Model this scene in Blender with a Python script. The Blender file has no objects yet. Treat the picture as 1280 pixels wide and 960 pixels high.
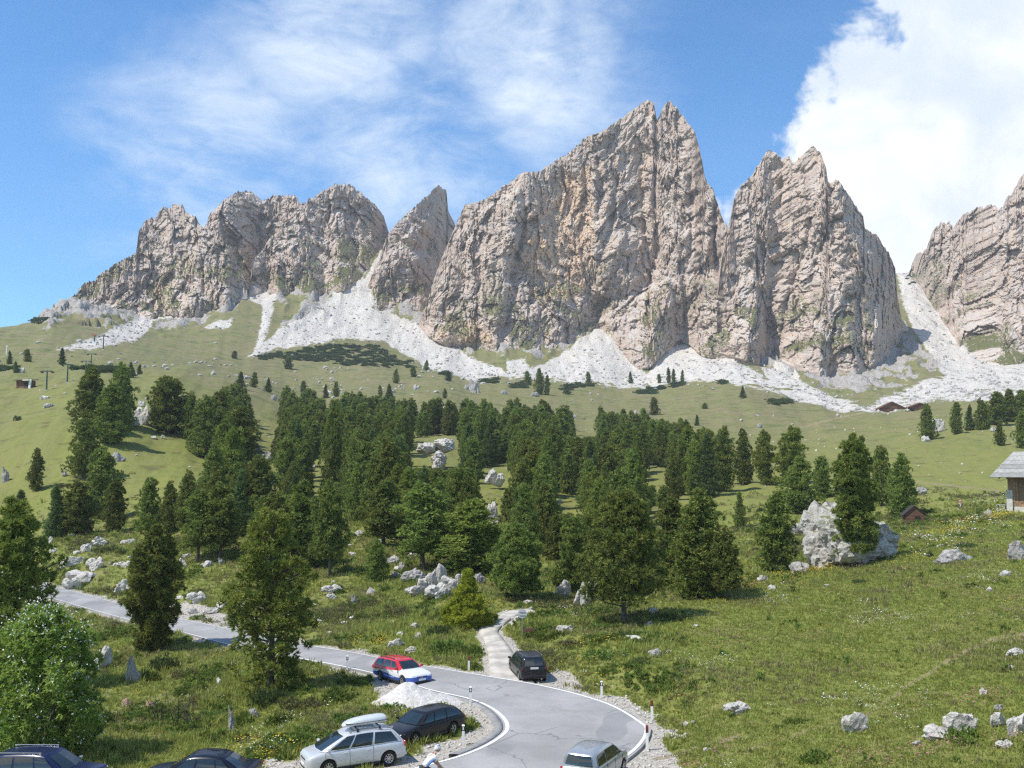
import bpy, bmesh, math, random
import numpy as np
from mathutils import Vector, Matrix, Quaternion

scene = bpy.context.scene
COL = scene.collection
# ------------------------------------------------------------------ camera
PITCH = math.radians(5.0)
FPX = 1256.0
cam_d = bpy.data.cameras.new("camera")
cam_d.sensor_width = 36.0
cam_d.lens = 36.0 * FPX / 1280.0
cam_d.clip_start = 0.5
cam_d.clip_end = 20000.0
cam = bpy.data.objects.new("camera", cam_d)
COL.objects.link(cam)
cam.location = (0, 0, 0)
cam.rotation_euler = (math.radians(90) + PITCH, 0, 0)
scene.camera = cam
# ------------------------------------------------------------------ light
SUN_EL = math.radians(56.0)
SUN_AZ = math.radians(23.0)          # behind the camera's left shoulder
TO_SUN = Vector((-math.cos(SUN_EL) * math.cos(SUN_AZ), -math.cos(SUN_EL) * math.sin(SUN_AZ), math.sin(SUN_EL)))
sun_d = bpy.data.lights.new("sun", 'SUN')
sun_d.energy = 4.3
sun_d.angle = math.radians(0.5)
sun_d.color = (1.0, 0.955, 0.88)
sun = bpy.data.objects.new("sun", sun_d)
COL.objects.link(sun)
sun.rotation_euler = TO_SUN.to_track_quat('Z', 'Y').to_euler()
sun.location = TO_SUN * 200

scene.view_settings.view_transform = 'Standard'
scene.view_settings.look = 'None'
scene.view_settings.exposure = 0.40
scene.view_settings.gamma = 1.0
scene.cycles.use_denoising = False
scene.cycles.filter_width = 1.3

world = bpy.data.worlds.new("World")
scene.world = world
world.use_nodes = True


class NT:
    """small helper to write node trees"""
    def __init__(s, tree):
        s.t = tree
        s.n = tree.nodes
        s.l = tree.links

    def new(s, typ, **kw):
        n = s.n.new(typ)
        for k, v in kw.items():
            setattr(n, k, v)
        return n

    def put(s, sock, v):
        if isinstance(v, bpy.types.NodeSocket):
            s.l.new(v, sock)
        elif v is not None:
            if sock.type == 'RGBA' and not hasattr(v, '__len__'):
                v = (v, v, v, 1)
            if sock.type == 'RGBA' and len(v) == 3:
                v = (*v, 1)
            sock.default_value = v

    def math(s, op, a, b=None, clamp=False, c=None):
        n = s.new('ShaderNodeMath', operation=op, use_clamp=clamp)
        s.put(n.inputs[0], a)
        if b is not None:
            s.put(n.inputs[1], b)
        if c is not None:
            s.put(n.inputs[2], c)
        return n.outputs[0]

    def vmath(s, op, a, b=None):
        n = s.new('ShaderNodeVectorMath', operation=op)
        s.put(n.inputs[0], a)
        if b is not None:
            s.put(n.inputs[1], b)
        return n.outputs['Value'] if op in ('DOT_PRODUCT', 'LENGTH') else n.outputs[0]

    def scale(s, v, sc):
        n = s.new('ShaderNodeMapping')
        s.put(n.inputs['Vector'], v)
        n.inputs['Scale'].default_value = sc
        return n.outputs[0]

    def noise(s, v, scale=1.0, detail=4.0, rough=0.55, dist=0.0, col=False):
        n = s.new('ShaderNodeTexNoise')
        s.put(n.inputs['Vector'], v)
        n.inputs['Scale'].default_value = scale
        n.inputs['Detail'].default_value = detail
        n.inputs['Roughness'].default_value = rough
        n.inputs['Distortion'].default_value = dist
        return n.outputs['Color'] if col else n.outputs['Fac']

    def voronoi(s, v, scale=1.0, feature='F1', out='Distance', rnd=1.0):
        n = s.new('ShaderNodeTexVoronoi', feature=feature)
        s.put(n.inputs['Vector'], v)
        n.inputs['Scale'].default_value = scale
        n.inputs['Randomness'].default_value = rnd
        return n.outputs[out]

    def ramp(s, fac, a, b, smooth=True):
        """map a..b to 0..1"""
        n = s.new('ShaderNodeMapRange', interpolation_type='SMOOTHSTEP' if smooth else 'LINEAR')
        s.put(n.inputs['Value'], fac)
        n.inputs['From Min'].default_value = a
        n.inputs['From Max'].default_value = b
        return n.outputs['Result']

    def mix(s, fac, a, b, blend='MIX'):
        n = s.new('ShaderNodeMix', data_type='RGBA', blend_type=blend)
        s.put(n.inputs[0], fac)
        s.put(n.inputs[6], a)
        s.put(n.inputs[7], b)
        return n.outputs[2]

    def bump(s, height, strength=0.5, dist=0.1, normal=None):
        n = s.new('ShaderNodeBump')
        n.inputs['Strength'].default_value = strength
        n.inputs['Distance'].default_value = dist
        s.put(n.inputs['Height'], height)
        if normal is not None:
            s.put(n.inputs['Normal'], normal)
        return n.outputs[0]


def sky_world():
    w = NT(world.node_tree)
    w.n.clear()
    sky = w.new('ShaderNodeTexSky', sky_type='NISHITA')
    sky.sun_disc = False
    sky.sun_elevation = SUN_EL
    sky.sun_rotation = math.atan2(TO_SUN.x, TO_SUN.y)
    sky.altitude = 2100.0
    sky.air_density = 1.0
    sky.dust_density = 0.6
    sky.ozone_density = 1.6
    tc = w.new('ShaderNodeTexCoord')
    d = tc.outputs['Generated']
    sep = w.new('ShaderNodeSeparateXYZ')
    w.l.new(d, sep.inputs[0])
    # clouds live on a flat layer overhead: direction divided by height
    hz = w.math('MAXIMUM', sep.outputs['Z'], 0.03)
    u = w.math('DIVIDE', sep.outputs['X'], sep.outputs['Y'])
    # --- cumulus bank: a noise field on the direction with an edge slanting like the photographed cloud
    n1 = w.noise(d, 3.2, 6, 0.58, 0.2)
    n2 = w.noise(d, 13.0, 5, 0.6, 0.3)
    edge = w.math('ADD', w.math('MULTIPLY', w.math('SUBTRACT', n1, 0.5), 0.30),
                  w.math('MULTIPLY', w.math('SUBTRACT', n2, 0.5), 0.22))
    return w, sky, d, sep, edge


def finish_world():
    w, sky, d, sep, edge = sky_world()
    X, Y, Z = sep.outputs['X'], sep.outputs['Y'], sep.outputs['Z']
    # a bank of cumulus standing to the right (north-east): distance of the direction to a few cloud cores
    cores = [((0.46, 0.84, 0.30), 0.20), ((0.395, 0.85, 0.42), 0.115), ((0.36, 0.88, 0.24), 0.155), ((0.455, 0.80, 0.46), 0.15), ((0.62, 0.72, 0.33), 0.22),
             ((0.80, 0.5, 0.28), 0.26), ((-0.75, -0.55, 0.35), 0.25), ((0.3, -0.9, 0.4), 0.28), ((-0.2, -0.8, 0.3), 0.2)]
    fld = None
    for c, r in cores:
        cv = Vector(c).normalized()
        dist = w.vmath('LENGTH', w.vmath('SUBTRACT', d, tuple(cv)))
        f = w.math('SUBTRACT', r, dist)
        fld = f if fld is None else w.math('MAXIMUM', fld, f)
    cum = w.ramp(w.math('ADD', fld, edge), -0.006, 0.030)
    # --- thin cirrus veil, brushed from lower left to upper right
    m = w.new('ShaderNodeMapping')
    w.l.new(d, m.inputs['Vector'])
    m.inputs['Rotation'].default_value = (0, math.radians(-32), 0)
    m.inputs['Scale'].default_value = (1.6, 2.0, 3.4)
    c1 = w.noise(m.outputs[0], 3.0, 7, 0.58, 0.5)
    c2 = w.noise(d, 2.3, 3, 0.5, 0.2)
    c3 = w.noise(m.outputs[0], 11.0, 5, 0.65, 0.8)
    veil = None
    for c, r in [((-0.27, 0.92, 0.28), 0.17), ((-0.10, 0.94, 0.30), 0.17), ((-0.16, 0.9, 0.40), 0.16), ((0.02, 0.92, 0.38), 0.16),
                 ((0.5, 0.3, 0.7), 0.35), ((-0.6, -0.3, 0.7), 0.4), ((0.1, -0.7, 0.6), 0.35)]:
        cv = Vector(c).normalized()
        dist = w.vmath('LENGTH', w.vmath('SUBTRACT', d, tuple(cv)))
        f = w.ramp(w.math('DIVIDE', dist, r), 1.15, 0.1)
        veil = f if veil is None else w.math('MAXIMUM', veil, f)
    cir = w.math('ADD', w.math('MULTIPLY', c1, 0.75), w.math('ADD', w.math('MULTIPLY', c2, 0.25), w.math('MULTIPLY', w.math('SUBTRACT', c3, 0.5), 0.22)))
    cir = w.ramp(w.math('ADD', cir, w.math('MULTIPLY', veil, 0.16)), 0.45, 0.84)
    cir = w.math('MULTIPLY', cir, w.math('ADD', w.math('MULTIPLY', veil, 0.9), 0.06))
    # cloud bodies: brighter tops, greyer hollows
    body = w.noise(d, 7.0, 5, 0.55, 0.3)
    cumc = w.mix(w.ramp(body, 0.36, 0.62), (6.5, 7.2, 8.1), (9.4, 9.5, 9.6))
    hs = w.new('ShaderNodeHueSaturation')
    hs.inputs['Saturation'].default_value = 1.27
    hs.inputs['Value'].default_value = 1.56
    w.l.new(sky.outputs[0], hs.inputs['Color'])
    skyc = w.mix(1.0, hs.outputs[0], (0.80, 1.05, 1.10), 'MULTIPLY')
    col = w.mix(cir, skyc, (7.7, 8.5, 9.3))
    col = w.mix(cum, col, cumc)
    bg = w.new('ShaderNodeBackground')
    bg.inputs['Strength'].default_value = 0.10
    w.l.new(col, bg.inputs['Color'])
    out = w.new('ShaderNodeOutputWorld')
    w.l.new(bg.outputs[0], out.inputs['Surface'])


finish_world()

# ------------------------------------------------------------------ helpers
SP, CP = math.sin(PITCH), math.cos(PITCH)


def pix_qe(px, py):
    """photograph pixel -> X/Y and Z/Y of the sight line"""
    xc = (np.asarray(px, float) - 640.0) / FPX
    yc = (480.0 - np.asarray(py, float)) / FPX
    f = CP - yc * SP
    return xc / f, (SP + yc * CP) / f


def qe_pix(q, e):
    # inverse of pix_qe
    yc = (e * CP - SP) / (CP + e * SP)
    f = CP - yc * SP
    return 640.0 + q * f * FPX, 480.0 - yc * FPX


def h2(ix, iy, seed):
    ix = ix.astype(np.int64).astype(np.uint32)
    iy = iy.astype(np.int64).astype(np.uint32)
    h = ix * np.uint32(374761393) + iy * np.uint32(668265263) + np.uint32((seed * 974711 + 12345) & 0xffffffff)
    h = (h ^ (h >> np.uint32(13))) * np.uint32(1274126177)
    h = (h ^ (h >> np.uint32(16))) * np.uint32(2246822519)
    h = h ^ (h >> np.uint32(15))
    return h.astype(np.float64) / 4294967295.0


def gnoise(x, y, seed=0):
    x0 = np.floor(x); y0 = np.floor(y)
    fx = x - x0; fy = y - y0
    u = fx * fx * fx * (fx * (fx * 6 - 15) + 10)
    v = fy * fy * fy * (fy * (fy * 6 - 15) + 10)

    def g(ix, iy, dx, dy):
        a = h2(ix, iy, seed) * 2 * np.pi
        return np.cos(a) * dx + np.sin(a) * dy
    a = g(x0, y0, fx, fy); b = g(x0 + 1, y0, fx - 1, fy)
    c = g(x0, y0 + 1, fx, fy - 1); d = g(x0 + 1, y0 + 1, fx - 1, fy - 1)
    return ((a + (b - a) * u) * (1 - v) + (c + (d - c) * u) * v) * 1.5


def fbm(x, y, octv=4, seed=0, gain=0.5, lac=2.03):
    s = 0.0; a = 1.0; n = 0.0
    for i in range(octv):
        s = s + a * gnoise(x, y, seed + i * 17)
        n += a; a *= gain
        x = x * lac + 11.3; y = y * lac + 5.7
    return s / n


def ridged(x, y, octv=4, seed=0, gain=0.5, lac=2.05):
    s = 0.0; a = 1.0; n = 0.0
    for i in range(octv):
        s = s + a * (1 - 2 * np.abs(gnoise(x, y, seed + i * 17)))
        n += a; a *= gain
        x = x * lac + 7.1; y = y * lac + 3.3
    return s / n


def worley(x, y, seed=0):
    """F1, F2, offset to the nearest point and a random pair of that cell"""
    x0 = np.floor(x); y0 = np.floor(y)
    f1 = np.full(x.shape, 9.0); f2 = np.full(x.shape, 9.0)
    dx1 = np.zeros(x.shape); dy1 = np.zeros(x.shape)
    ra = np.zeros(x.shape); rb = np.zeros(x.shape); rc = np.zeros(x.shape)
    for j in (-1, 0, 1):
        for i in (-1, 0, 1):
            cx = x0 + i; cy = y0 + j
            px = cx + h2(cx, cy, seed); py = cy + h2(cx, cy, seed + 1)
            dx = x - px; dy = y - py
            d = np.sqrt(dx * dx + dy * dy)
            m = d < f1
            f2 = np.where(m, f1, np.minimum(f2, d))
            f1 = np.where(m, d, f1)
            dx1 = np.where(m, dx, dx1); dy1 = np.where(m, dy, dy1)
            ra = np.where(m, h2(cx, cy, seed + 2), ra)
            rb = np.where(m, h2(cx, cy, seed + 3), rb)
            rc = np.where(m, h2(cx, cy, seed + 4), rc)
    return f1, f2, dx1, dy1, ra, rb, rc


def sstep(a, b, x):
    t = np.clip((x - a) / (b - a), 0, 1)
    return t * t * (3 - 2 * t)


def seg_dist(x, y, pts, closed=False):
    d = np.full(np.shape(x), 1e9)
    n = len(pts)
    for i in range(n if closed else n - 1):
        ax, ay = pts[i]; bx, by = pts[(i + 1) % n]
        vx, vy = bx - ax, by - ay
        L = vx * vx + vy * vy + 1e-12
        t = np.clip(((x - ax) * vx + (y - ay) * vy) / L, 0, 1)
        d = np.minimum(d, np.hypot(x - ax - t * vx, y - ay - t * vy))
    return d


def in_poly(x, y, pts):
    ins = np.zeros(np.shape(x), bool)
    n = len(pts)
    for i in range(n):
        ax, ay = pts[i]; bx, by = pts[(i + 1) % n]
        if ay == by:
            continue
        c = ((ay > y) != (by > y)) & (x < (bx - ax) * (y - ay) / (by - ay) + ax)
        ins ^= c
    return ins


def sdf_poly(x, y, pts):
    """positive inside"""
    d = seg_dist(x, y, pts, True)
    return np.where(in_poly(x, y, pts), d, -d)


def grid_mesh(name, P, wrap_u=False, attrs=None, mats=(), smooth=True, flip=False):
    """P: (nu, nv, 3) array -> mesh"""
    nu, nv = P.shape[:2]
    me = bpy.data.meshes.new(name)
    idx = np.arange(nu * nv).reshape(nu, nv)
    a = idx[:-1, :-1].ravel(); b = idx[1:, :-1].ravel(); c = idx[1:, 1:].ravel(); d = idx[:-1, 1:].ravel()
    F = np.stack([a, b, c, d] if not flip else [a, d, c, b], 1).astype(np.int32)
    nf = len(F)
    me.vertices.add(nu * nv)
    me.vertices.foreach_set('co', P.reshape(-1).astype(np.float32))
    me.loops.add(nf * 4)
    me.loops.foreach_set('vertex_index', F.reshape(-1))
    me.polygons.add(nf)
    me.polygons.foreach_set('loop_start', np.arange(0, nf * 4, 4, dtype=np.int32))
    me.polygons.foreach_set('use_smooth', np.full(nf, smooth))
    me.update(calc_edges=True)
    for k, A in (attrs or {}).items():
        at = me.color_attributes.new(k, 'FLOAT_COLOR', 'POINT')
        at.data.foreach_set('color', A.reshape(-1).astype(np.float32))
    for m in mats:
        me.materials.append(m)
    return me


def tri_mesh(name, V, F, mats=(), smooth=False, colors=None, fmat=None):
    """V (n,3), F list/array of polygons of one size"""
    me = bpy.data.meshes.new(name)
    V = np.asarray(V, np.float32); F = np.asarray(F, np.int32)
    k = F.shape[1]; nf = len(F)
    me.vertices.add(len(V)); me.vertices.foreach_set('co', V.reshape(-1))
    me.loops.add(nf * k); me.loops.foreach_set('vertex_index', F.reshape(-1))
    me.polygons.add(nf)
    me.polygons.foreach_set('loop_start', np.arange(0, nf * k, k, dtype=np.int32))
    me.polygons.foreach_set('use_smooth', np.full(nf, smooth))
    if fmat is not None:
        me.polygons.foreach_set('material_index', np.asarray(fmat, np.int32))
    me.update(calc_edges=True)
    if colors is not None:
        at = me.color_attributes.new('tint', 'FLOAT_COLOR', 'POINT')
        at.data.foreach_set('color', np.asarray(colors, np.float32).reshape(-1))
    for m in mats:
        me.materials.append(m)
    return me


def link(name, data, parent=None, loc=None, label=None, cat=None, group=None, kind=None):
    o = bpy.data.objects.new(name, data)
    COL.objects.link(o)
    if parent is not None:
        o.parent = parent
    if loc is not None:
        o.location = loc
    tag(o, label, cat, group, kind)
    return o


def tag(o, label=None, cat=None, group=None, kind=None):
    if label: o['label'] = label
    if cat: o['category'] = cat
    if group: o['group'] = group
    if kind: o['kind'] = kind
    return o


def new_mat(name):
    m = bpy.data.materials.new(name)
    m.use_nodes = True
    n = NT(m.node_tree)
    n.n.clear()
    out = n.new('ShaderNodeOutputMaterial')
    b = n.new('ShaderNodeBsdfPrincipled')
    n.l.new(b.outputs[0], out.inputs['Surface'])
    return m, n, b, out
# ------------------------------------------------------------------ terrain
CTRL = []   # (px, py, distance along the view) of ground seen in the photograph


def C_(*a):
    CTRL.extend(a)


def Cz(px, D, z):
    """ground height z at distance D in the column of px"""
    q = (px - 640.0) / FPX
    _, py = qe_pix(q, z / D)
    CTRL.append((px, float(py), D))


# road: paired edges (far / outer edge, near / inner edge) in photograph pixels and the height of the road there
BASELINES = [[(60, 404), (89, 384), (110, 393), (150, 398), (181, 397), (205, 404), (228, 402), (269, 385), (302, 372), (336, 366), (370, 370), (403, 365), (430, 362), (448, 352), (462, 335)],
             [(462, 372), (475, 388), (500, 392), (512, 384)], [(524, 405), (535, 420), (560, 432), (600, 436), (650, 438), (700, 434), (725, 424), (742, 408), (752, 410), (770, 430), (795, 460), (812, 458), (832, 438), (848, 424), (860, 428), (880, 446), (905, 448)],
             [(896, 440), (920, 446), (940, 452), (962, 440), (985, 452), (1010, 462), (1040, 458), (1075, 462), (1100, 452), (1118, 430), (1130, 412)], [(1145, 345), (1160, 372), (1180, 400), (1205, 440), (1245, 456), (1285, 452), (1330, 440)]]
ROAD = [((-190, 668), (-190, 678), -12.4), ((-60, 698), (-60, 711), -12.4), ((62, 731), (62, 747), -12.3), ((155, 756), (150, 772), -12.1), ((215, 771), (222, 789), -11.9),
        ((299, 788), (290, 807), -11.75), ((380, 805), (366, 822), -11.6), ((430, 813), (430, 834), -11.5), ((480, 823), (490, 848), -11.4),
        ((526, 831), (537, 863), -11.3), ((600, 843), (584, 874), -11.25), ((682, 857), (608, 884), -11.2), ((760, 878), (623, 896), -11.2),
        ((807, 904), (629, 907), -11.2), ((813, 916), (625, 917), -11.2), ((803, 933), (604, 931), -11.2), ((780, 952), (570, 945), -11.2),
        ((740, 980), (525, 957), -11.25), ((670, 1020), (470, 972), -11.3), ((560, 1065), (390, 990), -11.35), ((430, 1100), (290, 1010), -11.4), ((250, 1130), (150, 1030), -11.5)]
LANE = [((614, 847), (672, 859), -11.27), ((612, 832), (655, 838), -11.15), ((611, 818), (648, 826), -11.1), ((607, 803), (638, 810), -11.0), ((601, 791), (628, 797), -10.9),
        ((599, 786), (622, 789), -10.75), ((606, 781), (626, 783), -10.65), ((615, 775), (631, 779), -10.5), ((626, 768), (639, 773), -10.4), ((640, 763), (652, 767), -10.4), ((660, 761), (668, 764), -10.3)]


def ground_pt(px, py, z):
    q, e = pix_qe(px, py)
    D = z / e
    return np.array([q * D, D, z])


def catmull(P, n):
    P = np.asarray(P, float)
    Q = np.vstack([2 * P[0] - P[1], P, 2 * P[-1] - P[-2]])
    out = []
    for i in range(1, len(Q) - 2):
        for k in range(n):
            t = k / n
            a, b, c, d = Q[i - 1], Q[i], Q[i + 1], Q[i + 2]
            out.append(0.5 * ((2 * b) + (-a + c) * t + (2 * a - 5 * b + 4 * c - d) * t * t + (-a + 3 * b - 3 * c + d) * t ** 3))
    out.append(P[-1])
    return np.array(out)


road_out = catmull([ground_pt(*a, z) for a, b, z in ROAD], 10)
road_in = catmull([ground_pt(*b, z) for a, b, z in ROAD], 10)
lane_l = catmull([ground_pt(*a, z) for a, b, z in LANE], 6)
lane_r = catmull([ground_pt(*b, z) for a, b, z in LANE], 6)
for a, b, z in ROAD[1:-3]:
    for p in (a, b):
        g = ground_pt(*p, z)
        CTRL.append((p[0], p[1], g[1]))
for a, b, z in LANE[1:]:
    g = ground_pt((a[0] + b[0]) / 2, (a[1] + b[1]) / 2, z)
    CTRL.append(((a[0] + b[0]) / 2, (a[1] + b[1]) / 2, g[1]))

for px in (-300, 0, 320, 640, 960):
    Cz(px, 10, -6.5); Cz(px, 22, -10.9)
Cz(1280, 10, -6.0); Cz(1280, 22, -9.4); Cz(1600, 10, -5.5); Cz(1600, 22, -8.8)
# left foreground field
for D, z in ((34, -11.7), (45, -12.2), (58, -12.5), (80, -12.9)):
    Cz(-250, D, z - .2); Cz(0, D, z)
Cz(200, 36, -11.6); Cz(200, 47, -12.2); Cz(200, 58, -12.3); Cz(330, 36, -11.5); Cz(330, 46, -11.9); Cz(420, 46, -11.6)
Cz(500, 43, -11.3); Cz(560, 44, -11.2)
# left slope beyond the road
C_((110, 700, 117), (140, 668, 128), (60, 690, 124), (200, 700, 113), (210, 668, 126), (130, 650, 146), (40, 612, 168), (-150, 640, 150), (-150, 560, 190), (-150, 500, 300),
   (140, 562, 192), (60, 545, 205), (130, 528, 212), (178, 522, 225), (60, 510, 250), (30, 484, 315), (110, 475, 335), (125, 434, 560), (20, 452, 430), (-150, 440, 520),
   (0, 411, 760), (60, 394, 850), (95, 379, 920), (-150, 425, 760), (200, 560, 205), (215, 530, 225), (240, 590, 180), (180, 640, 150), (250, 690, 108), (300, 700, 104), (250, 640, 140),
   (230, 480, 360), (180, 450, 520), (180, 430, 700), (250, 432, 760), (230, 402, 900), (300, 374, 945), (270, 384, 930), (160, 398, 915), (330, 382, 935), (320, 443, 740), (320, 420, 830), (300, 470, 500))
Cz(0, 900, 104); Cz(0, 1200, 105); Cz(-150, 1000, 92); Cz(-150, 1300, 92); Cz(95, 1200, 135)
# bank and hummocks above the road in the middle
C_((330, 740, 95), (400, 780, 78), (410, 720, 97), (500, 790, 73), (560, 800, 68), (480, 750, 86), (480, 715, 98), (480, 690, 108), (560, 760, 80), (560, 720, 96), (400, 690, 112), (400, 650, 145))
C_((360, 600, 195), (400, 560, 260), (400, 520, 390), (380, 490, 560), (350, 462, 690), (430, 458, 740), (300, 540, 290), (300, 590, 200))
C_((480, 650, 142), (480, 600, 200), (480, 560, 270), (480, 522, 390), (480, 492, 540), (480, 466, 700), (480, 442, 830), (430, 425, 860), (400, 395, 925), (450, 370, 985), (468, 345, 1040), (482, 305, 1130), (490, 395, 980), (520, 412, 945), (440, 400, 960))
C_((700, 800, 64), (700, 770, 75), (700, 735, 90), (640, 735, 90), (640, 700, 108), (640, 650, 150), (640, 600, 205), (640, 560, 280), (640, 530, 390), (640, 508, 510), (640, 490, 640), (640, 470, 770), (640, 450, 850), (640, 434, 910), (570, 436, 910), (580, 468, 770), (700, 434, 915))
C_((780, 840, 55), (800, 800, 63), (800, 760, 76), (800, 720, 94), (800, 690, 110), (800, 650, 150), (800, 612, 200), (800, 575, 280), (800, 545, 395), (800, 520, 520), (800, 495, 670), (790, 469, 850),
   (748, 414, 945), (748, 470, 800), (700, 460, 850), (720, 445, 890), (775, 445, 895), (850, 426, 945), (840, 470, 810), (880, 446, 900), (815, 460, 870))
# right meadow
C_((850, 900, 43), (860, 850, 50), (880, 800, 61), (880, 760, 73), (880, 735, 84), (900, 700, 108), (900, 650, 148), (960, 960, 36), (960, 900, 42), (960, 850, 49), (960, 800, 59), (960, 760, 71), (960, 730, 84), (960, 705, 104), (965, 650, 142),
   (980, 600, 205), (960, 570, 285), (960, 540, 400), (960, 510, 540), (960, 482, 710), (960, 462, 820), (930, 456, 860), (985, 462, 860), (905, 444, 900))
C_((1120, 960, 34), (1120, 900, 39.5), (1120, 850, 45.5), (1120, 800, 53), (1120, 750, 64), (1120, 700, 82), (1100, 690, 92), (1120, 665, 108), (1140, 648, 130), (1120, 600, 195), (1120, 570, 265), (1120, 540, 350), (1115, 522, 440), (1115, 513, 500),
   (1080, 512, 560), (1060, 490, 720), (1030, 465, 860), (1060, 445, 920), (1100, 440, 950), (1120, 420, 990), (1180, 492, 650), (1180, 470, 780), (1230, 455, 880), (1150, 430, 950), (1130, 385, 1080), (1122, 342, 1210), (1150, 352, 1170), (1200, 410, 1020), (1280, 440, 900), (1150, 342, 1240))
C_((1280, 960, 31), (1280, 900, 36), (1280, 850, 41), (1280, 800, 48), (1280, 750, 58), (1280, 700, 75), (1280, 660, 103), (1265, 640, 128), (1200, 630, 142), (1280, 600, 175), (1280, 560, 255), (1280, 530, 330), (1280, 503, 420), (1280, 488, 510), (1280, 470, 760),
   (1460, 900, 33), (1460, 800, 45), (1460, 700, 68), (1460, 640, 115), (1460, 560, 235), (1460, 490, 470), (1460, 455, 760), (1460, 400, 1000))
Cz(640, 1350, 170); Cz(960, 1350, 180); Cz(1120, 1400, 250); Cz(480, 1350, 200); Cz(300, 1350, 180); Cz(800, 1350, 180); Cz(1460, 1350, 220)

_c = np.array(CTRL)
_q, _e = pix_qe(_c[:, 0], _c[:, 1])
KQ = 2.4
TA = np.stack([_q * KQ, np.log(_c[:, 2])], 1)


def _ker(r2):
    return 0.5 * r2 * np.log(r2 + 1e-12)


_n = len(TA)
_K = _ker(((TA[:, None] - TA[None]) ** 2).sum(-1)) + np.eye(_n) * 0.002
_Pm = np.hstack([np.ones((_n, 1)), TA])
_M = np.block([[_K, _Pm], [_Pm.T, np.zeros((3, 3))]])
_W = np.linalg.solve(_M, np.concatenate([_e, np.zeros(3)]))


def tps(q, lnD):
    s = np.empty(q.size)
    A = np.stack([q.ravel() * KQ, lnD.ravel()], 1)
    for i in range(0, len(A), 20000):
        a = A[i:i + 20000]
        r2 = ((a[:, None] - TA[None]) ** 2).sum(-1)
        s[i:i + 20000] = _ker(r2) @ _W[:_n] + _W[_n] + a @ _W[_n + 1:]
    return s.reshape(q.shape)


GQ = np.concatenate([np.linspace(-1.6, -0.60, 14)[:-1], np.arange(-0.60, 0.6001, 0.0017), np.linspace(0.60, 1.6, 14)[1:]])
GL = np.concatenate([np.linspace(math.log(6), math.log(24), 24)[:-1], np.arange(math.log(24), math.log(150), 0.0072), np.arange(math.log(150), math.log(1420), 0.0064)])
QQ, LL = np.meshgrid(GQ, GL, indexing='ij')
# smooth the spline on a coarser lattice, then interpolate
cq = np.linspace(GQ[0], GQ[-1], 330); cl = np.linspace(GL[0], GL[-1], 240)
EC = tps(*np.meshgrid(np.clip(cq, -0.75, 0.75), cl, indexing='ij'))


def bil(xs, ys, A, x, y):
    i = np.clip(np.searchsorted(xs, x) - 1, 0, len(xs) - 2)
    j = np.clip(np.searchsorted(ys, y) - 1, 0, len(ys) - 2)
    tx = np.clip((x - xs[i]) / (xs[i + 1] - xs[i]), 0, 1); ty = np.clip((y - ys[j]) / (ys[j + 1] - ys[j]), 0, 1)
    return (A[i, j] * (1 - tx) + A[i + 1, j] * tx) * (1 - ty) + (A[i, j + 1] * (1 - tx) + A[i + 1, j + 1] * tx) * ty


EE = bil(cq, cl, EC, QQ, LL)
DD = np.exp(LL)
GX = QQ * DD; GY = DD; GZ = EE * DD
PX, PY = qe_pix(QQ, EE)       # where each piece of ground lies in the reference view (only to place scree, rock and paths)

# --- road corridor
cen = (road_out + road_in) / 2
hw = np.linalg.norm(road_out - road_in, axis=1) / 2
near = DD < 190


def strip_field(A, B, x, y):
    """signed distance to the strip between the polylines (positive outside) and the strip's height"""
    d = np.full(x.shape, 1e9); z = np.zeros(x.shape)
    poly = np.vstack([A[:, :2], B[::-1, :2]])
    ins = in_poly(x, y, poly)
    for P in (A, B):
        for i in range(len(P) - 1):
            a, b = P[i], P[i + 1]
            v = b[:2] - a[:2]
            t = np.clip(((x - a[0]) * v[0] + (y - a[1]) * v[1]) / (v @ v + 1e-9), 0, 1)
            dd = np.hypot(x - a[0] - t * v[0], y - a[1] - t * v[1])
            m = dd < d
            d = np.where(m, dd, d); z = np.where(m, a[2] + t * (b[2] - a[2]), z)
    return np.where(ins, -d, d), z


RD = np.full(DD.shape, 1e3); RZ = np.zeros(DD.shape)
LD = np.full(DD.shape, 1e3); LZ = np.zeros(DD.shape)
m = near & (QQ > -1.0) & (QQ < 0.5) & (DD > 20)
RD[m], RZ[m] = strip_field(road_out, road_in, GX[m], GY[m])
m2 = m & (DD > 45) & (DD < 100) & (QQ > -.1) & (QQ < .1)
LD[m2], LZ[m2] = strip_field(lane_l, lane_r, GX[m2], GY[m2])

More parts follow.
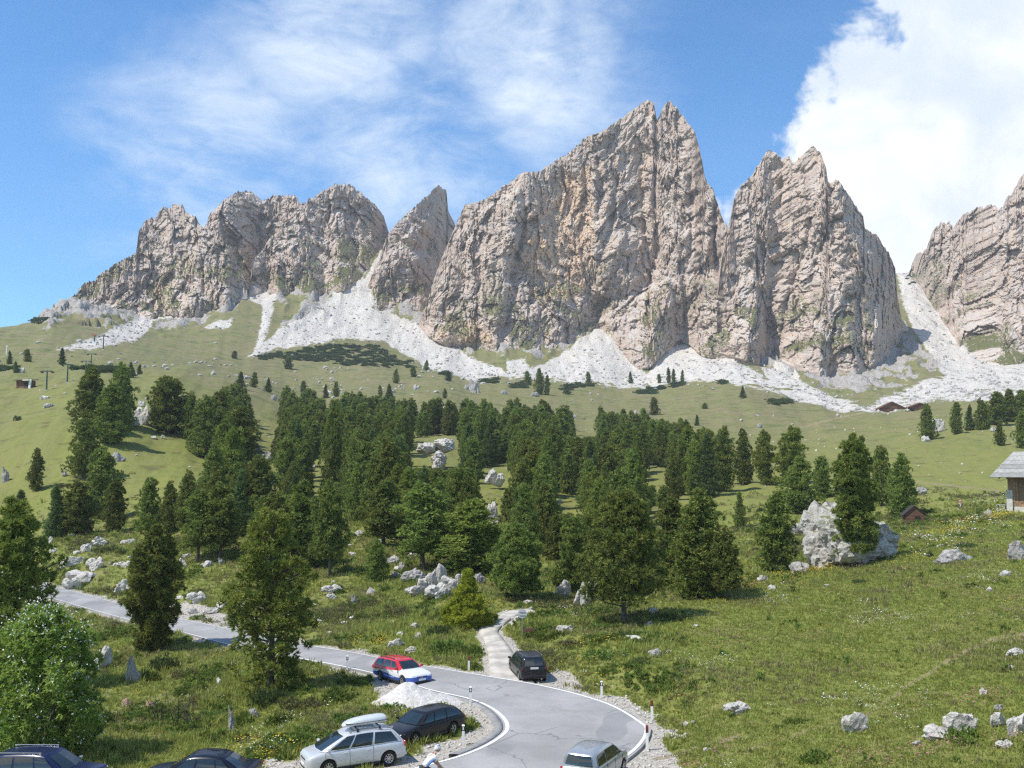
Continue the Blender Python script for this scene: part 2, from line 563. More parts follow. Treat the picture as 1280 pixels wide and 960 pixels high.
# --- masks drawn as outlines of the real patches of ground
wx = fbm(GX / (DD * 0.03 + 2), GY / (DD * 0.09 + 2), 4, 5) * 9
wy = fbm(GX / (DD * 0.03 + 2), GY / (DD * 0.09 + 2), 4, 55) * 7
wx = wx + 4 * fbm(GX / (DD * 0.008 + 1), GY / (DD * 0.03 + 1), 3, 56)
mx, my = PX + wx, PY + wy
far = DD > 300
SCREE_POLYS = [
    [(488, 296), (492, 312), (478, 340), (462, 370), (480, 388), (505, 397), (535, 412), (562, 432), (602, 452), (645, 471), (600, 476), (545, 465), (505, 440), (480, 428), (430, 424), (385, 428), (345, 436), (312, 446), (330, 428), (395, 385), (428, 362), (455, 345), (472, 315)],
    [(332, 358), (344, 368), (337, 402), (326, 436), (314, 446), (322, 425), (329, 382), (318, 378), (304, 372)],
    [(275, 378), (232, 396), (192, 408), (165, 426), (130, 432), (70, 440), (110, 424), (150, 408), (178, 396), (205, 396)],
    [(748, 408), (775, 433), (800, 460), (832, 478), (800, 484), (740, 480), (690, 476), (640, 474), (690, 450), (720, 430)],
    [(850, 420), (878, 441), (905, 445), (950, 470), (980, 494), (950, 489), (900, 476), (850, 477), (800, 480), (815, 455), (835, 438)],
    [(950, 462), (985, 458), (1000, 476), (1040, 493), (1085, 512), (1060, 515), (1000, 500), (960, 480)],
    [(1120, 340), (1155, 345), (1180, 390), (1205, 438), (1245, 452), (1330, 430), (1330, 494), (1230, 503), (1170, 500), (1110, 515), (1070, 515), (1120, 490), (1180, 468), (1162, 440), (1140, 410), (1128, 380)],
    [(636, 452), (656, 450), (660, 462), (650, 474), (638, 470)],
    [(270, 402), (290, 400), (292, 409), (255, 411)],
]
scree = np.zeros(DD.shape)
for poly in SCREE_POLYS:
    s = np.zeros(DD.shape)
    s[far] = sstep(-9, 9, sdf_poly(mx[far], my[far], poly))
    scree = np.maximum(scree, s)
brk = fbm(GX / 14, GY / 30, 4, 91)
scree = scree * sstep(-0.55, -0.1, brk + 0.35 - sstep(446, 486, PY) * 0.34)
rock = np.zeros(DD.shape)
ROCKY = [([(905, 440), (960, 430), (1060, 425), (1125, 415), (1150, 430), (1180, 455), (1120, 488), (1060, 492), (1000, 475), (950, 458)], 0.75),
         ([(1180, 380), (1340, 300), (1340, 450), (1245, 450), (1205, 436)], 0.95),
         ([(90, 372), (300, 360), (300, 392), (190, 404), (150, 400), (110, 398)], 0.6),
         ([(360, 362), (470, 350), (440, 375), (370, 410), (350, 415)], 0.6),
         ([(1115, 335), (1150, 330), (1160, 380), (1140, 410), (1120, 380)], 0.4)]
for poly, s_ in ROCKY:
    s = np.zeros(DD.shape)
    s[far] = sstep(-6, 6, sdf_poly(mx[far], my[far], poly))
    rock = np.maximum(rock, s * s_)
foot = np.full(DD.shape, 99.0)
for bl in BASELINES:
    foot[far] = np.minimum(foot[far], seg_dist(PX[far], PY[far], bl))
rock = np.maximum(rock, 0.85 * (1 - sstep(4, 18, foot + 10 * fbm(GX / 25, GY / 45, 3, 33))) * (1 - scree))
rock = rock * sstep(-0.25, 0.15, fbm(GX / 22, GY / 50, 4, 31) + 0.1)
dry = np.clip(0.5 + 1.0 * fbm(GX / (0.10 * DD + 6), GY / (0.24 * DD + 10), 4, 71), 0, 1)

# --- relief
amp = np.clip(DD * 0.004, 0.12, 2.2)
rel = amp * fbm(GX / (DD * 0.05 + 4), GY / (DD * 0.10 + 5), 5, 3) * 1.6
rel += np.where(DD < 260, 0.22, 0.5) * ridged(GX / 5.5, GY / 7.0, 3, 8) * sstep(30, 60, DD) * (1 - sstep(300, 420, DD))
rel *= np.where(QQ > 0.12, 1 - 0.72 * sstep(0.12, 0.2, QQ) * (1 - sstep(95, 150, DD)), 1.0)   # the mown-looking meadow is smooth
f1, f2, dx, dy, ra, rb, rc = worley(GX / 15, GY / 30, 77)
rel += np.maximum(rock, 0) * ((ra - 0.4) * 9 + (dx * (rb - .5) + dy * (rc - .5)) * 16 + 5 * ridged(GX / 9, GY / 18, 4, 13))
rel += scree * (1.1 * fbm(GX / 7, GY / 14, 4, 15) + 2.0 * fbm(GX / 16, GY / 70, 3, 16))
cl_ = np.minimum(RD, LD + 0.8)
rel *= sstep(0.3, 5.0, cl_)
GZ = GZ + rel
t = 1 - sstep(0.6, 4.0, LD)
GZ = GZ * (1 - t) + (LZ - 0.10) * t
t = 1 - sstep(0.9, 4.5, RD)
GZ = GZ * (1 - t) + (RZ - 0.12) * t
EE = GZ / DD
PX, PY = qe_pix(QQ, EE)

# gravel along the road edges and the inside of the bend, worn earth of the foot trails
gn = fbm(GX / 2.2, GY / 3.0, 4, 44)
gravel = (1 - sstep(0.5, 1.2, RD + gn * 1.3)) * sstep(-0.6, 0.1, RD)
for poly in ([(455, 842), (520, 862), (560, 868), (585, 872), (632, 906), (605, 933), (560, 950), (500, 962), (330, 975), (330, 952), (420, 948), (520, 940), (570, 925), (590, 905), (560, 892), (500, 880), (465, 866)],
             [(655, 840), (690, 838), (722, 846), (730, 862), (700, 859), (660, 850)],
             [(800, 888), (822, 896), (832, 930), (850, 955), (845, 985), (770, 985), (812, 925)],
             [(225, 775), (260, 788), (330, 800), (330, 806), (250, 803), (215, 792)],
             [(190, 742), (300, 772), (300, 788), (215, 770), (155, 752)]):
    s = np.zeros(DD.shape)
    s[near] = sstep(-5, 5, sdf_poly(PX[near] + gn[near] * 22, PY[near] + gn[near] * 16, poly))
    gravel = np.maximum(gravel, s)
gravel = np.maximum(gravel, (1 - sstep(0.25, 0.7, LD + gn * 0.9)) * sstep(-0.3, 0.1, LD))
trail = np.zeros(DD.shape)
for line, wd in (([(1082, 897), (1100, 882), (1130, 862), (1165, 838), (1200, 818), (1240, 800), (1290, 790)], 3.0), ([(900, 945), (980, 925), (1040, 905), (1080, 897)], 1.8), ([(820, 950), (870, 935), (930, 920)], 3.0),
                 ([(1100, 600), (1140, 602), (1180, 606), (1250, 614)], 1.2), ([(1000, 535), (1040, 524), (1080, 516)], 1.3), ([(930, 748), (910, 744), (880, 745)], 1.6),
                 ([(320, 470), (360, 455), (420, 463), (480, 470)], 1.0)):
    s = np.zeros(DD.shape)
    mm = DD < 600
    s[mm] = 1 - sstep(wd * 0.5, wd * 1.3, seg_dist(PX[mm] + gn[mm] * 3, PY[mm] + gn[mm] * 3, line))
    trail = np.maximum(trail, s)


def rays(px, py):
    """first hit of the terrain along the sight line of a photograph pixel -> distance"""
    q, e = pix_qe(px, py)
    i = int(np.clip(np.searchsorted(GQ, q) - 1, 0, len(GQ) - 2))
    t = (q - GQ[i]) / (GQ[i + 1] - GQ[i])
    col = EE[i] * (1 - t) + EE[i + 1] * t
    k = np.nonzero(col >= e)[0]
    k = k[GL[k] > math.log(26)] if len(k) else k
    if not len(k):
        k = np.array([int(np.argmax(col))])
    j = int(k[0])
    if j > 0 and col[j] > col[j - 1]:
        s = np.clip((e - col[j - 1]) / (col[j] - col[j - 1]), 0, 1)
        ln = GL[j - 1] + s * (GL[j] - GL[j - 1])
    else:
        ln = GL[j]
    return float(math.exp(ln))


def ground(px, py):
    D = rays(px, py)
    q, e = pix_qe(px, py)
    return Vector((float(q) * D, D, height(float(q) * D, D)))


def height(x, y):
    return float(bil(GQ, GL, EE, np.array(x / y), np.array(math.log(y))) * y)


def heights(x, y):
    return bil(GQ, GL, EE, x / y, np.log(y)) * y


def terrain_mat():
    m, n, b, out = new_mat('alpine_ground')
    geo = n.new('ShaderNodeNewGeometry')
    pos = geo.outputs['Position']
    a = n.new('ShaderNodeVertexColor', layer_name='mask')
    s = n.new('ShaderNodeSeparateColor')
    n.l.new(a.outputs['Color'], s.inputs[0])
    scr, rck, dry_ = s.outputs[0], s.outputs[1], s.outputs[2]
    a2 = n.new('ShaderNodeVertexColor', layer_name='mask_near')
    s2 = n.new('ShaderNodeSeparateColor')
    n.l.new(a2.outputs['Color'], s2.inputs[0])
    grv, trl, farm = s2.outputs[0], s2.outputs[1], s2.outputs[2]
    big = n.noise(pos, 0.045, 5, 0.6)
    mid = n.noise(pos, 0.45, 5, 0.62)
    fine = n.noise(pos, 3.2, 4, 0.65)
    vf = n.noise(pos, 14.0, 3, 0.6)
    gcol = n.mix(n.ramp(big, 0.35, 0.65), (0.170, 0.200, 0.042), (0.222, 0.232, 0.058))
    gcol = n.mix(n.ramp(mid, 0.36, 0.66), gcol, (0.225, 0.228, 0.062))
    gcol = n.mix(n.math('MULTIPLY', n.ramp(dry_, 0.45, 0.85), n.math('ADD', 0.45, n.math('MULTIPLY', farm, 0.4))), gcol, (0.175, 0.155, 0.068))
    gcol = n.mix(n.math('MULTIPLY', farm, 0.72), gcol, (0.182, 0.168, 0.080))
    gcol = n.mix(n.math('MULTIPLY', n.ramp(fine, 0.45, 0.70), 0.4), gcol, (0.07, 0.095, 0.022))
    gcol = n.mix(n.math('MULTIPLY', n.ramp(vf, 0.52, 0.74), 0.35), gcol, (0.20, 0.19, 0.06))
    # the hay meadow keeps streaks that run up the slope
    strk = n.new('ShaderNodeMapping'); n.l.new(pos, strk.inputs['Vector'])
    strk.inputs['Rotation'].default_value = (0, 0, math.radians(37)); strk.inputs['Scale'].default_value = (0.42, 0.035, 0.2)
    sk = n.noise(strk.outputs[0], 1.0, 5, 0.6, 0.4)
    med = n.math('MULTIPLY', n.ramp(sk, 0.45, 0.68), 0.55)
    gcol = n.mix(med, gcol, (0.215, 0.205, 0.075))
    # worn, stony and mossy patches of the high pasture
    pz = n.noise(pos, 0.075, 7, 0.68, 0.5)
    gcol = n.mix(n.math('MULTIPLY', n.math('MULTIPLY', n.ramp(pz, 0.50, 0.64), farm), 0.85), gcol, (0.225, 0.185, 0.105))
    gcol = n.mix(n.math('MULTIPLY', n.math('MULTIPLY', n.ramp(pz, 0.47, 0.36), farm), 0.8), gcol, (0.095, 0.125, 0.040))
    pst = n.noise(pos, 0.16, 7, 0.75)
    gcol = n.mix(n.math('MULTIPLY', n.math('MULTIPLY', n.ramp(pst, 0.60, 0.70), farm), 0.55), gcol, (0.36, 0.33, 0.27))
    # heather-like brown cushions on the hummocks
    heath = n.math('MULTIPLY', n.ramp(n.noise(pos, 0.16, 4, 0.6, 0.4), 0.57, 0.68), 0.55)
    gcol = n.mix(heath, gcol, (0.088, 0.078, 0.035))
    # limestone
    rn = n.noise(pos, 0.5, 6, 0.65)
    rcol = n.mix(n.ramp(rn, 0.3, 0.7), (0.30, 0.275, 0.245), (0.46, 0.43, 0.39))
    vor = n.voronoi(pos, 0.7)
    scol = n.mix(n.ramp(n.noise(pos, 0.25, 6, 0.7), 0.3, 0.7), (0.46, 0.425, 0.375), (0.66, 0.62, 0.56))
    scol = n.mix(n.math('MULTIPLY', n.ramp(vor, 0.0, 0.5), 0.35), scol, (0.68, 0.64, 0.58))
    scol = n.mix(n.math('MULTIPLY', n.ramp(n.noise(pos, 0.09, 6, 0.7), 0.58, 0.68), 0.7), scol, (0.30, 0.27, 0.20))
    rill = n.noise(n.scale(pos, (1, 0.10, 0.10)), 0.16, 6, 0.7, 0.4)
    scol = n.mix(n.math('MULTIPLY', n.ramp(rill, 0.5, 0.68), 0.6), scol, (0.37, 0.345, 0.31))
    edge = n.math('ADD', n.math('SUBTRACT', n.noise(pos, 0.16, 6, 0.7), 0.5), n.math('MULTIPLY', n.math('SUBTRACT', rill, 0.5), 0.8))
    sf = n.ramp(n.math('ADD', scr, n.math('MULTIPLY', edge, 0.9)), 0.42, 0.58)
    rf = n.ramp(n.math('ADD', rck, n.math('MULTIPLY', edge, 1.1)), 0.38, 0.56)
    col = n.mix(rf, gcol, rcol)
    col = n.mix(sf, col, scol)
    gr = n.noise(pos, 9.0, 4, 0.7)
    vg = n.voronoi(pos, 7.0, out='Color')
    gvc = n.mix(n.ramp(gr, 0.35, 0.68), (0.36, 0.32, 0.26), (0.58, 0.545, 0.485))
    vgs = n.new('ShaderNodeSeparateColor'); n.l.new(vg, vgs.inputs[0])
    gvc = n.mix(n.math('MULTIPLY', vgs.outputs[0], 0.45), gvc, (0.30, 0.275, 0.235))
    e2 = n.math('SUBTRACT', n.noise(pos, 1.3, 5, 0.7), 0.5)
    gf = n.ramp(n.math('ADD', grv, n.math('MULTIPLY', e2, 1.1)), 0.40, 0.60)
    col = n.mix(gf, col, gvc)
    tcol = n.mix(n.ramp(gr, 0.3, 0.7), (0.20, 0.155, 0.085), (0.33, 0.27, 0.17))
    col = n.mix(n.math('MULTIPLY', n.ramp(n.math('ADD', trl, n.math('MULTIPLY', e2, 0.9)), 0.40, 0.85), 0.8), col, tcol)
    n.l.new(col, b.inputs['Base Color'])
    b.inputs['Roughness'].default_value = 0.92
    b.inputs['Specular IOR Level'].default_value = 0.15
    h1 = n.math('ADD', n.math('MULTIPLY', fine, 0.12), n.math('MULTIPLY', vf, 0.05))
    bp = n.bump(h1, 0.9, 1.0)
    rb = n.bump(n.math('ADD', n.math('MULTIPLY', rn, 3.0), n.math('MULTIPLY', vor, 1.2)), 0.6, 1.0, bp)
    mixn = n.new('ShaderNodeMix', data_type='VECTOR')
    n.l.new(n.math('MAXIMUM', sf, rf), mixn.inputs[0])
    n.l.new(bp, mixn.inputs[4]); n.l.new(rb, mixn.inputs[5])
    n.l.new(mixn.outputs[1], b.inputs['Normal'])
    return m


MAT_GROUND = terrain_mat()
P = np.stack([GX, GY, GZ], -1)
ones = np.ones_like(DD)
terrain = link('ground', grid_mesh('ground', P, attrs={'mask': np.stack([scree, rock, dry, ones], -1), 'mask_near': np.stack([gravel, trail, sstep(150, 500, DD), ones], -1)}, mats=[MAT_GROUND]), kind='structure')
# the country beyond the edges of the view
vm, vn, vb, _ = new_mat('valley_turf')
vc = vn.mix(vn.noise(vn.new('ShaderNodeNewGeometry').outputs['Position'], 0.02, 5, 0.6), (0.07, 0.10, 0.02), (0.15, 0.15, 0.05))
vn.l.new(vc, vb.inputs['Base Color']); vb.inputs['Roughness'].default_value = 0.95
R_ = 2600
link('valley_floor', tri_mesh('valley_floor', [(-R_, -R_, -42), (R_, -R_, -42), (R_, R_, -42), (-R_, R_, -42)], [(0, 1, 2, 3)], [vm]), kind='structure')
# ------------------------------------------------------------------ mountains
def rock_mat():
    m, n, b, out = new_mat('dolomite_rock')
    geo = n.new('ShaderNodeNewGeometry')
    pos = geo.outputs['Position']
    a = n.new('ShaderNodeVertexColor', layer_name='mask')
    s = n.new('ShaderNodeSeparateColor')
    n.l.new(a.outputs['Color'], s.inputs[0])
    och, grs = s.outputs[0], s.outputs[1]
    sv = n.scale(pos, (1, 1, 0.35))
    n1 = n.noise(sv, 0.035, 7, 0.62)
    n2 = n.noise(pos, 0.22, 6, 0.68)
    n3 = n.noise(sv, 0.09, 6, 0.7, 0.6)
    col = n.mix(n.ramp(n1, 0.33, 0.67), (0.42, 0.328, 0.262), (0.56, 0.452, 0.368))
    col = n.mix(n.math('MULTIPLY', n.ramp(n3, 0.47, 0.68), 0.7), col, (0.54, 0.40, 0.29))
    col = n.mix(n.math('MULTIPLY', n.ramp(n.math('ADD', och, n.math('SUBTRACT', n2, 0.5)), 0.22, 0.75), 0.85), col, (0.64, 0.455, 0.295))
    col = n.mix(n.math('MULTIPLY', n.ramp(n2, 0.48, 0.75), 0.32), col, (0.28, 0.25, 0.235))
    col = n.mix(n.math('MULTIPLY', n.ramp(n2, 0.48, 0.24), 0.45), col, (0.58, 0.55, 0.51))
    cell = n.new('ShaderNodeSeparateColor')
    n.l.new(n.voronoi(n.vmath('ADD', sv, n.math('MULTIPLY', n2, 6.0)), 0.16, out='Color'), cell.inputs[0])
    col = n.mix(n.math('MULTIPLY', n.ramp(cell.outputs[0], 0.5, 1.0), 0.34), col, (0.25, 0.23, 0.225))
    col = n.mix(n.math('MULTIPLY', n.ramp(cell.outputs[1], 0.55, 1.0), 0.40), col, (0.60, 0.52, 0.44))
    # dark water streaks run straight down the walls
    st = n.noise(n.scale(pos, (1, 1, 0.06)), 0.11, 5, 0.7)
    col = n.mix(n.math('MULTIPLY', n.ramp(st, 0.60, 0.74), 0.35), col, (0.20, 0.185, 0.18))
    # debris and turf lie on the flatter ledges
    sn = n.new('ShaderNodeSeparateXYZ')
    n.l.new(geo.outputs['True Normal'], sn.inputs[0])
    up = n.math('ADD', sn.outputs[2], n.math('MULTIPLY', n.math('SUBTRACT', n2, 0.5), 0.5))
    col = n.mix(n.math('MULTIPLY', n.ramp(up, 0.66, 0.86), 0.7), col, (0.56, 0.53, 0.485))
    gf = n.math('MULTIPLY', n.ramp(n.math('ADD', up, n.math('MULTIPLY', grs, 0.45)), 0.80, 1.0), n.ramp(grs, 0.05, 0.35))
    col = n.mix(gf, col, (0.13, 0.135, 0.05))
    n.l.new(col, b.inputs['Base Color'])
    b.inputs['Roughness'].default_value = 0.93
    b.inputs['Specular IOR Level'].default_value = 0.1
    hgt = n.math('ADD', n.math('MULTIPLY', n2, 5.0), n.math('MULTIPLY', n.noise(pos, 0.8, 4, 0.7), 1.2))
    n.l.new(n.bump(hgt, 0.55, 1.0), b.inputs['Normal'])
    return m


MAT_ROCK = rock_mat()
BASE = [(60, 400), (89, 384), (110, 392), (150, 396), (181, 395), (205, 402), (228, 400), (269, 383), (302, 370), (336, 363), (370, 368), (403, 363), (430, 362), (448, 352), (462, 335), (474, 312), (484, 296), (489, 294),
        (484, 318), (470, 345)]


def interp_line(pts, x):
    p = np.asarray(sorted(pts))
    return np.interp(x, p[:, 0], p[:, 1])


def make_peak(name, sil, base, back=60.0, seed=1, setback=0.0, lean=0.30, amp=1.0, jag=1.5, ochre=0.0, bumps=(), cracks=(), ochre_polys=(), round_r=22.0, step=1.15, bed=0.6, round_a=0.36, relief_ramp=25.0, dmin=0.0):
    sil = np.asarray(sil, float)
    xs = np.arange(sil[0, 0], sil[-1, 0] + 1e-6, step)
    top = np.interp(xs, sil[:, 0], sil[:, 1])
    jn = ridged(xs / 9.0, xs * 0 + seed, 4, seed) * 2.2 + ridged(xs / 3.1, xs * 0 + seed, 3, seed + 5) * 1.7
    jn = jn + ridged(xs / 26.0, xs * 0 + seed, 2, seed + 72) * 1.6 * (jag > 1.8)
    top = top - (jn + 1.0) * jag * np.clip(np.minimum(xs - xs[0], xs[-1] - xs) / 6, 0.2, 1)
    bot = interp_line(base, xs)
    bot = bot + 2.5 * fbm(xs / 16.0, xs * 0 + seed * 3.3, 4, seed + 9) + 1.0
    bot = np.maximum(bot, top + 2.0)
    # where the rock foot meets the slope
    Db = np.array([rays(x, y) for x, y in zip(xs, bot)])
    Db = np.where(Db < 600, np.median(Db), Db)
    Db = np.maximum(Db, dmin)
    k = np.hanning(25); k /= k.sum()
    Db = np.convolve(np.pad(Db, 12, mode='edge'), k, mode='valid')
    Db = Db + setback
    nv = int(max(20, np.max(bot - top) / step))
    T = np.concatenate([np.linspace(-40.0 / max(40, np.max(bot - top)), 0, 14)[:-1], np.linspace(0, 1, nv)])
    XX, TT = np.meshgrid(xs, T, indexing='ij')
    YY = bot[:, None] + (top - bot)[:, None] * TT
    q, e = pix_qe(XX, YY)
    D0 = Db[:, None] * np.ones_like(TT)
    WX = q * D0; WZ = e * D0
    _, eb = pix_qe(xs, bot)
    hgt = WZ - (eb * Db)[:, None]
    mpp = np.median(Db) / FPX
    # the foot follows the fans and spurs; higher up the wall runs on across them
    kw_ = max(25, int(len(Db) * 0.6) | 1)
    hk = np.hanning(kw_); hk /= hk.sum()
    Dw = np.convolve(np.pad(Db, kw_ // 2, mode='edge'), hk, mode='valid')[:len(Db)]
    D0 = D0 + (Dw - Db)[:, None] * sstep(0, 75, hgt)
    # a flared foot under steeper upper walls
    Hc = np.maximum(hgt.max(1, keepdims=True), 25)
    h0 = Hc * (0.30 + 0.22 * fbm(WX / 60, WZ * 0 + seed, 3, seed + 70))
    hp_ = np.maximum(hgt, 0)
    depth = np.minimum(hp_, h0) * (lean + 0.32) + np.maximum(hp_ - h0, 0) * (lean - 0.12)
    silp = np.stack([xs, top], 1)
    ds = np.minimum(seg_dist(XX, YY, [tuple(p) for p in silp[::4]]), 1e3) * mpp
    r = np.clip(ds / round_r, 0, 1)
    depth += round_r * 0.7 * round_a * (1 - np.sqrt(np.clip(1 - (1 - r) ** 2, 0, 1)))
    # faults wander: warp the lattice the relief is drawn on
    ux = WX + 9 * fbm(WX / 40, WZ / 60, 3, seed + 2) + 3.5 * fbm(WX / 12, WZ / 18, 3, seed + 3)
    uz = WZ + 12 * fbm(WX / 50, WZ / 50, 3, seed + 4)
    rel = 17 * fbm(ux / 75, uz / 80, 4, seed + 6) + 6 * ridged(ux / 48, uz / 60, 3, seed + 71)
    for sc, an, a_off, tl, sd in ((40, 2.6, 6.0, 0.30, 11), (17, 2.3, 4.5, 0.55, 12), (8.5, 1.45, 2.8, 0.85, 13), (4.4, 1.2, 2.3, 1.0, 14), (2.5, 1.1, 1.3, 0.95, 15)):
        f1, f2, dx, dy, ra, rb, rc = worley(ux / sc, uz / (sc * an), seed * 7 + sd)
        rel += (ra - 0.5) * a_off + sc * tl * (dx * (rb - 0.54) * 1.5 + dy * (rc - 0.40) * 0.9)
        rel += a_off * 0.20 * np.clip(1 - (f2 - f1) / 0.14, 0, 1)
    rel += 4.0 * (0.5 - ridged(ux / 16, uz / 70, 4, seed + 21) * 0.5)
    rel += 1.5 * fbm(ux / 5, uz / 5, 4, seed + 22, 0.6) - 2.2 * ridged(ux / 11, uz / 15, 5, seed + 23, 0.62) - 1.1 * ridged(WX / 3.4, WZ / 4.2, 3, seed + 33, 0.6)
    vc_ = np.abs(gnoise(ux / 15.0, uz / 85.0, seed + 61)); vd_ = np.abs(gnoise(ux / 7.0, uz / 34.0, seed + 62))
    rel += 3.2 * np.clip(1 - vc_ / 0.10, 0, 1) + 1.2 * np.clip(1 - vd_ / 0.12, 0, 1)
    # bedding: the wall steps back along near-horizontal layers
    zz = (uz + 0.06 * ux + 5 * fbm(ux / 60, uz / 60, 2, seed + 24)) / 10.5
    fr = zz - np.floor(zz)
    rel += bed * (2.6 * sstep(0.55, 1.0, fr) - 2.6 * fr) * (0.5 + fbm(ux / 45, uz / 35, 2, seed + 25))
    rel = rel * amp * (0.55 + 0.45 * sstep(-5, relief_ramp, hgt)) * (0.7 + 0.3 * r)
    # the rock breaks along parallel joints: part of the relief is stepped
    qz = rel / 3.2 + 0.35 * fbm(WX / 20, WZ / 30, 2, seed + 50); qf = qz - np.floor(qz)
    rel = 0.6 * rel + 0.4 * 3.2 * (np.floor(qz) + sstep(0.30, 0.62, qf))
    for poly, a, w in bumps:
        wob = 5 * fbm(WX / 14, WZ / 14, 4, seed + 26)
        sd_ = sdf_poly(XX, YY, poly) * mpp + wob
        rel -= a * sstep(-w * 0.15, w, sd_)
    for line, a, w in cracks:
        dl = seg_dist(XX + 2.2 * fbm(WX / 9, WZ / 9, 3, seed + 27), YY, line) * mpp
        rel += a * np.exp(-(dl / w) ** 2)
    D = D0 + depth + rel
    D = np.where(TT < 0, D0 + rel * 0.3 - TT * 0, D)
    P = np.stack([q * D, D, e * D], -1)
    # over the crest and down the far side
    rows = []
    last = P[:, -1]
    for bk, dr in ((3, 0.6), (9, 4), (back * 0.5, back * 0.45), (back, back * 1.2), (back * 1.5, back * 2.6)):
        jit = fbm(xs / 12, xs * 0 + bk, 3, seed + 30) * bk * 0.25
        rr = last.copy()
        rr[:, 1] = last[:, 1] + bk + np.abs(jit)
        rr[:, 2] = last[:, 2] - dr + jit * 0.3
        rows.append(rr[:, None])
    P = np.concatenate([P] + rows, 1)
    och = np.full(XX.shape, ochre) + 0.45 * fbm(WX / 35, WZ / 50, 4, seed + 40)
    for poly, a in ochre_polys:
        och += a * sstep(-8, 14, sdf_poly(XX + 10 * fbm(WX / 20, WZ / 20, 3, seed + 41), YY, poly))
    grs = (1 - sstep(20, 95, hgt)) * sstep(-0.1, 0.25, fbm(WX / 30, WZ / 25, 3, seed + 42) + 0.05)
    A = np.stack([np.clip(och, 0, 1), grs, np.zeros_like(och), np.ones_like(och)], -1)
    A = np.concatenate([A] + [A[:, -1:]] * len(rows), 1)
    return link(name, grid_mesh(name, P, attrs={'mask': A}, mats=[MAT_ROCK], smooth=False), kind='structure')


LBASE = [(60, 404), (89, 384), (110, 393), (150, 398), (181, 397), (205, 404), (228, 402), (269, 385), (302, 372), (336, 366), (370, 370), (403, 365), (430, 362), (448, 352), (462, 335), (474, 312), (486, 296)]
make_peak('mountain', [(86, 378), (101, 368), (121, 353), (144, 338), (160, 331), (170, 325), (173, 297), (181, 286), (197, 276), (202, 269), (218, 265), (228, 267), (232, 276), (245, 279), (247, 287), (256, 292), (275, 303), (292, 330), (300, 345), (310, 362)],
          LBASE, seed=3, dmin=912.0, amp=1.2, jag=2.2, setback=-6, lean=0.82, ochre_polys=[([(185, 345), (215, 342), (225, 395), (182, 395)], .5), ([(225, 340), (250, 300), (285, 350), (262, 385)], .3)],
          bumps=[([(178, 400), (200, 350), (248, 300), (290, 345), (300, 372), (268, 390), (225, 402)], 11, 14)], cracks=[([(215, 343), (207, 360), (203, 395)], 8, 3.5)])
make_peak('mountain', [(250, 300), (257, 290), (265, 272), (279, 260), (296, 249), (309, 246), (319, 252), (328, 262), (339, 255), (355, 253), (370, 254), (376, 262), (390, 266), (396, 300), (402, 340)],
          LBASE, seed=5, amp=1.2, jag=2.2, setback=62, lean=0.72, ochre_polys=[([(270, 300), (315, 285), (315, 340), (290, 345)], .6)], cracks=[([(328, 262), (322, 290), (330, 330)], 7, 3)])
make_peak('mountain', [(310, 365), (318, 330), (335, 310), (352, 290), (366, 276), (378, 265), (383, 260), (403, 249), (412, 242), (430, 237), (444, 244), (464, 260), (481, 281), (486, 292)],
          LBASE, seed=8, amp=1.2, jag=2.2, setback=2, lean=0.82, bumps=[([(330, 372), (338, 330), (352, 300), (372, 296), (378, 330), (362, 372)], 10, 10), ([(380, 372), (390, 325), (410, 300), (440, 305), (450, 350), (430, 372)], 9, 12)],
          ochre_polys=[([(345, 320), (372, 300), (375, 340), (350, 350)], .35)], cracks=[([(440, 285), (448, 300), (446, 320)], 8, 4)])
TBASE = [(486, 296), (470, 340), (462, 372), (475, 386), (500, 388), (512, 380), (522, 360), (535, 372), (545, 362), (574, 330)]
make_peak('mountain', [(455, 372), (462, 356), (474, 330), (481, 306), (489, 291), (511, 270), (534, 249), (548, 236), (558, 243), (560, 268), (570, 288), (574, 310), (577, 335)],
          [(455, 375), (462, 372), (475, 388), (500, 392), (512, 384), (530, 390), (545, 370), (577, 350)], seed=12, setback=10, lean=0.6, round_r=10, bumps=[([(450, 380), (474, 328), (492, 305), (515, 306), (530, 320), (548, 300), (580, 330), (575, 400), (460, 400)], 11, 8), ([(497, 300), (520, 275), (546, 245), (556, 250), (545, 300), (530, 315)], 7, 8)],
          cracks=[([(548, 262), (543, 290), (530, 312)], 9, 3)], ochre_polys=[([(510, 285), (545, 255), (545, 290), (530, 305)], .3)])
EBASE = [(524, 405), (535, 420), (560, 432), (600, 436), (650, 438), (700, 434), (725, 424), (742, 408), (752, 410), (770, 430), (795, 460), (812, 458), (832, 438), (848, 424), (860, 428), (880, 446), (905, 448), (912, 448)]
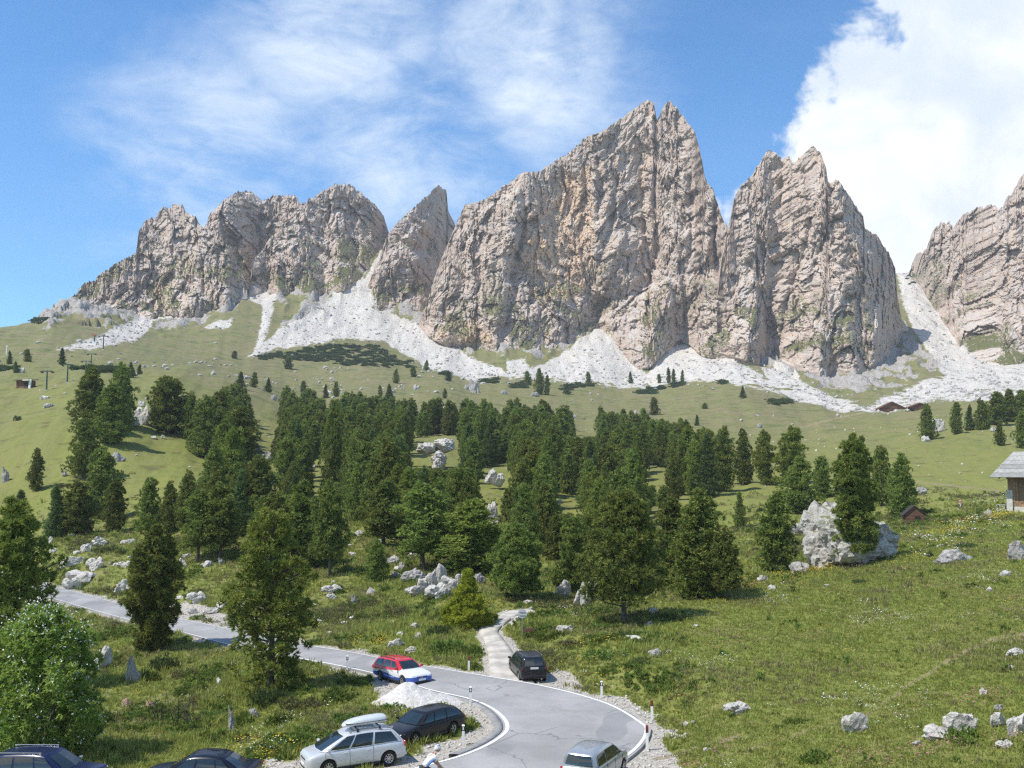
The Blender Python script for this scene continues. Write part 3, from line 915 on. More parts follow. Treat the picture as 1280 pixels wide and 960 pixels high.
make_peak('mountain', [(524, 404), (533, 385), (545, 345), (556, 318), (571, 283), (581, 260), (602, 256), (635, 234), (655, 219), (674, 220), (686, 211), (716, 192), (731, 176), (749, 171), (770, 157), (791, 142), (808, 130), (817, 131), (820, 150), (822, 155), (828, 140), (836, 130), (843, 136), (856, 152), (869, 171), (877, 201), (881, 227), (892, 242), (901, 272), (911, 291), (918, 330), (922, 380), (926, 440)],
          EBASE + [(920, 446), (930, 456)], seed=21, lean=0.56, round_r=14, amp=1.05,
          bumps=[([(526, 430), (543, 340), (572, 285), (598, 258), (650, 232), (657, 262), (650, 312), (640, 352), (626, 436)], 13, 9),
                 ([(745, 175), (790, 144), (812, 120), (822, 150), (824, 200), (820, 250), (824, 300), (805, 305), (776, 290), (744, 336), (742, 250)], -5, 14),
                 ([(742, 340), (776, 287), (800, 320), (803, 350), (770, 372), (728, 385)], 10, 8),
                 ([(640, 420), (665, 370), (712, 345), (735, 372), (712, 430)], 7, 10),
                 ([(706, 436), (745, 396), (790, 368), (828, 346), (860, 340), (905, 345), (932, 440), (880, 452), (850, 470), (790, 470), (752, 412)], 16, 12), ([(824, 210), (840, 195), (862, 215), (858, 300), (835, 330), (822, 320)], 7, 8)],
          cracks=[([(821, 150), (822, 200), (818, 250), (823, 300), (815, 350)], 15, 3.2), ([(895, 255), (893, 300), (898, 345)], 7, 2.5), ([(862, 222), (866, 270), (860, 330)], 6, 2.5), ([(657, 262), (652, 300), (646, 322)], 11, 2.6), ([(640, 345), (645, 365), (633, 400), (627, 436)], 9, 3.0), ([(596, 270), (590, 290), (580, 310)], 8, 2.5),
                  ([(748, 200), (752, 240), (746, 275)], 9, 3), ([(800, 200), (803, 250), (806, 300)], 5, 2.5), ([(770, 225), (765, 280), (750, 325)], 7, 3)],
          ochre=0.12, ochre_polys=[([(655, 265), (700, 220), (745, 200), (742, 330), (720, 380), (665, 370), (650, 330)], .95), ([(535, 425), (560, 395), (620, 410), (626, 436)], .6), ([(545, 330), (600, 300), (625, 330), (560, 380)], .25), ([(780, 160), (815, 150), (818, 290), (785, 250)], .35)])
GBASE = [(896, 440), (920, 446), (940, 452), (962, 440), (985, 452), (1010, 462), (1040, 458), (1075, 462), (1100, 452), (1118, 430), (1130, 412), (1140, 412)]
make_peak('mountain', [(896, 380), (902, 330), (908, 300), (912, 285), (918, 254), (924, 239), (939, 224), (954, 201), (959, 192), (969, 194), (978, 205), (986, 200), (991, 209), (1006, 196), (1016, 187), (1025, 194), (1033, 216), (1035, 233), (1047, 229), (1059, 246), (1079, 276), (1081, 291), (1096, 299), (1111, 321), (1119, 340), (1122, 377), (1127, 404), (1136, 412)],
          GBASE, seed=37, setback=-14, lean=0.56, round_r=22, amp=1.1,
          bumps=[([(905, 440), (912, 360), (940, 335), (962, 350), (960, 440)], 9, 10), ([(985, 460), (1000, 400), (1030, 350), (1060, 340), (1075, 400), (1070, 465)], 9, 12), ([(1035, 345), (1047, 240), (1075, 285), (1110, 330), (1122, 400), (1090, 440), (1070, 380)], 10, 12),
                 ([(915, 300), (925, 245), (955, 205), (975, 240), (965, 300), (935, 330)], 9, 10)],
          cracks=[([(1005, 215), (1015, 270), (1003, 320), (985, 370), (975, 430)], 6, 2.2), ([(1040, 240), (1030, 300), (1012, 350)], 6, 2.4), ([(978, 208), (975, 260), (985, 300)], 6, 2.4), ([(945, 340), (958, 375), (955, 430)], 6, 2.4), ([(1100, 340), (1092, 390), (1100, 440)], 6, 2.4), ([(1060, 370), (1050, 420)], 5, 2.4)],
          ochre=0.02, ochre_polys=[([(1060, 330), (1105, 320), (1118, 420), (1070, 420)], .25)])
RBASE = [(1145, 345), (1160, 372), (1180, 400), (1205, 440), (1245, 456), (1285, 452), (1330, 440), (1440, 430), (1560, 430)]
make_peak('mountain', [(1140, 337), (1148, 332), (1160, 321), (1169, 299), (1182, 289), (1194, 295), (1201, 284), (1216, 274), (1235, 269), (1250, 274), (1265, 257), (1280, 231), (1310, 200), (1360, 190), (1430, 210), (1500, 260), (1560, 330)],
          RBASE, seed=45, setback=-5, lean=0.95, round_r=14, amp=1.15, jag=3.2, step=1.35)
# ------------------------------------------------------------------ road
def asphalt_mat():
    m, n, b, out = new_mat('worn_asphalt')
    pos = n.new('ShaderNodeNewGeometry').outputs['Position']
    big = n.noise(pos, 0.22, 5, 0.6)
    f = n.noise(pos, 14, 3, 0.7)
    col = n.mix(n.ramp(big, 0.3, 0.7), (0.255, 0.248, 0.236), (0.375, 0.365, 0.350))
    col = n.mix(n.math('MULTIPLY', n.ramp(f, 0.4, 0.7), 0.25), col, (0.20, 0.20, 0.20))
    # repaired patches and hairline cracks filled with bitumen
    pv = n.voronoi(n.vmath('ADD', pos, n.math('MULTIPLY', n.noise(pos, 0.5, 3), 2.0)), 0.16, 'DISTANCE_TO_EDGE')
    crack = n.math('MULTIPLY', n.ramp(pv, 0.010, 0.003), n.ramp(n.noise(pos, 0.3, 2), 0.38, 0.5))
    col = n.mix(n.math('MULTIPLY', crack, 0.55), col, (0.12, 0.12, 0.125))
    patch = n.ramp(n.noise(n.scale(pos, (1, .55, 1)), 0.18, 2, 0.4, 0.3), 0.60, 0.62)
    col = n.mix(n.math('MULTIPLY', patch, 0.5), col, (0.19, 0.19, 0.19))
    stain = n.ramp(n.noise(pos, 0.7, 5, 0.7, 0.5), 0.52, 0.72)
    col = n.mix(n.math('MULTIPLY', stain, 0.4), col, (0.20, 0.19, 0.175))
    n.l.new(col, b.inputs['Base Color'])
    b.inputs['Roughness'].default_value = 0.85
    n.l.new(n.bump(f, 0.3, 0.02), b.inputs['Normal'])
    return m


def plain(name, colr, rough=0.8, var=0.12, scale=6.0, spec=0.3, metal=0.0, bump=0.0, coat=0.0):
    m, n, b, out = new_mat(name)
    pos = n.new('ShaderNodeTexCoord').outputs['Object']
    nz = n.noise(pos, scale, 4, 0.6)
    c2 = tuple(min(1, c * (1 + var)) for c in colr); c1 = tuple(c * (1 - var) for c in colr)
    n.l.new(n.mix(n.ramp(nz, 0.3, 0.7), c1, c2), b.inputs['Base Color'])
    b.inputs['Roughness'].default_value = rough
    b.inputs['Specular IOR Level'].default_value = spec
    b.inputs['Metallic'].default_value = metal
    if coat:
        b.inputs['Coat Weight'].default_value = coat
        b.inputs['Coat Roughness'].default_value = 0.04
    if bump:
        n.l.new(n.bump(nz, bump, 0.05), b.inputs['Normal'])
    return m


def line_paint():
    m, n, b, out = new_mat('worn_line_paint')
    pos = n.new('ShaderNodeNewGeometry').outputs['Position']
    w = n.ramp(n.noise(pos, 5, 4, 0.7), 0.56, 0.72)
    n.l.new(n.mix(n.math('MULTIPLY', w, 0.55), (0.78, 0.77, 0.74), (0.36, 0.355, 0.35)), b.inputs['Base Color'])
    b.inputs['Roughness'].default_value = 0.7
    return m


M_ASPH, M_LINE = asphalt_mat(), line_paint()
M_CONC = plain('pale_lane_concrete', (0.45, 0.415, 0.36), 0.9, 0.24, 0.9)


def strip(A, B, dz, n=8, a0=0.0, a1=1.0, camber=0.0, skirt=0.35):
    T = np.linspace(a0, a1, n)
    P = A[:, None] * (1 - T)[None, :, None] + B[:, None] * T[None, :, None]
    P[:, :, 2] += dz + camber * (1 - (2 * T - 1) ** 2)[None]
    if skirt:
        l = P[:, :1].copy(); l[:, :, 2] -= skirt
        r = P[:, -1:].copy(); r[:, :, 2] -= skirt
        P = np.concatenate([l, P, r], 1)
    return P


def along(A, B, d):
    """edge A moved d metres towards B"""
    v = (B - A); L = np.linalg.norm(v, axis=1, keepdims=True)
    return A + v / L * d


link('road', grid_mesh('road', strip(road_out, road_in, 0.0, 9, camber=0.03), mats=[M_ASPH], smooth=False), kind='structure')
for A, B, w, off in ((road_out, road_in, 0.15, 0.12), (road_in, road_out, 0.17, 0.10)):
    a_, b_ = along(A, B, off), along(A, B, off + w)
    # keep the paint just above the cambered surface
    for e in (a_, b_):
        t = np.linalg.norm(e - A, axis=1) / np.linalg.norm(B - A, axis=1)
        e[:, 2] = A[:, 2] + (B[:, 2] - A[:, 2]) * t + 0.03 * (1 - (2 * t - 1) ** 2) + 0.012
    link('road_edge_line', grid_mesh('road_edge_line', strip(a_, b_, 0, 2, skirt=0), mats=[M_LINE]), kind='structure')
# concrete gutter on the inside of the bend
i0, i1 = 80, 160
g0 = along(road_in, road_out, -0.42)[i0:i1]; g1 = along(road_in, road_out, -0.02)[i0:i1]
link('gutter', grid_mesh('gutter', strip(g0, g1, 0.03, 3), mats=[plain('grey_gutter_concrete', (0.27, 0.265, 0.255), 0.9, 0.2, 3)]), kind='structure')
link('lane', grid_mesh('lane', strip(lane_l, lane_r, 0.02, 5, camber=0.02), mats=[M_CONC]), kind='structure')
# ------------------------------------------------------------------ trees
def leaf_mat(name, c1, c2, tip, trans=0.32):
    m, n, b, out = new_mat(name)
    at = n.new('ShaderNodeVertexColor', layer_name='tint')
    sp = n.new('ShaderNodeSeparateColor')
    n.l.new(at.outputs['Color'], sp.inputs[0])
    oi = n.new('ShaderNodeObjectInfo')
    col = n.mix(sp.outputs[0], c1, c2)
    col = n.mix(n.ramp(sp.outputs[1], 0.7, 1.0), col, tip)
    hs = n.new('ShaderNodeHueSaturation')
    n.l.new(n.math('ADD', 0.486, n.math('MULTIPLY', oi.outputs['Random'], 0.028)), hs.inputs['Hue'])
    n.l.new(n.math('ADD', 0.76, n.math('MULTIPLY', oi.outputs['Random'], 0.50)), hs.inputs['Value'])
    n.l.new(col, hs.inputs['Color'])
    n.l.new(hs.outputs[0], b.inputs['Base Color'])
    b.inputs['Roughness'].default_value = 0.75
    b.inputs['Specular IOR Level'].default_value = 0.18
    tr = n.new('ShaderNodeBsdfTranslucent')
    n.l.new(hs.outputs[0], tr.inputs['Color'])
    mx = n.new('ShaderNodeMixShader')
    mx.inputs[0].default_value = trans
    n.l.new(b.outputs[0], mx.inputs[1]); n.l.new(tr.outputs[0], mx.inputs[2])
    n.l.new(mx.outputs[0], out.inputs['Surface'])
    return m


M_PINE = leaf_mat('stone_pine_needles', (0.120, 0.170, 0.038), (0.265, 0.305, 0.068), (0.43, 0.41, 0.11))
M_PINEY = leaf_mat('yellowish_pine_needles', (0.155, 0.195, 0.038), (0.265, 0.30, 0.06), (0.42, 0.38, 0.09))  # yellower needle colour of the olive and yellow-tipped pines
M_LARCH = leaf_mat('larch_needles', (0.095, 0.140, 0.045), (0.145, 0.20, 0.062), (0.20, 0.25, 0.08))
M_SPRUCE = leaf_mat('young_spruce_needles', (0.27, 0.34, 0.035), (0.44, 0.50, 0.055), (0.60, 0.60, 0.09))
M_MUGO = leaf_mat('dwarf_pine_needles', (0.066, 0.100, 0.034), (0.105, 0.145, 0.044), (0.16, 0.19, 0.06))
M_ROWAN = leaf_mat('rowan_leaves', (0.23, 0.37, 0.07), (0.36, 0.50, 0.11), (0.40, 0.54, 0.14), 0.45)
M_HERB = leaf_mat('herb_leaves', (0.115, 0.175, 0.032), (0.19, 0.245, 0.052), (0.27, 0.3, 0.09), 0.35)
M_HEATH = leaf_mat('heath_twigs', (0.12, 0.125, 0.05), (0.18, 0.165, 0.075), (0.25, 0.21, 0.10), 0.3)


def bark_mat():
    m, n, b, out = new_mat('grey_brown_bark')
    pos = n.new('ShaderNodeTexCoord').outputs['Object']
    nz = n.noise(n.scale(pos, (1, 1, 0.25)), 9, 5, 0.65)
    n.l.new(n.mix(n.ramp(nz, 0.3, 0.7), (0.055, 0.045, 0.036), (0.15, 0.125, 0.10)), b.inputs['Base Color'])
    b.inputs['Roughness'].default_value = 0.95
    n.l.new(n.bump(nz, 0.7, 0.05), b.inputs['Normal'])
    return m


M_BARK = bark_mat()


def tube(pts, rads, sides=6):
    """tapered tube along points -> V, F(quads)"""
    pts = np.asarray(pts, float); n = len(pts)
    V = []; F = []
    for i in range(n):
        d = pts[min(i + 1, n - 1)] - pts[max(i - 1, 0)]
        d /= np.linalg.norm(d) + 1e-9
        a = np.cross(d, (0.31, 0.95, 0.05)); a /= np.linalg.norm(a) + 1e-9
        b = np.cross(d, a)
        for k in range(sides):
            t = 2 * math.pi * k / sides
            V.append(pts[i] + rads[i] * (math.cos(t) * a + math.sin(t) * b))
    for i in range(n - 1):
        for k in range(sides):
            k2 = (k + 1) % sides
            F.append((i * sides + k, i * sides + k2, (i + 1) * sides + k2, (i + 1) * sides + k))
    return V, F


def join_tubes(tubes):
    V = []; F = []
    for v, f in tubes:
        o = len(V)
        V += list(v); F += [tuple(i + o for i in q) for q in f]
    return np.array(V), np.array(F)


def unit(v):
    return v / (np.linalg.norm(v, axis=-1, keepdims=True) + 1e-9)


def blades(rng, P, N, nb, L, W, spread=0.9, cup=0.0):
    """nb needle bunches (thin triangles) fanning out of every point P along N"""
    n = len(P)
    p = np.repeat(P, nb, 0)
    d = unit(np.repeat(N, nb, 0) + rng.normal(0, spread, (n * nb, 3)))
    s = unit(np.cross(d, rng.normal(0, 1, (n * nb, 3))))
    l = L * rng.uniform(0.6, 1.25, (n * nb, 1)); w = W * rng.uniform(0.7, 1.3, (n * nb, 1))
    o = p + d * l * 0.05
    V = np.stack([o - s * w * 0.5, o + s * w * 0.5, p + d * l], 1).reshape(-1, 3)
    F = np.arange(len(V)).reshape(-1, 3)
    return V, F


SHAPES = {
    'pine': lambda t: np.interp(t, [0, .06, .2, .42, .62, .8, .92, 1], [.72, .92, 1, .96, .80, .56, .34, .10]),
    'column': lambda t: np.interp(t, [0, .06, .3, .6, .82, .94, 1], [.75, .92, 1, .93, .70, .42, .12]),
    'topheavy': lambda t: np.interp(t, [0, .1, .25, .42, .6, .78, .92, 1], [.42, .5, .62, .95, 1, .74, .42, .1]),
    'tiered': lambda t: np.interp(t, [0, .1, .3, .45, .65, .85, .95, 1], [.70, .95, 1, .92, .88, .62, .36, .1]),
    'cone': lambda t: np.interp(t, [0, .06, .2, .5, .8, 1], [.7, .95, .95, .62, .28, .03]),
    'open': lambda t: np.interp(t, [0, .1, .25, .45, .62, .8, .93, 1], [.45, .8, 1, .82, .75, .55, .33, .08]),
}


def conifer(seed, H=12.0, R=2.6, clear=0.08, shape='pine', lumps=70, tufts=7, nb=7, L=0.55, W=0.2, lump_r=0.30, lean=0.02, gap=0.0, tiers=0, limbs=16, up=0.25, core=0.5, thin_low=0.0):
    rng = np.random.default_rng(seed)
    bend = rng.normal(0, lean, 2)

    def axis(z):
        s = z / H
        return np.stack([bend[0] * H * s * s + 0.012 * H * np.sin(s * 5 + seed), bend[1] * H * s * s + 0.01 * H * np.cos(s * 4 + seed) - 0.01 * H, z], -1)
    sh = SHAPES[shape]
    ph = rng.uniform(0, 6.28, 4)
    # whorls
    n_try = lumps * 3
    t = rng.uniform(0, 1, n_try)
    keep = rng.uniform(0, 1, n_try) < (0.3 + 0.7 * sh(t)) * (1 - thin_low * (t < 0.42))
    t = t[keep][:lumps]
    if tiers:
        t = (np.floor(t * tiers) + 0.5 + rng.normal(0, 0.16, len(t))) / tiers
        t = np.clip(t, 0, 1)
    az = rng.uniform(0, 2 * math.pi, len(t))
    # ragged outline: bays and lobes
    lob = 1 + 0.20 * np.sin(az * 2 + ph[0] + t * 5) + 0.15 * np.sin(az * 3 + ph[1] - t * 9) + 0.13 * np.sin(t * 19 + ph[2] + az)
    if gap:
        ok = rng.uniform(0, 1, len(t)) > gap * (np.sin(az * 2 + t * 11 + ph[3]) > 0.2)
        t, az, lob = t[ok], az[ok], lob[ok]
    rad = R * sh(t) * lob * rng.uniform(0.74, 1.10, len(t))
    z = H * (clear + (0.985 - clear) * t)
    c = axis(z)
    out = np.stack([np.cos(az), np.sin(az), np.zeros_like(az)], -1)
    c = c + out * rad[:, None] * 0.9
    c[:, 2] += (-0.06 * rad + rng.normal(0, 0.012 * H, len(t)))
    lr = R * lump_r * rng.uniform(0.65, 1.25, len(t)) * (0.55 + 0.45 * sh(t))
    # add the leader at the top
    # tufts on the outer, upper side of each lump
    nl = len(c)
    d = rng.normal(0, 1, (nl, tufts, 3))
    d = unit(d + out[:, None] * 0.55 + np.array([0, 0, up]))
    P = c[:, None] + d * lr[:, None, None] * rng.uniform(0.55, 1.05, (nl, tufts, 1)) * np.array([1.15, 1.15, 0.8])
    N = unit(d + np.array([0, 0, 0.45]))
    P = P.reshape(-1, 3); N = N.reshape(-1, 3)
    tint_l = np.repeat(rng.uniform(0, 1, nl), tufts)
    V, F = blades(rng, P, N, nb, L, W)
    # the shaded needles near the stem close the crown
    ni = int(nl * tufts * core)
    ti = rng.uniform(0.02, 0.93, ni)
    ai = rng.uniform(0, 2 * math.pi, ni)
    lobi = 1 + 0.17 * np.sin(ai * 2 + ph[0] + ti * 5) + 0.13 * np.sin(ai * 3 + ph[1] - ti * 9)
    ri = R * sh(ti) * lobi * rng.uniform(0.25, 0.66, ni)
    Pi = axis(H * (clear + (0.985 - clear) * ti)) + np.stack([np.cos(ai) * ri, np.sin(ai) * ri, -0.05 * ri], -1)
    Ni = unit(np.stack([np.cos(ai), np.sin(ai), rng.uniform(-0.3, 0.6, ni)], -1))
    Vi, Fi = blades(rng, Pi, Ni, 4, L * 1.5, W * 2.6)
    tint = np.repeat(np.clip(tint_l + rng.normal(0, 0.12, len(P)), 0, 1), nb * 3)
    tip = np.tile(np.array([0.0, 0.0, 1.0]), len(P) * nb) * np.repeat(rng.uniform(0.35, 1.0, len(P) * nb), 3)
    ti_ = np.repeat(rng.uniform(0, 1, ni), 12)
    V = np.concatenate([V, Vi]); F = np.concatenate([F, Fi + len(tint)])
    tint = np.concatenate([tint, ti_]); tip = np.concatenate([tip, ti_ * 0])
    colr = np.stack([tint, tip, tip * 0, np.ones_like(tip)], -1)
    # trunk and limbs
    zs = np.linspace(-0.4, H * 0.97, 9)
    tr = [tube(axis(np.maximum(zs, -0.4)), np.interp(zs, [-0.4, 0.3, H], [0.030 * H, 0.020 * H, 0.003 * H]), 8)]
    for i in rng.permutation(nl)[:limbs]:
        a = axis(np.array([max(0.2, c[i, 2] - 0.32 * rad[i])]))[0]
        m_ = (a + c[i]) / 2 - np.array([0, 0, 0.06 * rad[i]])
        tr.append(tube([a, m_, c[i]], [0.0065 * H, 0.0045 * H, 0.0018 * H], 4))
    tv, tf = join_tubes(tr)
    return (V, F, colr), (tv, tf)


def tree_proto(name, mat, **kw):
    (V, F, colr), (tv, tf) = conifer(**kw)
    return dict(H=kw.get('H', 12.0), R=kw.get('R', 2.6), raw=(V, F, colr, tv, tf), crown=tri_mesh(name + '_crown', V, F, [mat], colors=colr), trunk=tri_mesh(name + '_trunk', tv, tf, [M_BARK], smooth=True))


FARP = [tree_proto('stone_pine', M_PINE, seed=100 + i, R=r, shape=s, lumps=120, tufts=8, nb=6, L=0.46, W=0.22, clear=0.015, lump_r=0.2) for i, (r, s) in enumerate([(2.5, 'pine'), (2.2, 'column'), (2.9, 'pine'), (2.4, 'column'), (2.7, 'open'), (2.3, 'pine')])]
MIDP = [tree_proto('stone_pine', M_PINE, seed=200 + i, R=r, shape=s, lumps=200, tufts=10, nb=7, L=0.36, W=0.14, clear=c * 0.6, lump_r=0.165, limbs=24, gap=g * 0.5) for i, (r, s, c, g) in enumerate(
    [(2.8, 'pine', .06, .3), (2.4, 'column', .05, .2), (3.1, 'pine', .10, .4), (2.6, 'open', .07, .5), (2.5, 'column', .10, .3), (3.0, 'open', .05, .4), (2.7, 'pine', .08, .35)])]
BAREP = [tree_proto('stone_pine', M_PINE, seed=270 + i, R=r, shape=s, lumps=190, tufts=10, nb=7, L=0.36, W=0.14, clear=c, lump_r=0.17, limbs=24, gap=.15) for i, (r, s, c) in enumerate([(2.8, 'pine', .15), (2.5, 'column', .20), (2.9, 'pine', .17)])]
MIDY = [tree_proto('stone_pine', M_PINEY, seed=240 + i, R=r, shape=s, lumps=115, tufts=14, nb=8, L=0.46, W=0.15, clear=c * 0.6, lump_r=0.27, limbs=24, gap=.2) for i, (r, s, c) in enumerate([(2.9, 'pine', .07), (2.5, 'column', .06)])]
LARP = [tree_proto('larch', M_LARCH, seed=300 + i, R=r, shape='cone', lumps=120, tufts=9, nb=7, L=0.5, W=0.13, clear=0.02, lump_r=0.2, gap=.15) for i, r in enumerate((2.4, 2.9, 2.1))]
_tree_n = [0]


def place_tree(proto, pos, H, W, label, cat='pine tree', group=None, name='stone_pine', rot=None, split=True):
    rng = random.Random(_tree_n[0] * 7 + 3); _tree_n[0] += 1
    e = bpy.data.objects.new(name, None)
    COL.objects.link(e)
    e.empty_display_size = 0.5
    e.location = pos
    e.rotation_euler = (0, 0, rng.uniform(0, 6.28) if rot is None else rot)
    e.scale = (W / (2 * proto['R']), W / (2 * proto['R']), H / proto['H'])
    tag(e, label, cat, group)
    link('trunk', proto['trunk'], e)
    link('crown', proto['crown'], e)
    return e


def tree_at(px, by, ty, wpx, kind, label, proto=None, **kw):
    g = ground(px, by)
    D = g.y
    H = (by - ty) * D / FPX
    W = wpx * D / FPX * (0.86 if D > 90 else 0.95)
    if proto is None:
        pool = {'far': FARP, 'mid': MIDP, 'yel': MIDY, 'larch': LARP, 'bare': BAREP}[kind]
        proto = pool[(_tree_n[0] * 5 + 2) % len(pool)]
    nm = 'larch' if kind == 'larch' else 'stone_pine'
    return place_tree(proto, g - Vector((0, 0, 0.1)), H, W, label, 'larch tree' if kind == 'larch' else 'pine tree', name=kw.pop('name', nm), **kw)


# the trees that stand nearest, each with a crown of its own
def near_tree(px, by, ty, wpx, label, mat, seed, shape, name='stone_pine', D=None, **kw):
    if D:
        q, e = pix_qe(px, by); g = Vector((float(q) * D, D, 0)); g.z = height(g.x, D)
        top = float(pix_qe(px, ty)[1]) * D
        H = top - g.z
    else:
        g = ground(px, by); D = g.y; H = (by - ty) * D / FPX
    R = wpx * D / FPX / 2
    a = dict(lumps=330, tufts=14, nb=10, L=0.26, W=0.075, lump_r=0.135, limbs=60, clear=0.03, core=0.35)
    a.update(kw)
    pr = tree_proto(name, mat, seed=seed, H=H, R=R * 0.92, shape=shape, **a)
    e = place_tree(pr, g - Vector((0, 0, 0.05)), H, 2 * R * 0.92, label, 'pine tree', name=name, rot=0.0)
    return e


near_tree(12, 800, 618, 108, "olive-green pine cut off by the photo's edge above the white-flowering bush", M_PINEY, 11, 'pine', gap=.25, tiers=11, D=58)
near_tree(190, 812, 664, 78, 'dark bushy stone pine standing on the downhill side of the road, trunk hidden', M_PINE, 12, 'topheavy', gap=.2, clear=0.02, lean=0.05)
near_tree(336, 868, 642, 104, 'tall open pine with yellowish tips and see-through lower tiers, below the road', M_PINEY, 13, 'tiered', gap=.25, tiers=13, lumps=250, core=0.15, thin_low=.45)
near_tree(778, 778, 612, 112, 'large broad stone pine on a bare trunk, above the parked black minivan', M_PINE, 14, 'pine', clear=0.19, gap=.35, tiers=9)
near_tree(1073, 708, 545, 56, 'tall slim stone pine on a bare trunk in front of the big white boulder', M_PINE, 15, 'column', clear=0.12, gap=.25)
near_tree(584, 783, 712, 62, 'low bright yellow-green spruce beside the white lane', M_SPRUCE, 16, 'cone', name='young_spruce', clear=0.0, tiers=8, L=.2, W=.06)
near_tree(644, 750, 655, 68, 'stone pine with slender forked trunk just above the round sign', M_PINE, 17, 'pine', clear=0.16, gap=.3)
near_tree(717, 742, 645, 52, 'thin ragged pine growing among white rocks left of the broad pine', M_PINE, 18, 'open', clear=0.04, gap=.5, tiers=9)
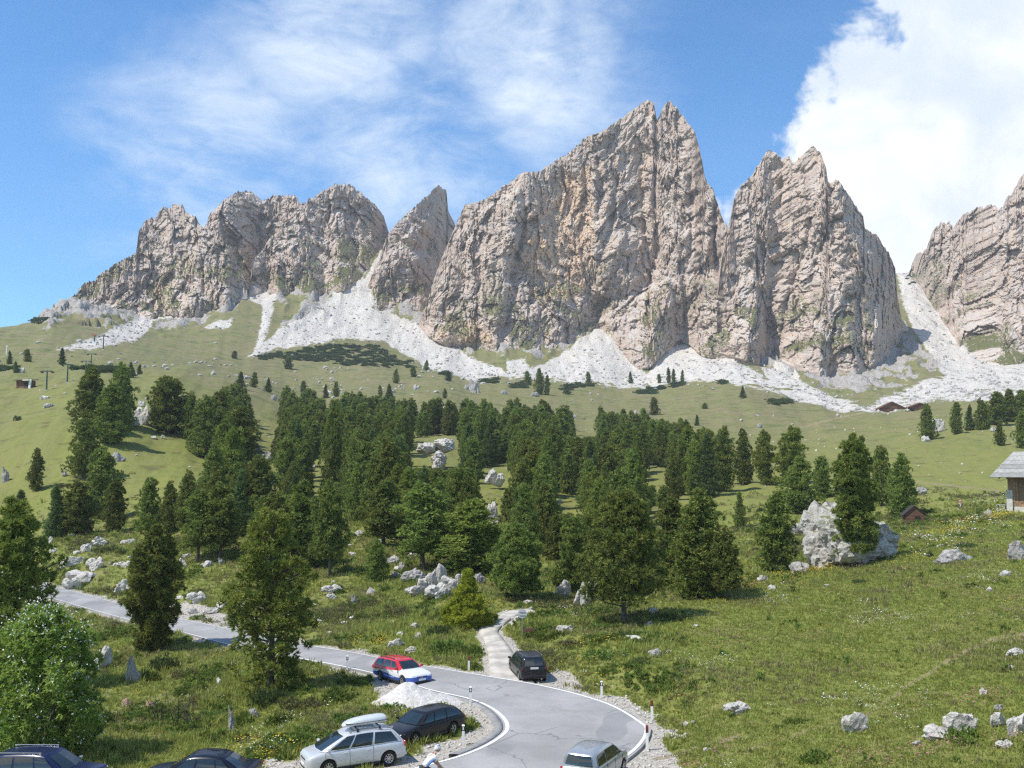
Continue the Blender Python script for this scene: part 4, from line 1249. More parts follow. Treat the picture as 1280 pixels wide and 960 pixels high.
EXPL = [
    (872, 748, 612, 76, 'mid', 'dense dark pine beside the teal netting, at the edge of the meadow'),
    (908, 750, 660, 46, 'bare', 'small rounded pine on a short bare trunk at the meadow corner'),
    (840, 735, 622, 62, 'mid', 'olive pine filling the gap behind the teal netting'),
    (970, 716, 612, 48, 'mid', 'pine on boulders left of the big white boulder'),
    (588, 716, 625, 98, 'yel', 'widest yellow-tipped pine behind the pale rock outcrop by the lane'),
    (530, 712, 604, 74, 'bare', 'broad dark pine whose bare trunk stands left of the pale rock outcrop'),
    (480, 684, 598, 62, 'bare', 'dark pine casting a shadow on the slope left of the rock outcrop'),
    (470, 727, 674, 32, 'mid', 'small lone conical pine on the open bank above the red and white car'),
    (412, 720, 600, 46, 'bare', 'slim pine on a tall bare trunk with its shadow on the bank'),
    (374, 712, 600, 70, 'mid', 'bushy pine directly behind the tall open roadside pine'),
    (345, 706, 612, 52, 'mid', 'pine left behind the tall open roadside pine'),
    (249, 700, 612, 52, 'bare', 'left one of two pines on bare trunks above the rocky bank'),
    (275, 697, 603, 64, 'bare', 'right one of two pines on bare trunks above the rocky bank'),
    (187, 667, 596, 38, 'mid', 'small tidy pine at the grassy rim right of the lone clearing pine'),
    (212, 666, 601, 30, 'mid', 'narrow pine in the middle of the rim row'),
    (234, 664, 588, 36, 'mid', 'tallest pine at the right end of the rim row'),
    (144, 665, 598, 36, 'mid', 'lone conical pine standing in the bright clearing'),
    (97, 668, 598, 44, 'mid', 'bushy pine left of the clearing, shading the rocky rim'),
    (70, 672, 606, 36, 'larch', 'pale green larch behind the olive roadside pine'),
    (125, 648, 556, 46, 'mid', 'dark pine at the lower end of the left hand tree clump'),
    (104, 598, 522, 50, 'mid', 'wide dark pine halfway down the left hand tree clump'),
    (112, 540, 458, 56, 'mid', 'leftmost big pine of the clump above the clearing'),
    (152, 532, 452, 38, 'far', 'rear pine of the clump above the clearing, topmost crown'),
    (140, 555, 478, 52, 'mid', 'front pine of the clump, its shadow lying on the clearing'),
    (44, 613, 560, 20, 'far', 'narrow lone pine on the left meadow'),
    (22, 668, 612, 30, 'larch', 'light green larch peeping over the olive roadside pine'),
    (213, 542, 468, 52, 'mid', 'broad pine right of the meadow boulder'),
    (200, 532, 472, 28, 'far', 'slim pine behind the broad pine near the meadow boulder'),
    (238, 550, 488, 26, 'far', 'short pine tucked right of the broad pine'),
    (256, 572, 494, 52, 'mid', 'dark round pine at the upper corner of the clearing'),
    (276, 560, 488, 34, 'far', 'pine just right of the dark round pine'),
    (296, 600, 505, 56, 'mid', 'large spreading pine where the forest meets the clearing'),
    (270, 625, 575, 34, 'mid', 'pine in the shade at the foot of the clearing'),
    (326, 640, 567, 38, 'mid', 'pine below the pale rocks of the gully'),
    (358, 618, 545, 40, 'mid', 'pine right of the rocky gully'),
    (415, 625, 500, 36, 'mid', 'spire-like pine rising out of the left forest'),
    (1000, 642, 570, 56, 'mid', 'bushy dark pine directly behind the big white boulder'),
    (990, 606, 533, 42, 'yel', 'yellow-green pine behind the boulder pines'),
    (1030, 622, 568, 28, 'mid', 'pine left behind the tall slim boulder pine'),
    (1049, 618, 570, 18, 'larch', 'thin pale larch by the tall slim boulder pine'),
    (1076, 625, 543, 30, 'mid', 'pine whose tip rises over the tall slim boulder pine'),
    (1104, 632, 556, 32, 'mid', 'layered pine left of the small wooden hut'),
    (1127, 646, 566, 40, 'mid', 'thick pine beside the small wooden hut'),
    (957, 606, 538, 26, 'yel', 'narrow yellowish pine right of the forest edge'),
    (930, 606, 535, 28, 'mid', 'stepped crown pine at the right edge of the forest'),
    (905, 614, 530, 30, 'mid', 'tall pine at the right edge of the forest'),
    (884, 622, 542, 38, 'larch', 'soft light green larch at the right edge of the forest'),
    (860, 615, 532, 36, 'mid', 'dark pine at the right edge of the forest beside the light larch'),
    (925, 660, 614, 17, 'mid', 'small lone pine on the grass right of the forest'),
    (1160, 550, 504, 24, 'mid', 'pine on the small rocky knoll below the chalets'),
    (1196, 542, 502, 20, 'far', 'pine right of the rocky knoll below the chalets'),
    (1212, 538, 506, 16, 'larch', 'light larch on the upper right slope'),
    (1228, 537, 497, 22, 'far', 'pine on the upper right slope beside a light larch'),
    (1244, 531, 488, 26, 'far', 'tallest pine of the upper right group'),
    (1262, 527, 486, 26, 'far', 'full pine near the right border of the upper group'),
    (1279, 524, 486, 28, 'far', 'pine cut by the right border on the upper slope'),
    (1250, 557, 528, 15, 'far', 'little conical pine above the barn roof'),
    (1277, 560, 514, 20, 'far', 'pine right above the barn ridge'),
    (34, 452, 435, 12, 'far', 'round dark pine standing high on the left ski slope'),
    (20, 466, 451, 10, 'larch', 'pale small larch above the ski hut'),
    (12, 455, 438, 9, 'larch', 'pale larch at the white pole'),
    (77, 456, 434, 11, 'larch', 'pointed larch between the lift towers'),
    (293, 448, 438, 10, 'far', 'tiny round pine below the narrow scree streak'),
    (361, 461, 446, 13, 'far', 'small bushy pine at the left tip of the dwarf pine field'),
    (300, 485, 464, 15, 'larch', 'light larch left of a dark little pine on the meadow'),
    (317, 484, 464, 10, 'far', 'dark little pine right of the light larch'),
    (335, 490, 472, 11, 'larch', 'faint larch at the top of the left forest'),
    (379, 491, 475, 10, 'far', 'small round pine alone below the dwarf pine field'),
    (420, 496, 476, 10, 'far', 'dark slender pine beside a pale stone at the forest top'),
    (407, 498, 480, 10, 'larch', 'pale larch beside the dark slender pine'),
    (495, 479, 460, 9, 'far', 'dark oval pine right below the scree tongue'),
    (517, 471, 457, 9, 'far', 'round pine at the edge of the scree, left of its twin'),
    (533, 463, 450, 8, 'far', 'round pine at the edge of the scree, highest of the three'),
    (560, 476, 463, 10, 'larch', 'thin larch among the scree stones'),
    (475, 498, 481, 8, 'far', 'tiny dark pine left of the wispy larch'),
    (487, 507, 480, 18, 'larch', 'wispy larch above the forest'),
    (556, 498, 485, 7, 'far', 'single small pine on the middle pasture'),
    (660, 481, 463, 10, 'far', 'left pine of the trio at the foot of the central scree cone'),
    (674, 493, 460, 14, 'far', 'tallest pine of the trio at the foot of the central scree cone'),
    (684, 494, 468, 9, 'far', 'right pine of the trio at the foot of the central scree cone'),
    (709, 493, 478, 12, 'larch', 'bushy larch in the shrub belt below the scree cone'),
    (735, 479, 464, 8, 'far', 'pointed pine at the end of the shrub belt'),
    (788, 479, 464, 8, 'larch', 'faint larch on the scree between the two cones'),
    (824, 479, 467, 6, 'far', 'lowest of four dark pines on the right scree cone'),
    (836, 478, 459, 7, 'far', 'tall left pine of the four on the right scree cone'),
    (842, 478, 460, 6, 'far', 'tall right pine of the four on the right scree cone'),
    (853, 478, 462, 6, 'far', 'rightmost of four dark pines on the right scree cone'),
    (818, 519, 496, 14, 'far', 'conical pine alone on the pasture above the forest'),
    (871, 532, 518, 8, 'larch', 'small larch at the upper right forest edge'),
    (929, 498, 482, 10, 'larch', 'little conical larch on the right pasture'),
    (881, 511, 503, 8, 'far', 'dot-like dark bushy pine on the right pasture'),
    (150, 476, 451, 13, 'larch', 'larch above the left tree clump'),
    (163, 472, 452, 15, 'larch', 'fuller larch above the left tree clump'),
    (174, 468, 455, 9, 'larch', 'small larch right of the fuller larch'),
]
for px, by, ty, w, kind, lab in EXPL:
    tree_at(px, by, ty, w, kind, lab, group='named trees on the slopes')

# --- the forest: individual stone pines, thinning out at its upper rim, kept off the outcrops and gullies
FOREST = [(262, 560), (275, 530), (330, 518), (420, 524), (480, 527), (560, 536), (640, 533), (700, 535), (790, 544), (850, 562), (895, 590), (905, 612), (850, 628), (800, 650), (770, 700), (700, 706), (640, 692), (600, 702), (540, 690), (500, 664), (455, 660), (430, 650), (400, 690), (340, 690), (300, 676), (262, 655), (262, 620), (300, 610)]
KEEP_CLEAR = [(519, 549, 570, 584), (608, 586, 632, 608), (606, 632, 623, 658), (310, 548, 338, 575), (396, 576, 412, 602), (320, 505, 345, 530), (722, 527, 738, 545), (326, 590, 350, 618), (388, 630, 402, 650), (700, 620, 720, 640), (815, 588, 830, 605)]
ROWS = []
rng = random.Random(5)
pts = []
taken = [(p[0], p[1]) for p in EXPL] + [(778, 778), (644, 750), (717, 742)]
tries = 0
while tries < 45000 and len(pts) < 640:
    tries += 1
    x = rng.uniform(250, 915); y = rng.uniform(515, 706)
    if not bool(in_poly(np.array(x), np.array(y), FOREST)):
        continue
    s = np.interp(y, [515, 545, 580, 620, 660, 706], [4.2, 5.3, 8.0, 12.2, 16.5, 24.0])
    if any(abs(x - a) < s * 2 and ((x - a) / s) ** 2 + ((y - b) / (s * 0.45)) ** 2 < 1 for a, b in taken):
        continue
    D = rays(x, y)
    H = rng.uniform(7.6, 12.2) * (1.0 if rng.random() > 0.15 else 0.7)
    hp = H * FPX / D; wp = rng.uniform(0.37, 0.50) * hp
    bad = [r for r in KEEP_CLEAR if x + wp / 2 > r[0] and x - wp / 2 < r[2] and y > r[1] - 2 and y - hp < r[3]]
    if bad:
        h2_ = y - max(r[3] for r in bad) - 1
        if h2_ < 0.45 * hp:
            continue
        hp = h2_; wp = min(wp, hp * .6)
    taken.append((x, y)); pts.append((x, y, hp, wp))
# the 200 that show largest stand alone; the far small ones are one mass
pts.sort(key=lambda p: -p[2])
far_pts = pts[205:]
pts = pts[:205]
BANDS = [(0, 535, 'the upper forest fringe'), (535, 556, 'the band below the fringe'), (556, 585, 'the upper mid forest'), (585, 620, 'the lower mid forest'), (620, 655, 'the lower forest'), (655, 999, 'the front forest edge')]
ORD = ['first', 'second', 'third', 'fourth', 'fifth', 'sixth', 'seventh', 'eighth', 'ninth', 'tenth', 'eleventh', 'twelfth', 'thirteenth', 'fourteenth', 'fifteenth', 'sixteenth', 'seventeenth', 'eighteenth', 'nineteenth', 'twentieth']
for lo, hi, phrase in BANDS:
    row = sorted(p for p in pts if lo <= p[1] < hi)
    half = len(row) // 2
    for i, (x, y, hp, wp) in enumerate(row):
        k, side = (i, 'left') if i <= half else (len(row) - 1 - i, 'right')
        big = y > 560
        r_ = random.Random(int(x * 13 + y))
        kind = 'larch' if r_.random() < 0.09 else ('yel' if big and r_.random() < 0.12 else ('mid' if big else 'far'))
        nm = 'larch' if kind == 'larch' else 'stone pine'
        o = ORD[k] if k < 20 else '%d%s' % (k + 1, 'stndrd'[2 * (k % 10):2 * (k % 10) + 2] if k % 10 < 3 else 'th')
        lab = '%s %s, %s tree from %s in %s' % ({'larch': 'light green', 'yel': 'yellow-tipped'}.get(kind, 'dark green'), nm, o, side, phrase)
        tree_at(x, y, y - hp, wp, kind, lab, group='trees of the dense pine forest')


def joined(pr, name):
    V, F, colr, tv, tf = pr['raw']
    me = bpy.data.meshes.new(name)
    me.from_pydata(np.concatenate([V, tv]).tolist(), [], F.tolist() + (tf + len(V)).tolist())
    at = me.color_attributes.new('tint', 'FLOAT_COLOR', 'POINT')
    at.data.foreach_set('color', np.concatenate([colr, np.tile([0.5, 0, 0, 1.0], (len(tv), 1))]).astype(np.float32).reshape(-1))
    me.materials.append(M_PINE); me.materials.append(M_BARK)
    me.polygons.foreach_set('material_index', np.concatenate([np.zeros(len(F)), np.ones(len(tf))]).astype(np.int32))
    return me


def mass_of_trees(name, P):
    """one object: far pines as instances of a few crowns"""
    n = len(P); rng = np.random.default_rng(9)
    me = bpy.data.meshes.new(name); me.vertices.add(n)
    me.vertices.foreach_set('co', np.array([p[:3] for p in P], np.float32).reshape(-1))
    sc = np.array([(p[4] / 4.9, p[4] / 4.9, p[3] / 12.0) for p in P], np.float32)
    rot = np.stack([np.zeros(n), np.zeros(n), rng.uniform(0, 6.28, n)], 1).astype(np.float32)
    for nm, typ, key, A in (('size', 'FLOAT_VECTOR', 'vector', sc), ('turn', 'FLOAT_VECTOR', 'vector', rot)):
        a = me.attributes.new(nm, typ, 'POINT'); a.data.foreach_set(key, A.reshape(-1))
    kind = np.arange(n) % 4
    for k in range(4):
        a = me.attributes.new('is%d' % k, 'BOOLEAN', 'POINT'); a.data.foreach_set('value', kind == k)
    o = link(name, me, kind='stuff')
    ng = bpy.data.node_groups.new(name, 'GeometryNodeTree')
    ng.interface.new_socket('Geometry', in_out='INPUT', socket_type='NodeSocketGeometry')
    ng.interface.new_socket('Geometry', in_out='OUTPUT', socket_type='NodeSocketGeometry')
    N = ng.nodes; L = ng.links
    gi = N.new('NodeGroupInput'); go = N.new('NodeGroupOutput'); jn = N.new('GeometryNodeJoinGeometry')

    def attr(nm, typ):
        a = N.new('GeometryNodeInputNamedAttribute'); a.data_type = typ; a.inputs['Name'].default_value = nm
        return [s for s in a.outputs if s.enabled][0]
    e2r = N.new('FunctionNodeEulerToRotation'); L.new(attr('turn', 'FLOAT_VECTOR'), e2r.inputs[0]); sz = attr('size', 'FLOAT_VECTOR')
    for k in range(4):
        src = bpy.data.objects.new('%s_source' % name, joined(FARP[k], 'far_pine'))
        oi = N.new('GeometryNodeObjectInfo'); oi.inputs['Object'].default_value = src; oi.inputs['As Instance'].default_value = True
        ins = N.new('GeometryNodeInstanceOnPoints')
        L.new(gi.outputs[0], ins.inputs['Points']); L.new(attr('is%d' % k, 'BOOLEAN'), ins.inputs['Selection']); L.new(oi.outputs['Geometry'], ins.inputs['Instance'])
        L.new(e2r.outputs[0], ins.inputs['Rotation']); L.new(sz, ins.inputs['Scale']); L.new(ins.outputs[0], jn.inputs[0])
    L.new(jn.outputs[0], go.inputs[0])
    o.modifiers.new('scatter', 'NODES').node_group = ng


FP = []
for x, y, hp, wp in far_pts:
    g = ground(x, y)
    FP.append((g.x, g.y, g.z - .1, hp * g.y / FPX, wp * g.y / FPX * .9))
mass_of_trees('distant_forest', FP)
# ------------------------------------------------------------------ rocks
from mathutils import noise as mn


def limestone_mat(name, a, b_, lichen):
    m, n, b, out = new_mat(name)
    pos = n.new('ShaderNodeNewGeometry').outputs['Position']
    n1 = n.noise(pos, 1.3, 6, 0.68)
    n2 = n.noise(pos, 5.0, 5, 0.7)
    col = n.mix(n.ramp(n1, 0.3, 0.7), a, b_)
    col = n.mix(n.math('MULTIPLY', n.ramp(n2, 0.5, 0.72), 0.6), col, lichen)
    cr = n.voronoi(n.vmath('ADD', pos, n.math('MULTIPLY', n1, 0.6)), 1.7, 'DISTANCE_TO_EDGE')
    col = n.mix(n.math('MULTIPLY', n.ramp(cr, 0.05, 0.0), 0.6), col, (0.15, 0.14, 0.125))
    n.l.new(col, b.inputs['Base Color'])
    b.inputs['Roughness'].default_value = 0.92
    b.inputs['Specular IOR Level'].default_value = 0.15
    n.l.new(n.bump(n.math('ADD', n.math('MULTIPLY', n2, 0.5), n.math('MULTIPLY', n1, 0.6)), 0.7, 0.4), b.inputs['Normal'])
    return m


M_LIME = limestone_mat('white_limestone', (0.44, 0.41, 0.36), (0.66, 0.63, 0.57), (0.28, 0.26, 0.225))
M_GREYLIME = limestone_mat('grey_limestone', (0.30, 0.285, 0.265), (0.46, 0.44, 0.41), (0.17, 0.165, 0.15))
M_SCREESTONE = limestone_mat('scree_stone', (0.36, 0.335, 0.30), (0.55, 0.525, 0.485), (0.25, 0.235, 0.21))
M_REDSTONE = limestone_mat('reddish_stone', (0.34, 0.21, 0.165), (0.43, 0.28, 0.22), (0.25, 0.18, 0.15))


def ico(sub):
    bm = bmesh.new()
    bmesh.ops.create_icosphere(bm, subdivisions=sub, radius=1.0)
    V = np.array([v.co[:] for v in bm.verts]); F = np.array([[v.index for v in f.verts] for f in bm.faces])
    bm.free()
    return V, F


ICO = {s: ico(s) for s in (1, 2, 3, 4, 5)}


def rock_mesh(name, seed, sub=3, planes=14, rough=0.16, mat=None, freq=2.2, strata=0.0):
    """an angular block: sphere cut by random planes, then broken up with noise"""
    V, F = ICO[sub]
    rng = np.random.default_rng(seed)
    N = unit(rng.normal(0, 1, (planes, 3))); d = rng.uniform(0.55, 0.95, planes)
    c = V @ N.T
    r = np.min(np.where(c > 0.05, d[None] / np.maximum(c, 0.05), 9), 1)
    r = np.minimum(r, 1.15)
    o = Vector(rng.uniform(-50, 50, 3))
    k = np.array([mn.fractal(Vector(v) * freq + o, 0.9, 2.1, 4) for v in V])
    k2 = np.array([mn.noise(Vector(v) * freq * 3.1 + o) for v in V])
    r = r * (1 + rough * k + rough * 0.5 * np.abs(k2))
    P = V * r[:, None]
    if strata:
        P[:, :2] *= (1 + strata * np.sin(P[:, 2:3] * 9 + k[:, None] * 2))
    return tri_mesh(name, P, F, [mat or M_LIME], smooth=False)


def crag_mesh(name, seed, mat, blocks=4, sub=3):
    """a broken limestone knob: a few angular blocks grown into each other"""
    rng = np.random.default_rng(seed)
    VV = []; FF = []; o = 0
    for b in range(blocks):
        V, F = ICO[sub]
        N = unit(rng.normal(0, 1, (13, 3))); d = rng.uniform(0.5, 0.95, 13)
        c = V @ N.T
        r = np.minimum(np.min(np.where(c > 0.05, d[None] / np.maximum(c, 0.05), 9), 1), 1.15)
        oo = Vector(rng.uniform(-50, 50, 3))
        k = np.array([mn.fractal(Vector(v) * 3.0 + oo, 0.8, 2.1, 5) for v in V])
        k2 = np.array([abs(mn.noise(Vector((v[0] * 4, v[1] * 4, v[2] * 6)) + oo)) for v in V])
        P = V * (r * (1 + 0.20 * k - 0.22 * k2))[:, None]
        s_ = rng.uniform(0.42, 0.75) if b else 0.85
        P = P * s_ * rng.uniform(0.8, 1.2, 3)
        if b:
            P = P + np.array([rng.uniform(-.62, .62), rng.uniform(-.4, .4), rng.uniform(-.35, .25)])
        VV.append(P); FF.append(F + o); o += len(P)
    return tri_mesh(name, np.concatenate(VV), np.concatenate(FF), [mat], smooth=False)


ROCKS = [crag_mesh('boulder', 400 + i, M_LIME, 3 + i % 3) for i in range(10)]
ROCKG = [crag_mesh('boulder', 430 + i, M_GREYLIME, 3 + i % 2) for i in range(5)]
_rock_n = [0]


def rock_at(px, by, w, h, label, mat='w', depth=None, sink=0.36, mesh=None, group='pale boulders on the slopes', rz=None):
    rng = random.Random(_rock_n[0] * 11 + 5)
    g = ground(px, by); D = g.y
    W = w * D / FPX * .95; Hh = h * D / FPX * .88
    me = mesh or (ROCKS if mat == 'w' else ROCKG)[_rock_n[0] % (10 if mat == 'w' else 5)]
    _rock_n[0] += 1
    o = link('boulder', me, None, None, label, 'rock', group)
    dep = (depth or rng.uniform(0.6, 0.95)) * W
    zs = Hh / (1 - sink) / 2 * 1.12
    o.scale = (W / 2 * 1.12, dep / 2, zs)
    o.rotation_euler = (rng.uniform(-.15, .15), rng.uniform(-.15, .15), rng.uniform(-.5, .5) if rz is None else rz)
    o.location = (g.x, g.y + dep * 0.3, height(g.x, g.y + dep * 0.3) + zs * (1 - 2 * sink))
    return o


RLIST = [
    (928, 892, 38, 14, 'flat white stone lying on the meadow right of the bend'),
    (1072, 917, 38, 27, 'blocky white boulder at the foot of the earthen footpath'),
    (1205, 916, 38, 28, 'higher of two joined white boulders behind a bush'),
    (1176, 924, 44, 18, 'lower sprawling white boulder touching the higher one'),
    (1252, 908, 26, 20, 'round white boulder near the lower right corner'),
    (1276, 918, 30, 32, 'white boulder cut by the right border'),
    (1232, 868, 15, 9, 'small white stone with earth beside it'),
    (1250, 888, 20, 8, 'low grey stone above the lower right boulders'),
    (1270, 820, 22, 12, 'pale stone at the right border by the footpath'),
    (1266, 836, 14, 6, 'little stone below the stone at the right border'),
    (1262, 935, 20, 10, 'half buried stone at the lower right'),
    (1148, 932, 14, 6, 'sliver of white stone left of the joined boulders'),
    (885, 940, 10, 6, 'small pale stone beside the gravel of the outer bend'),
    (858, 908, 10, 7, 'pale stone among gravel at the outer bend'),
    (868, 905, 8, 5, 'tiny stone right of the stone at the outer bend'),
    (1198, 703, 52, 22, 'long ribbed grey outcrop in the right meadow'),
    (1180, 706, 22, 10, 'left toe of the ribbed grey outcrop'),
    (1274, 700, 34, 26, 'rounded grey boulder at the right border below the barn'),
    (1235, 646, 12, 11, 'bright white round boulder below the barn'),
    (1002, 668, 30, 22, 'grey boulder left behind the big white boulder'),
    (976, 716, 20, 20, 'upright grey stone under the boulder pine'),
    (1000, 717, 24, 20, 'round grey stone right under the boulder pine'),
    (955, 728, 16, 10, 'low stone in front of the boulder pine'),
    (966, 738, 14, 8, 'flat stone at the meadow rim below the boulder pine'),
    (990, 690, 16, 10, 'stone below the grey boulder'),
    (708, 790, 22, 11, 'white stone on the grass right of the round sign'),
    (730, 758, 26, 34, 'tall jagged white rock under the thin ragged pine'),
    (742, 752, 24, 30, 'jagged white rock right of the tall jagged one'),
    (703, 746, 22, 26, 'white rock left under the thin ragged pine'),
    (740, 692, 14, 26, 'narrow white rock showing between two pines'),
    (815, 736, 16, 18, 'rock behind the bare trunk of the broad pine'),
    (818, 768, 14, 9, 'small stone under the broad pine'),
    (812, 782, 9, 6, 'white stone in the shade of the broad pine'),
    (820, 822, 22, 11, 'grey stone among low shrubs above the outer bend'),
    (665, 764, 8, 6, 'pale stone at the top of the lane'),
    (646, 776, 14, 8, 'white stone at the kink of the lane'),
    (640, 783, 10, 6, 'stone on the right verge of the lane'),
    (534, 740, 26, 22, 'left block of the pale rock outcrop above the lane'),
    (545, 734, 26, 34, 'highest block of the pale rock outcrop above the lane'),
    (562, 738, 30, 24, 'right block of the pale rock outcrop above the lane'),
    (552, 748, 34, 20, 'front slab of the pale rock outcrop above the lane'),
    (518, 746, 30, 14, 'tapering left foot of the pale rock outcrop'),
    (577, 734, 18, 20, 'stone half hidden by the bright spruce'),
    (598, 730, 16, 16, 'grey stone right of the bright spruce'),
    (512, 730, 34, 24, 'grey rock left of the pale outcrop by a bare trunk'),
    (494, 722, 16, 10, 'stone between the conical pine and the grey rock'),
    (488, 706, 20, 10, 'flat stone under the shadowing dark pine'),
    (502, 712, 14, 10, 'stone right of the flat stone under the dark pine'),
    (447, 672, 18, 10, 'pale rock right of the bare trunk pine'),
    (441, 696, 16, 8, 'pale stone below the pale rock by the bare trunk pine'),
    (418, 742, 26, 12, 'white stone on the bank above the road'),
    (414, 750, 16, 8, 'lower white stone on the bank above the road'),
    (442, 756, 12, 14, 'grey triangular stone on the bank above the road'),
    (490, 781, 9, 7, 'small stone high in the scatter above the red and white car'),
    (520, 786, 14, 8, 'right upper stone in the scatter above the red and white car'),
    (501, 796, 9, 9, 'middle stone in the scatter above the red and white car'),
    (525, 799, 17, 9, 'broad stone in the scatter above the red and white car'),
    (494, 809, 18, 10, 'left lower stone in the scatter above the red and white car'),
    (512, 818, 18, 11, 'lowest stone in the scatter above the red and white car'),
    (100, 733, 50, 22, 'large sloping white slab above the road at left'),
    (120, 713, 26, 16, 'upper tongue of the large sloping white slab'),
    (88, 737, 26, 14, 'left foot of the large sloping white slab'),
    (92, 711, 28, 13, 'white ridge stone above the large slab'),
    (78, 712, 14, 8, 'left end of the white ridge stone'),
    (125, 684, 26, 13, 'white rock at the crest with a green patch below'),
    (108, 690, 14, 14, 'white block left of the crest rock'),
    (62, 680, 12, 10, 'stone at the left end of the crest'),
    (66, 692, 10, 6, 'stone under the left end of the crest'),
    (88, 672, 10, 6, 'small stone on the crest line'),
    (100, 668, 10, 7, 'topmost stone on the crest line'),
    (158, 709, 22, 8, 'flat white stone left of the bushy roadside pine'),
    (173, 705, 14, 9, 'small white stone left of the bushy roadside pine'),
    (158, 680, 18, 6, 'long pale stone on the rocky rim'),
    (183, 688, 14, 10, 'pale stone right on the rocky rim'),
    (228, 712, 16, 15, 'white block right of the bushy roadside pine'),
    (234, 698, 12, 8, 'white stone above the block right of the bushy pine'),
    (258, 709, 20, 8, 'pale stone under the two pines with bare trunks'),
    (275, 705, 14, 8, 'grey stone under the two pines with bare trunks'),
    (150, 742, 22, 20, 'white rock above the road edge, left of the bushy pine'),
    (160, 738, 14, 12, 'white rock beside the rock above the road edge'),
    (248, 754, 24, 14, 'white rock above the road, right of the bushy pine'),
    (240, 768, 14, 8, 'stone in the rubble above the road'),
    (262, 768, 20, 9, 'broad stone in the rubble above the road'),
    (276, 762, 16, 12, 'bank stone above the road beside the open pine'),
    (285, 776, 14, 8, 'lower bank stone above the road beside the open pine'),
    (163, 853, 20, 42, 'tall narrow grey stone standing in the grass at left'),
    (126, 838, 26, 34, 'pale rock behind the white flowering bush'),
    (288, 916, 13, 36, 'upright grey stone by the dark shrubs'),
    (314, 898, 16, 14, 'dark stone beneath the shrubs'),
    (274, 858, 10, 14, 'pale stone under yellow flowers'),
    (178, 531, 24, 27, 'large pale boulder on the left meadow between tree groups'),
    (168, 532, 12, 9, 'low stone at the left foot of the meadow boulder'),
    (176, 508, 10, 9, 'brownish stone above the meadow boulder'),
    (192, 549, 10, 5, 'small flat stone right below the meadow boulder'),
    (204, 549, 9, 6, 'second small stone right below the meadow boulder'),
    (144, 577, 22, 16, 'dark rock beside the tree clump on the slope'),
    (80, 596, 8, 9, 'grey stone left of the tree clump'),
    (4, 603, 14, 20, 'grey rock at the left border on the slope'),
    (59, 510, 18, 7, 'flat grey stone under the lift line'),
    (56, 499, 16, 6, 'white stone under the lift line'),
    (27, 466, 10, 8, 'rock behind the ski hut'),
    (168, 470, 8, 6, 'grey stone right of the upper larches'),
    (330, 576, 18, 14, 'pale rock in the gully at the left forest'),
    (318, 572, 18, 22, 'grey rock wall left in the gully'),
    (345, 560, 10, 10, 'pale stone high in the gully'),
    (343, 605, 9, 14, 'pale stone low in the gully'),
    (391, 590, 10, 14, 'pointed pale stone in the left forest'),
    (403, 630, 10, 12, 'pale stone beside the bare trunk pine'),
    (342, 500, 9, 9, 'grey stone at the left forest top'),
    (412, 493, 9, 7, 'pale stone between slender pines at forest top'),
    (440, 520, 10, 8, 'pale stone at the forest edge below the scree'),
    (478, 530, 16, 8, 'grey rock on the upper forest rim'),
    (592, 491, 20, 19, 'tall grey block standing on the middle pasture'),
    (584, 487, 10, 8, 'white stone left of the tall grey block'),
    (668, 496, 11, 9, 'grey stone under the pine trio'),
    (630, 493, 12, 8, 'low grey stone between block and trio'),
    (713, 535, 8, 5, 'white stone among the forest tops'),
    (793, 521, 8, 8, 'pale stone at the forest top right'),
    (950, 535, 9, 7, 'grey stone on the pasture right of the forest'),
    (895, 602, 18, 10, 'grey rock under the light larch at the forest edge'),
    (880, 598, 12, 10, 'pale rock beside the light larch'),
    (1152, 618, 16, 12, 'grey rock right above the small hut'),
    (1175, 540, 16, 20, 'pale rock standing on the knoll beside a pine'),
    (1158, 552, 14, 9, 'white stone at the foot of the knoll'),
    (1244, 540, 9, 7, 'pale stone in front of the upper right pines'),
    (1168, 455, 10, 8, 'grey block on the right scree'),
]
for px, by, w, h, lab in RLIST:
    grey = any(k in lab for k in ('grey', 'dark'))
    rock_at(px, by, w, h, lab, 'g' if grey else 'w')
rock_at(158, 883, 12, 9, 'round reddish stone in the grass', mesh=rock_mesh('boulder', 470, 3, 8, 0.08, M_REDSTONE))
rock_at(187, 884, 11, 8, 'paler reddish stone right of the round one', mesh=rock_mesh('boulder', 471, 3, 8, 0.08, M_REDSTONE))


# the large outcrops: limestone with turf on their flat tops
def turfed():
    m = M_LIME.copy(); m.name = 'turf_topped_limestone'
    n = NT(m.node_tree); b = [x for x in n.n if x.type == 'BSDF_PRINCIPLED'][0]
    old = b.inputs['Base Color'].links[0].from_socket
    geo = n.new('ShaderNodeNewGeometry'); sp = n.new('ShaderNodeSeparateXYZ'); n.l.new(geo.outputs['Normal'], sp.inputs[0])
    f = n.ramp(n.math('ADD', sp.outputs[2], n.math('MULTIPLY', n.math('SUBTRACT', n.noise(geo.outputs['Position'], 0.7, 4), 0.5), 0.7)), 0.72, 0.86)
    old = n.mix(0.45, old, (0.36, 0.34, 0.305))
    n.l.new(n.mix(n.math('MULTIPLY', f, 0.8), old, (0.14, 0.165, 0.045)), b.inputs['Base Color'])
    return m


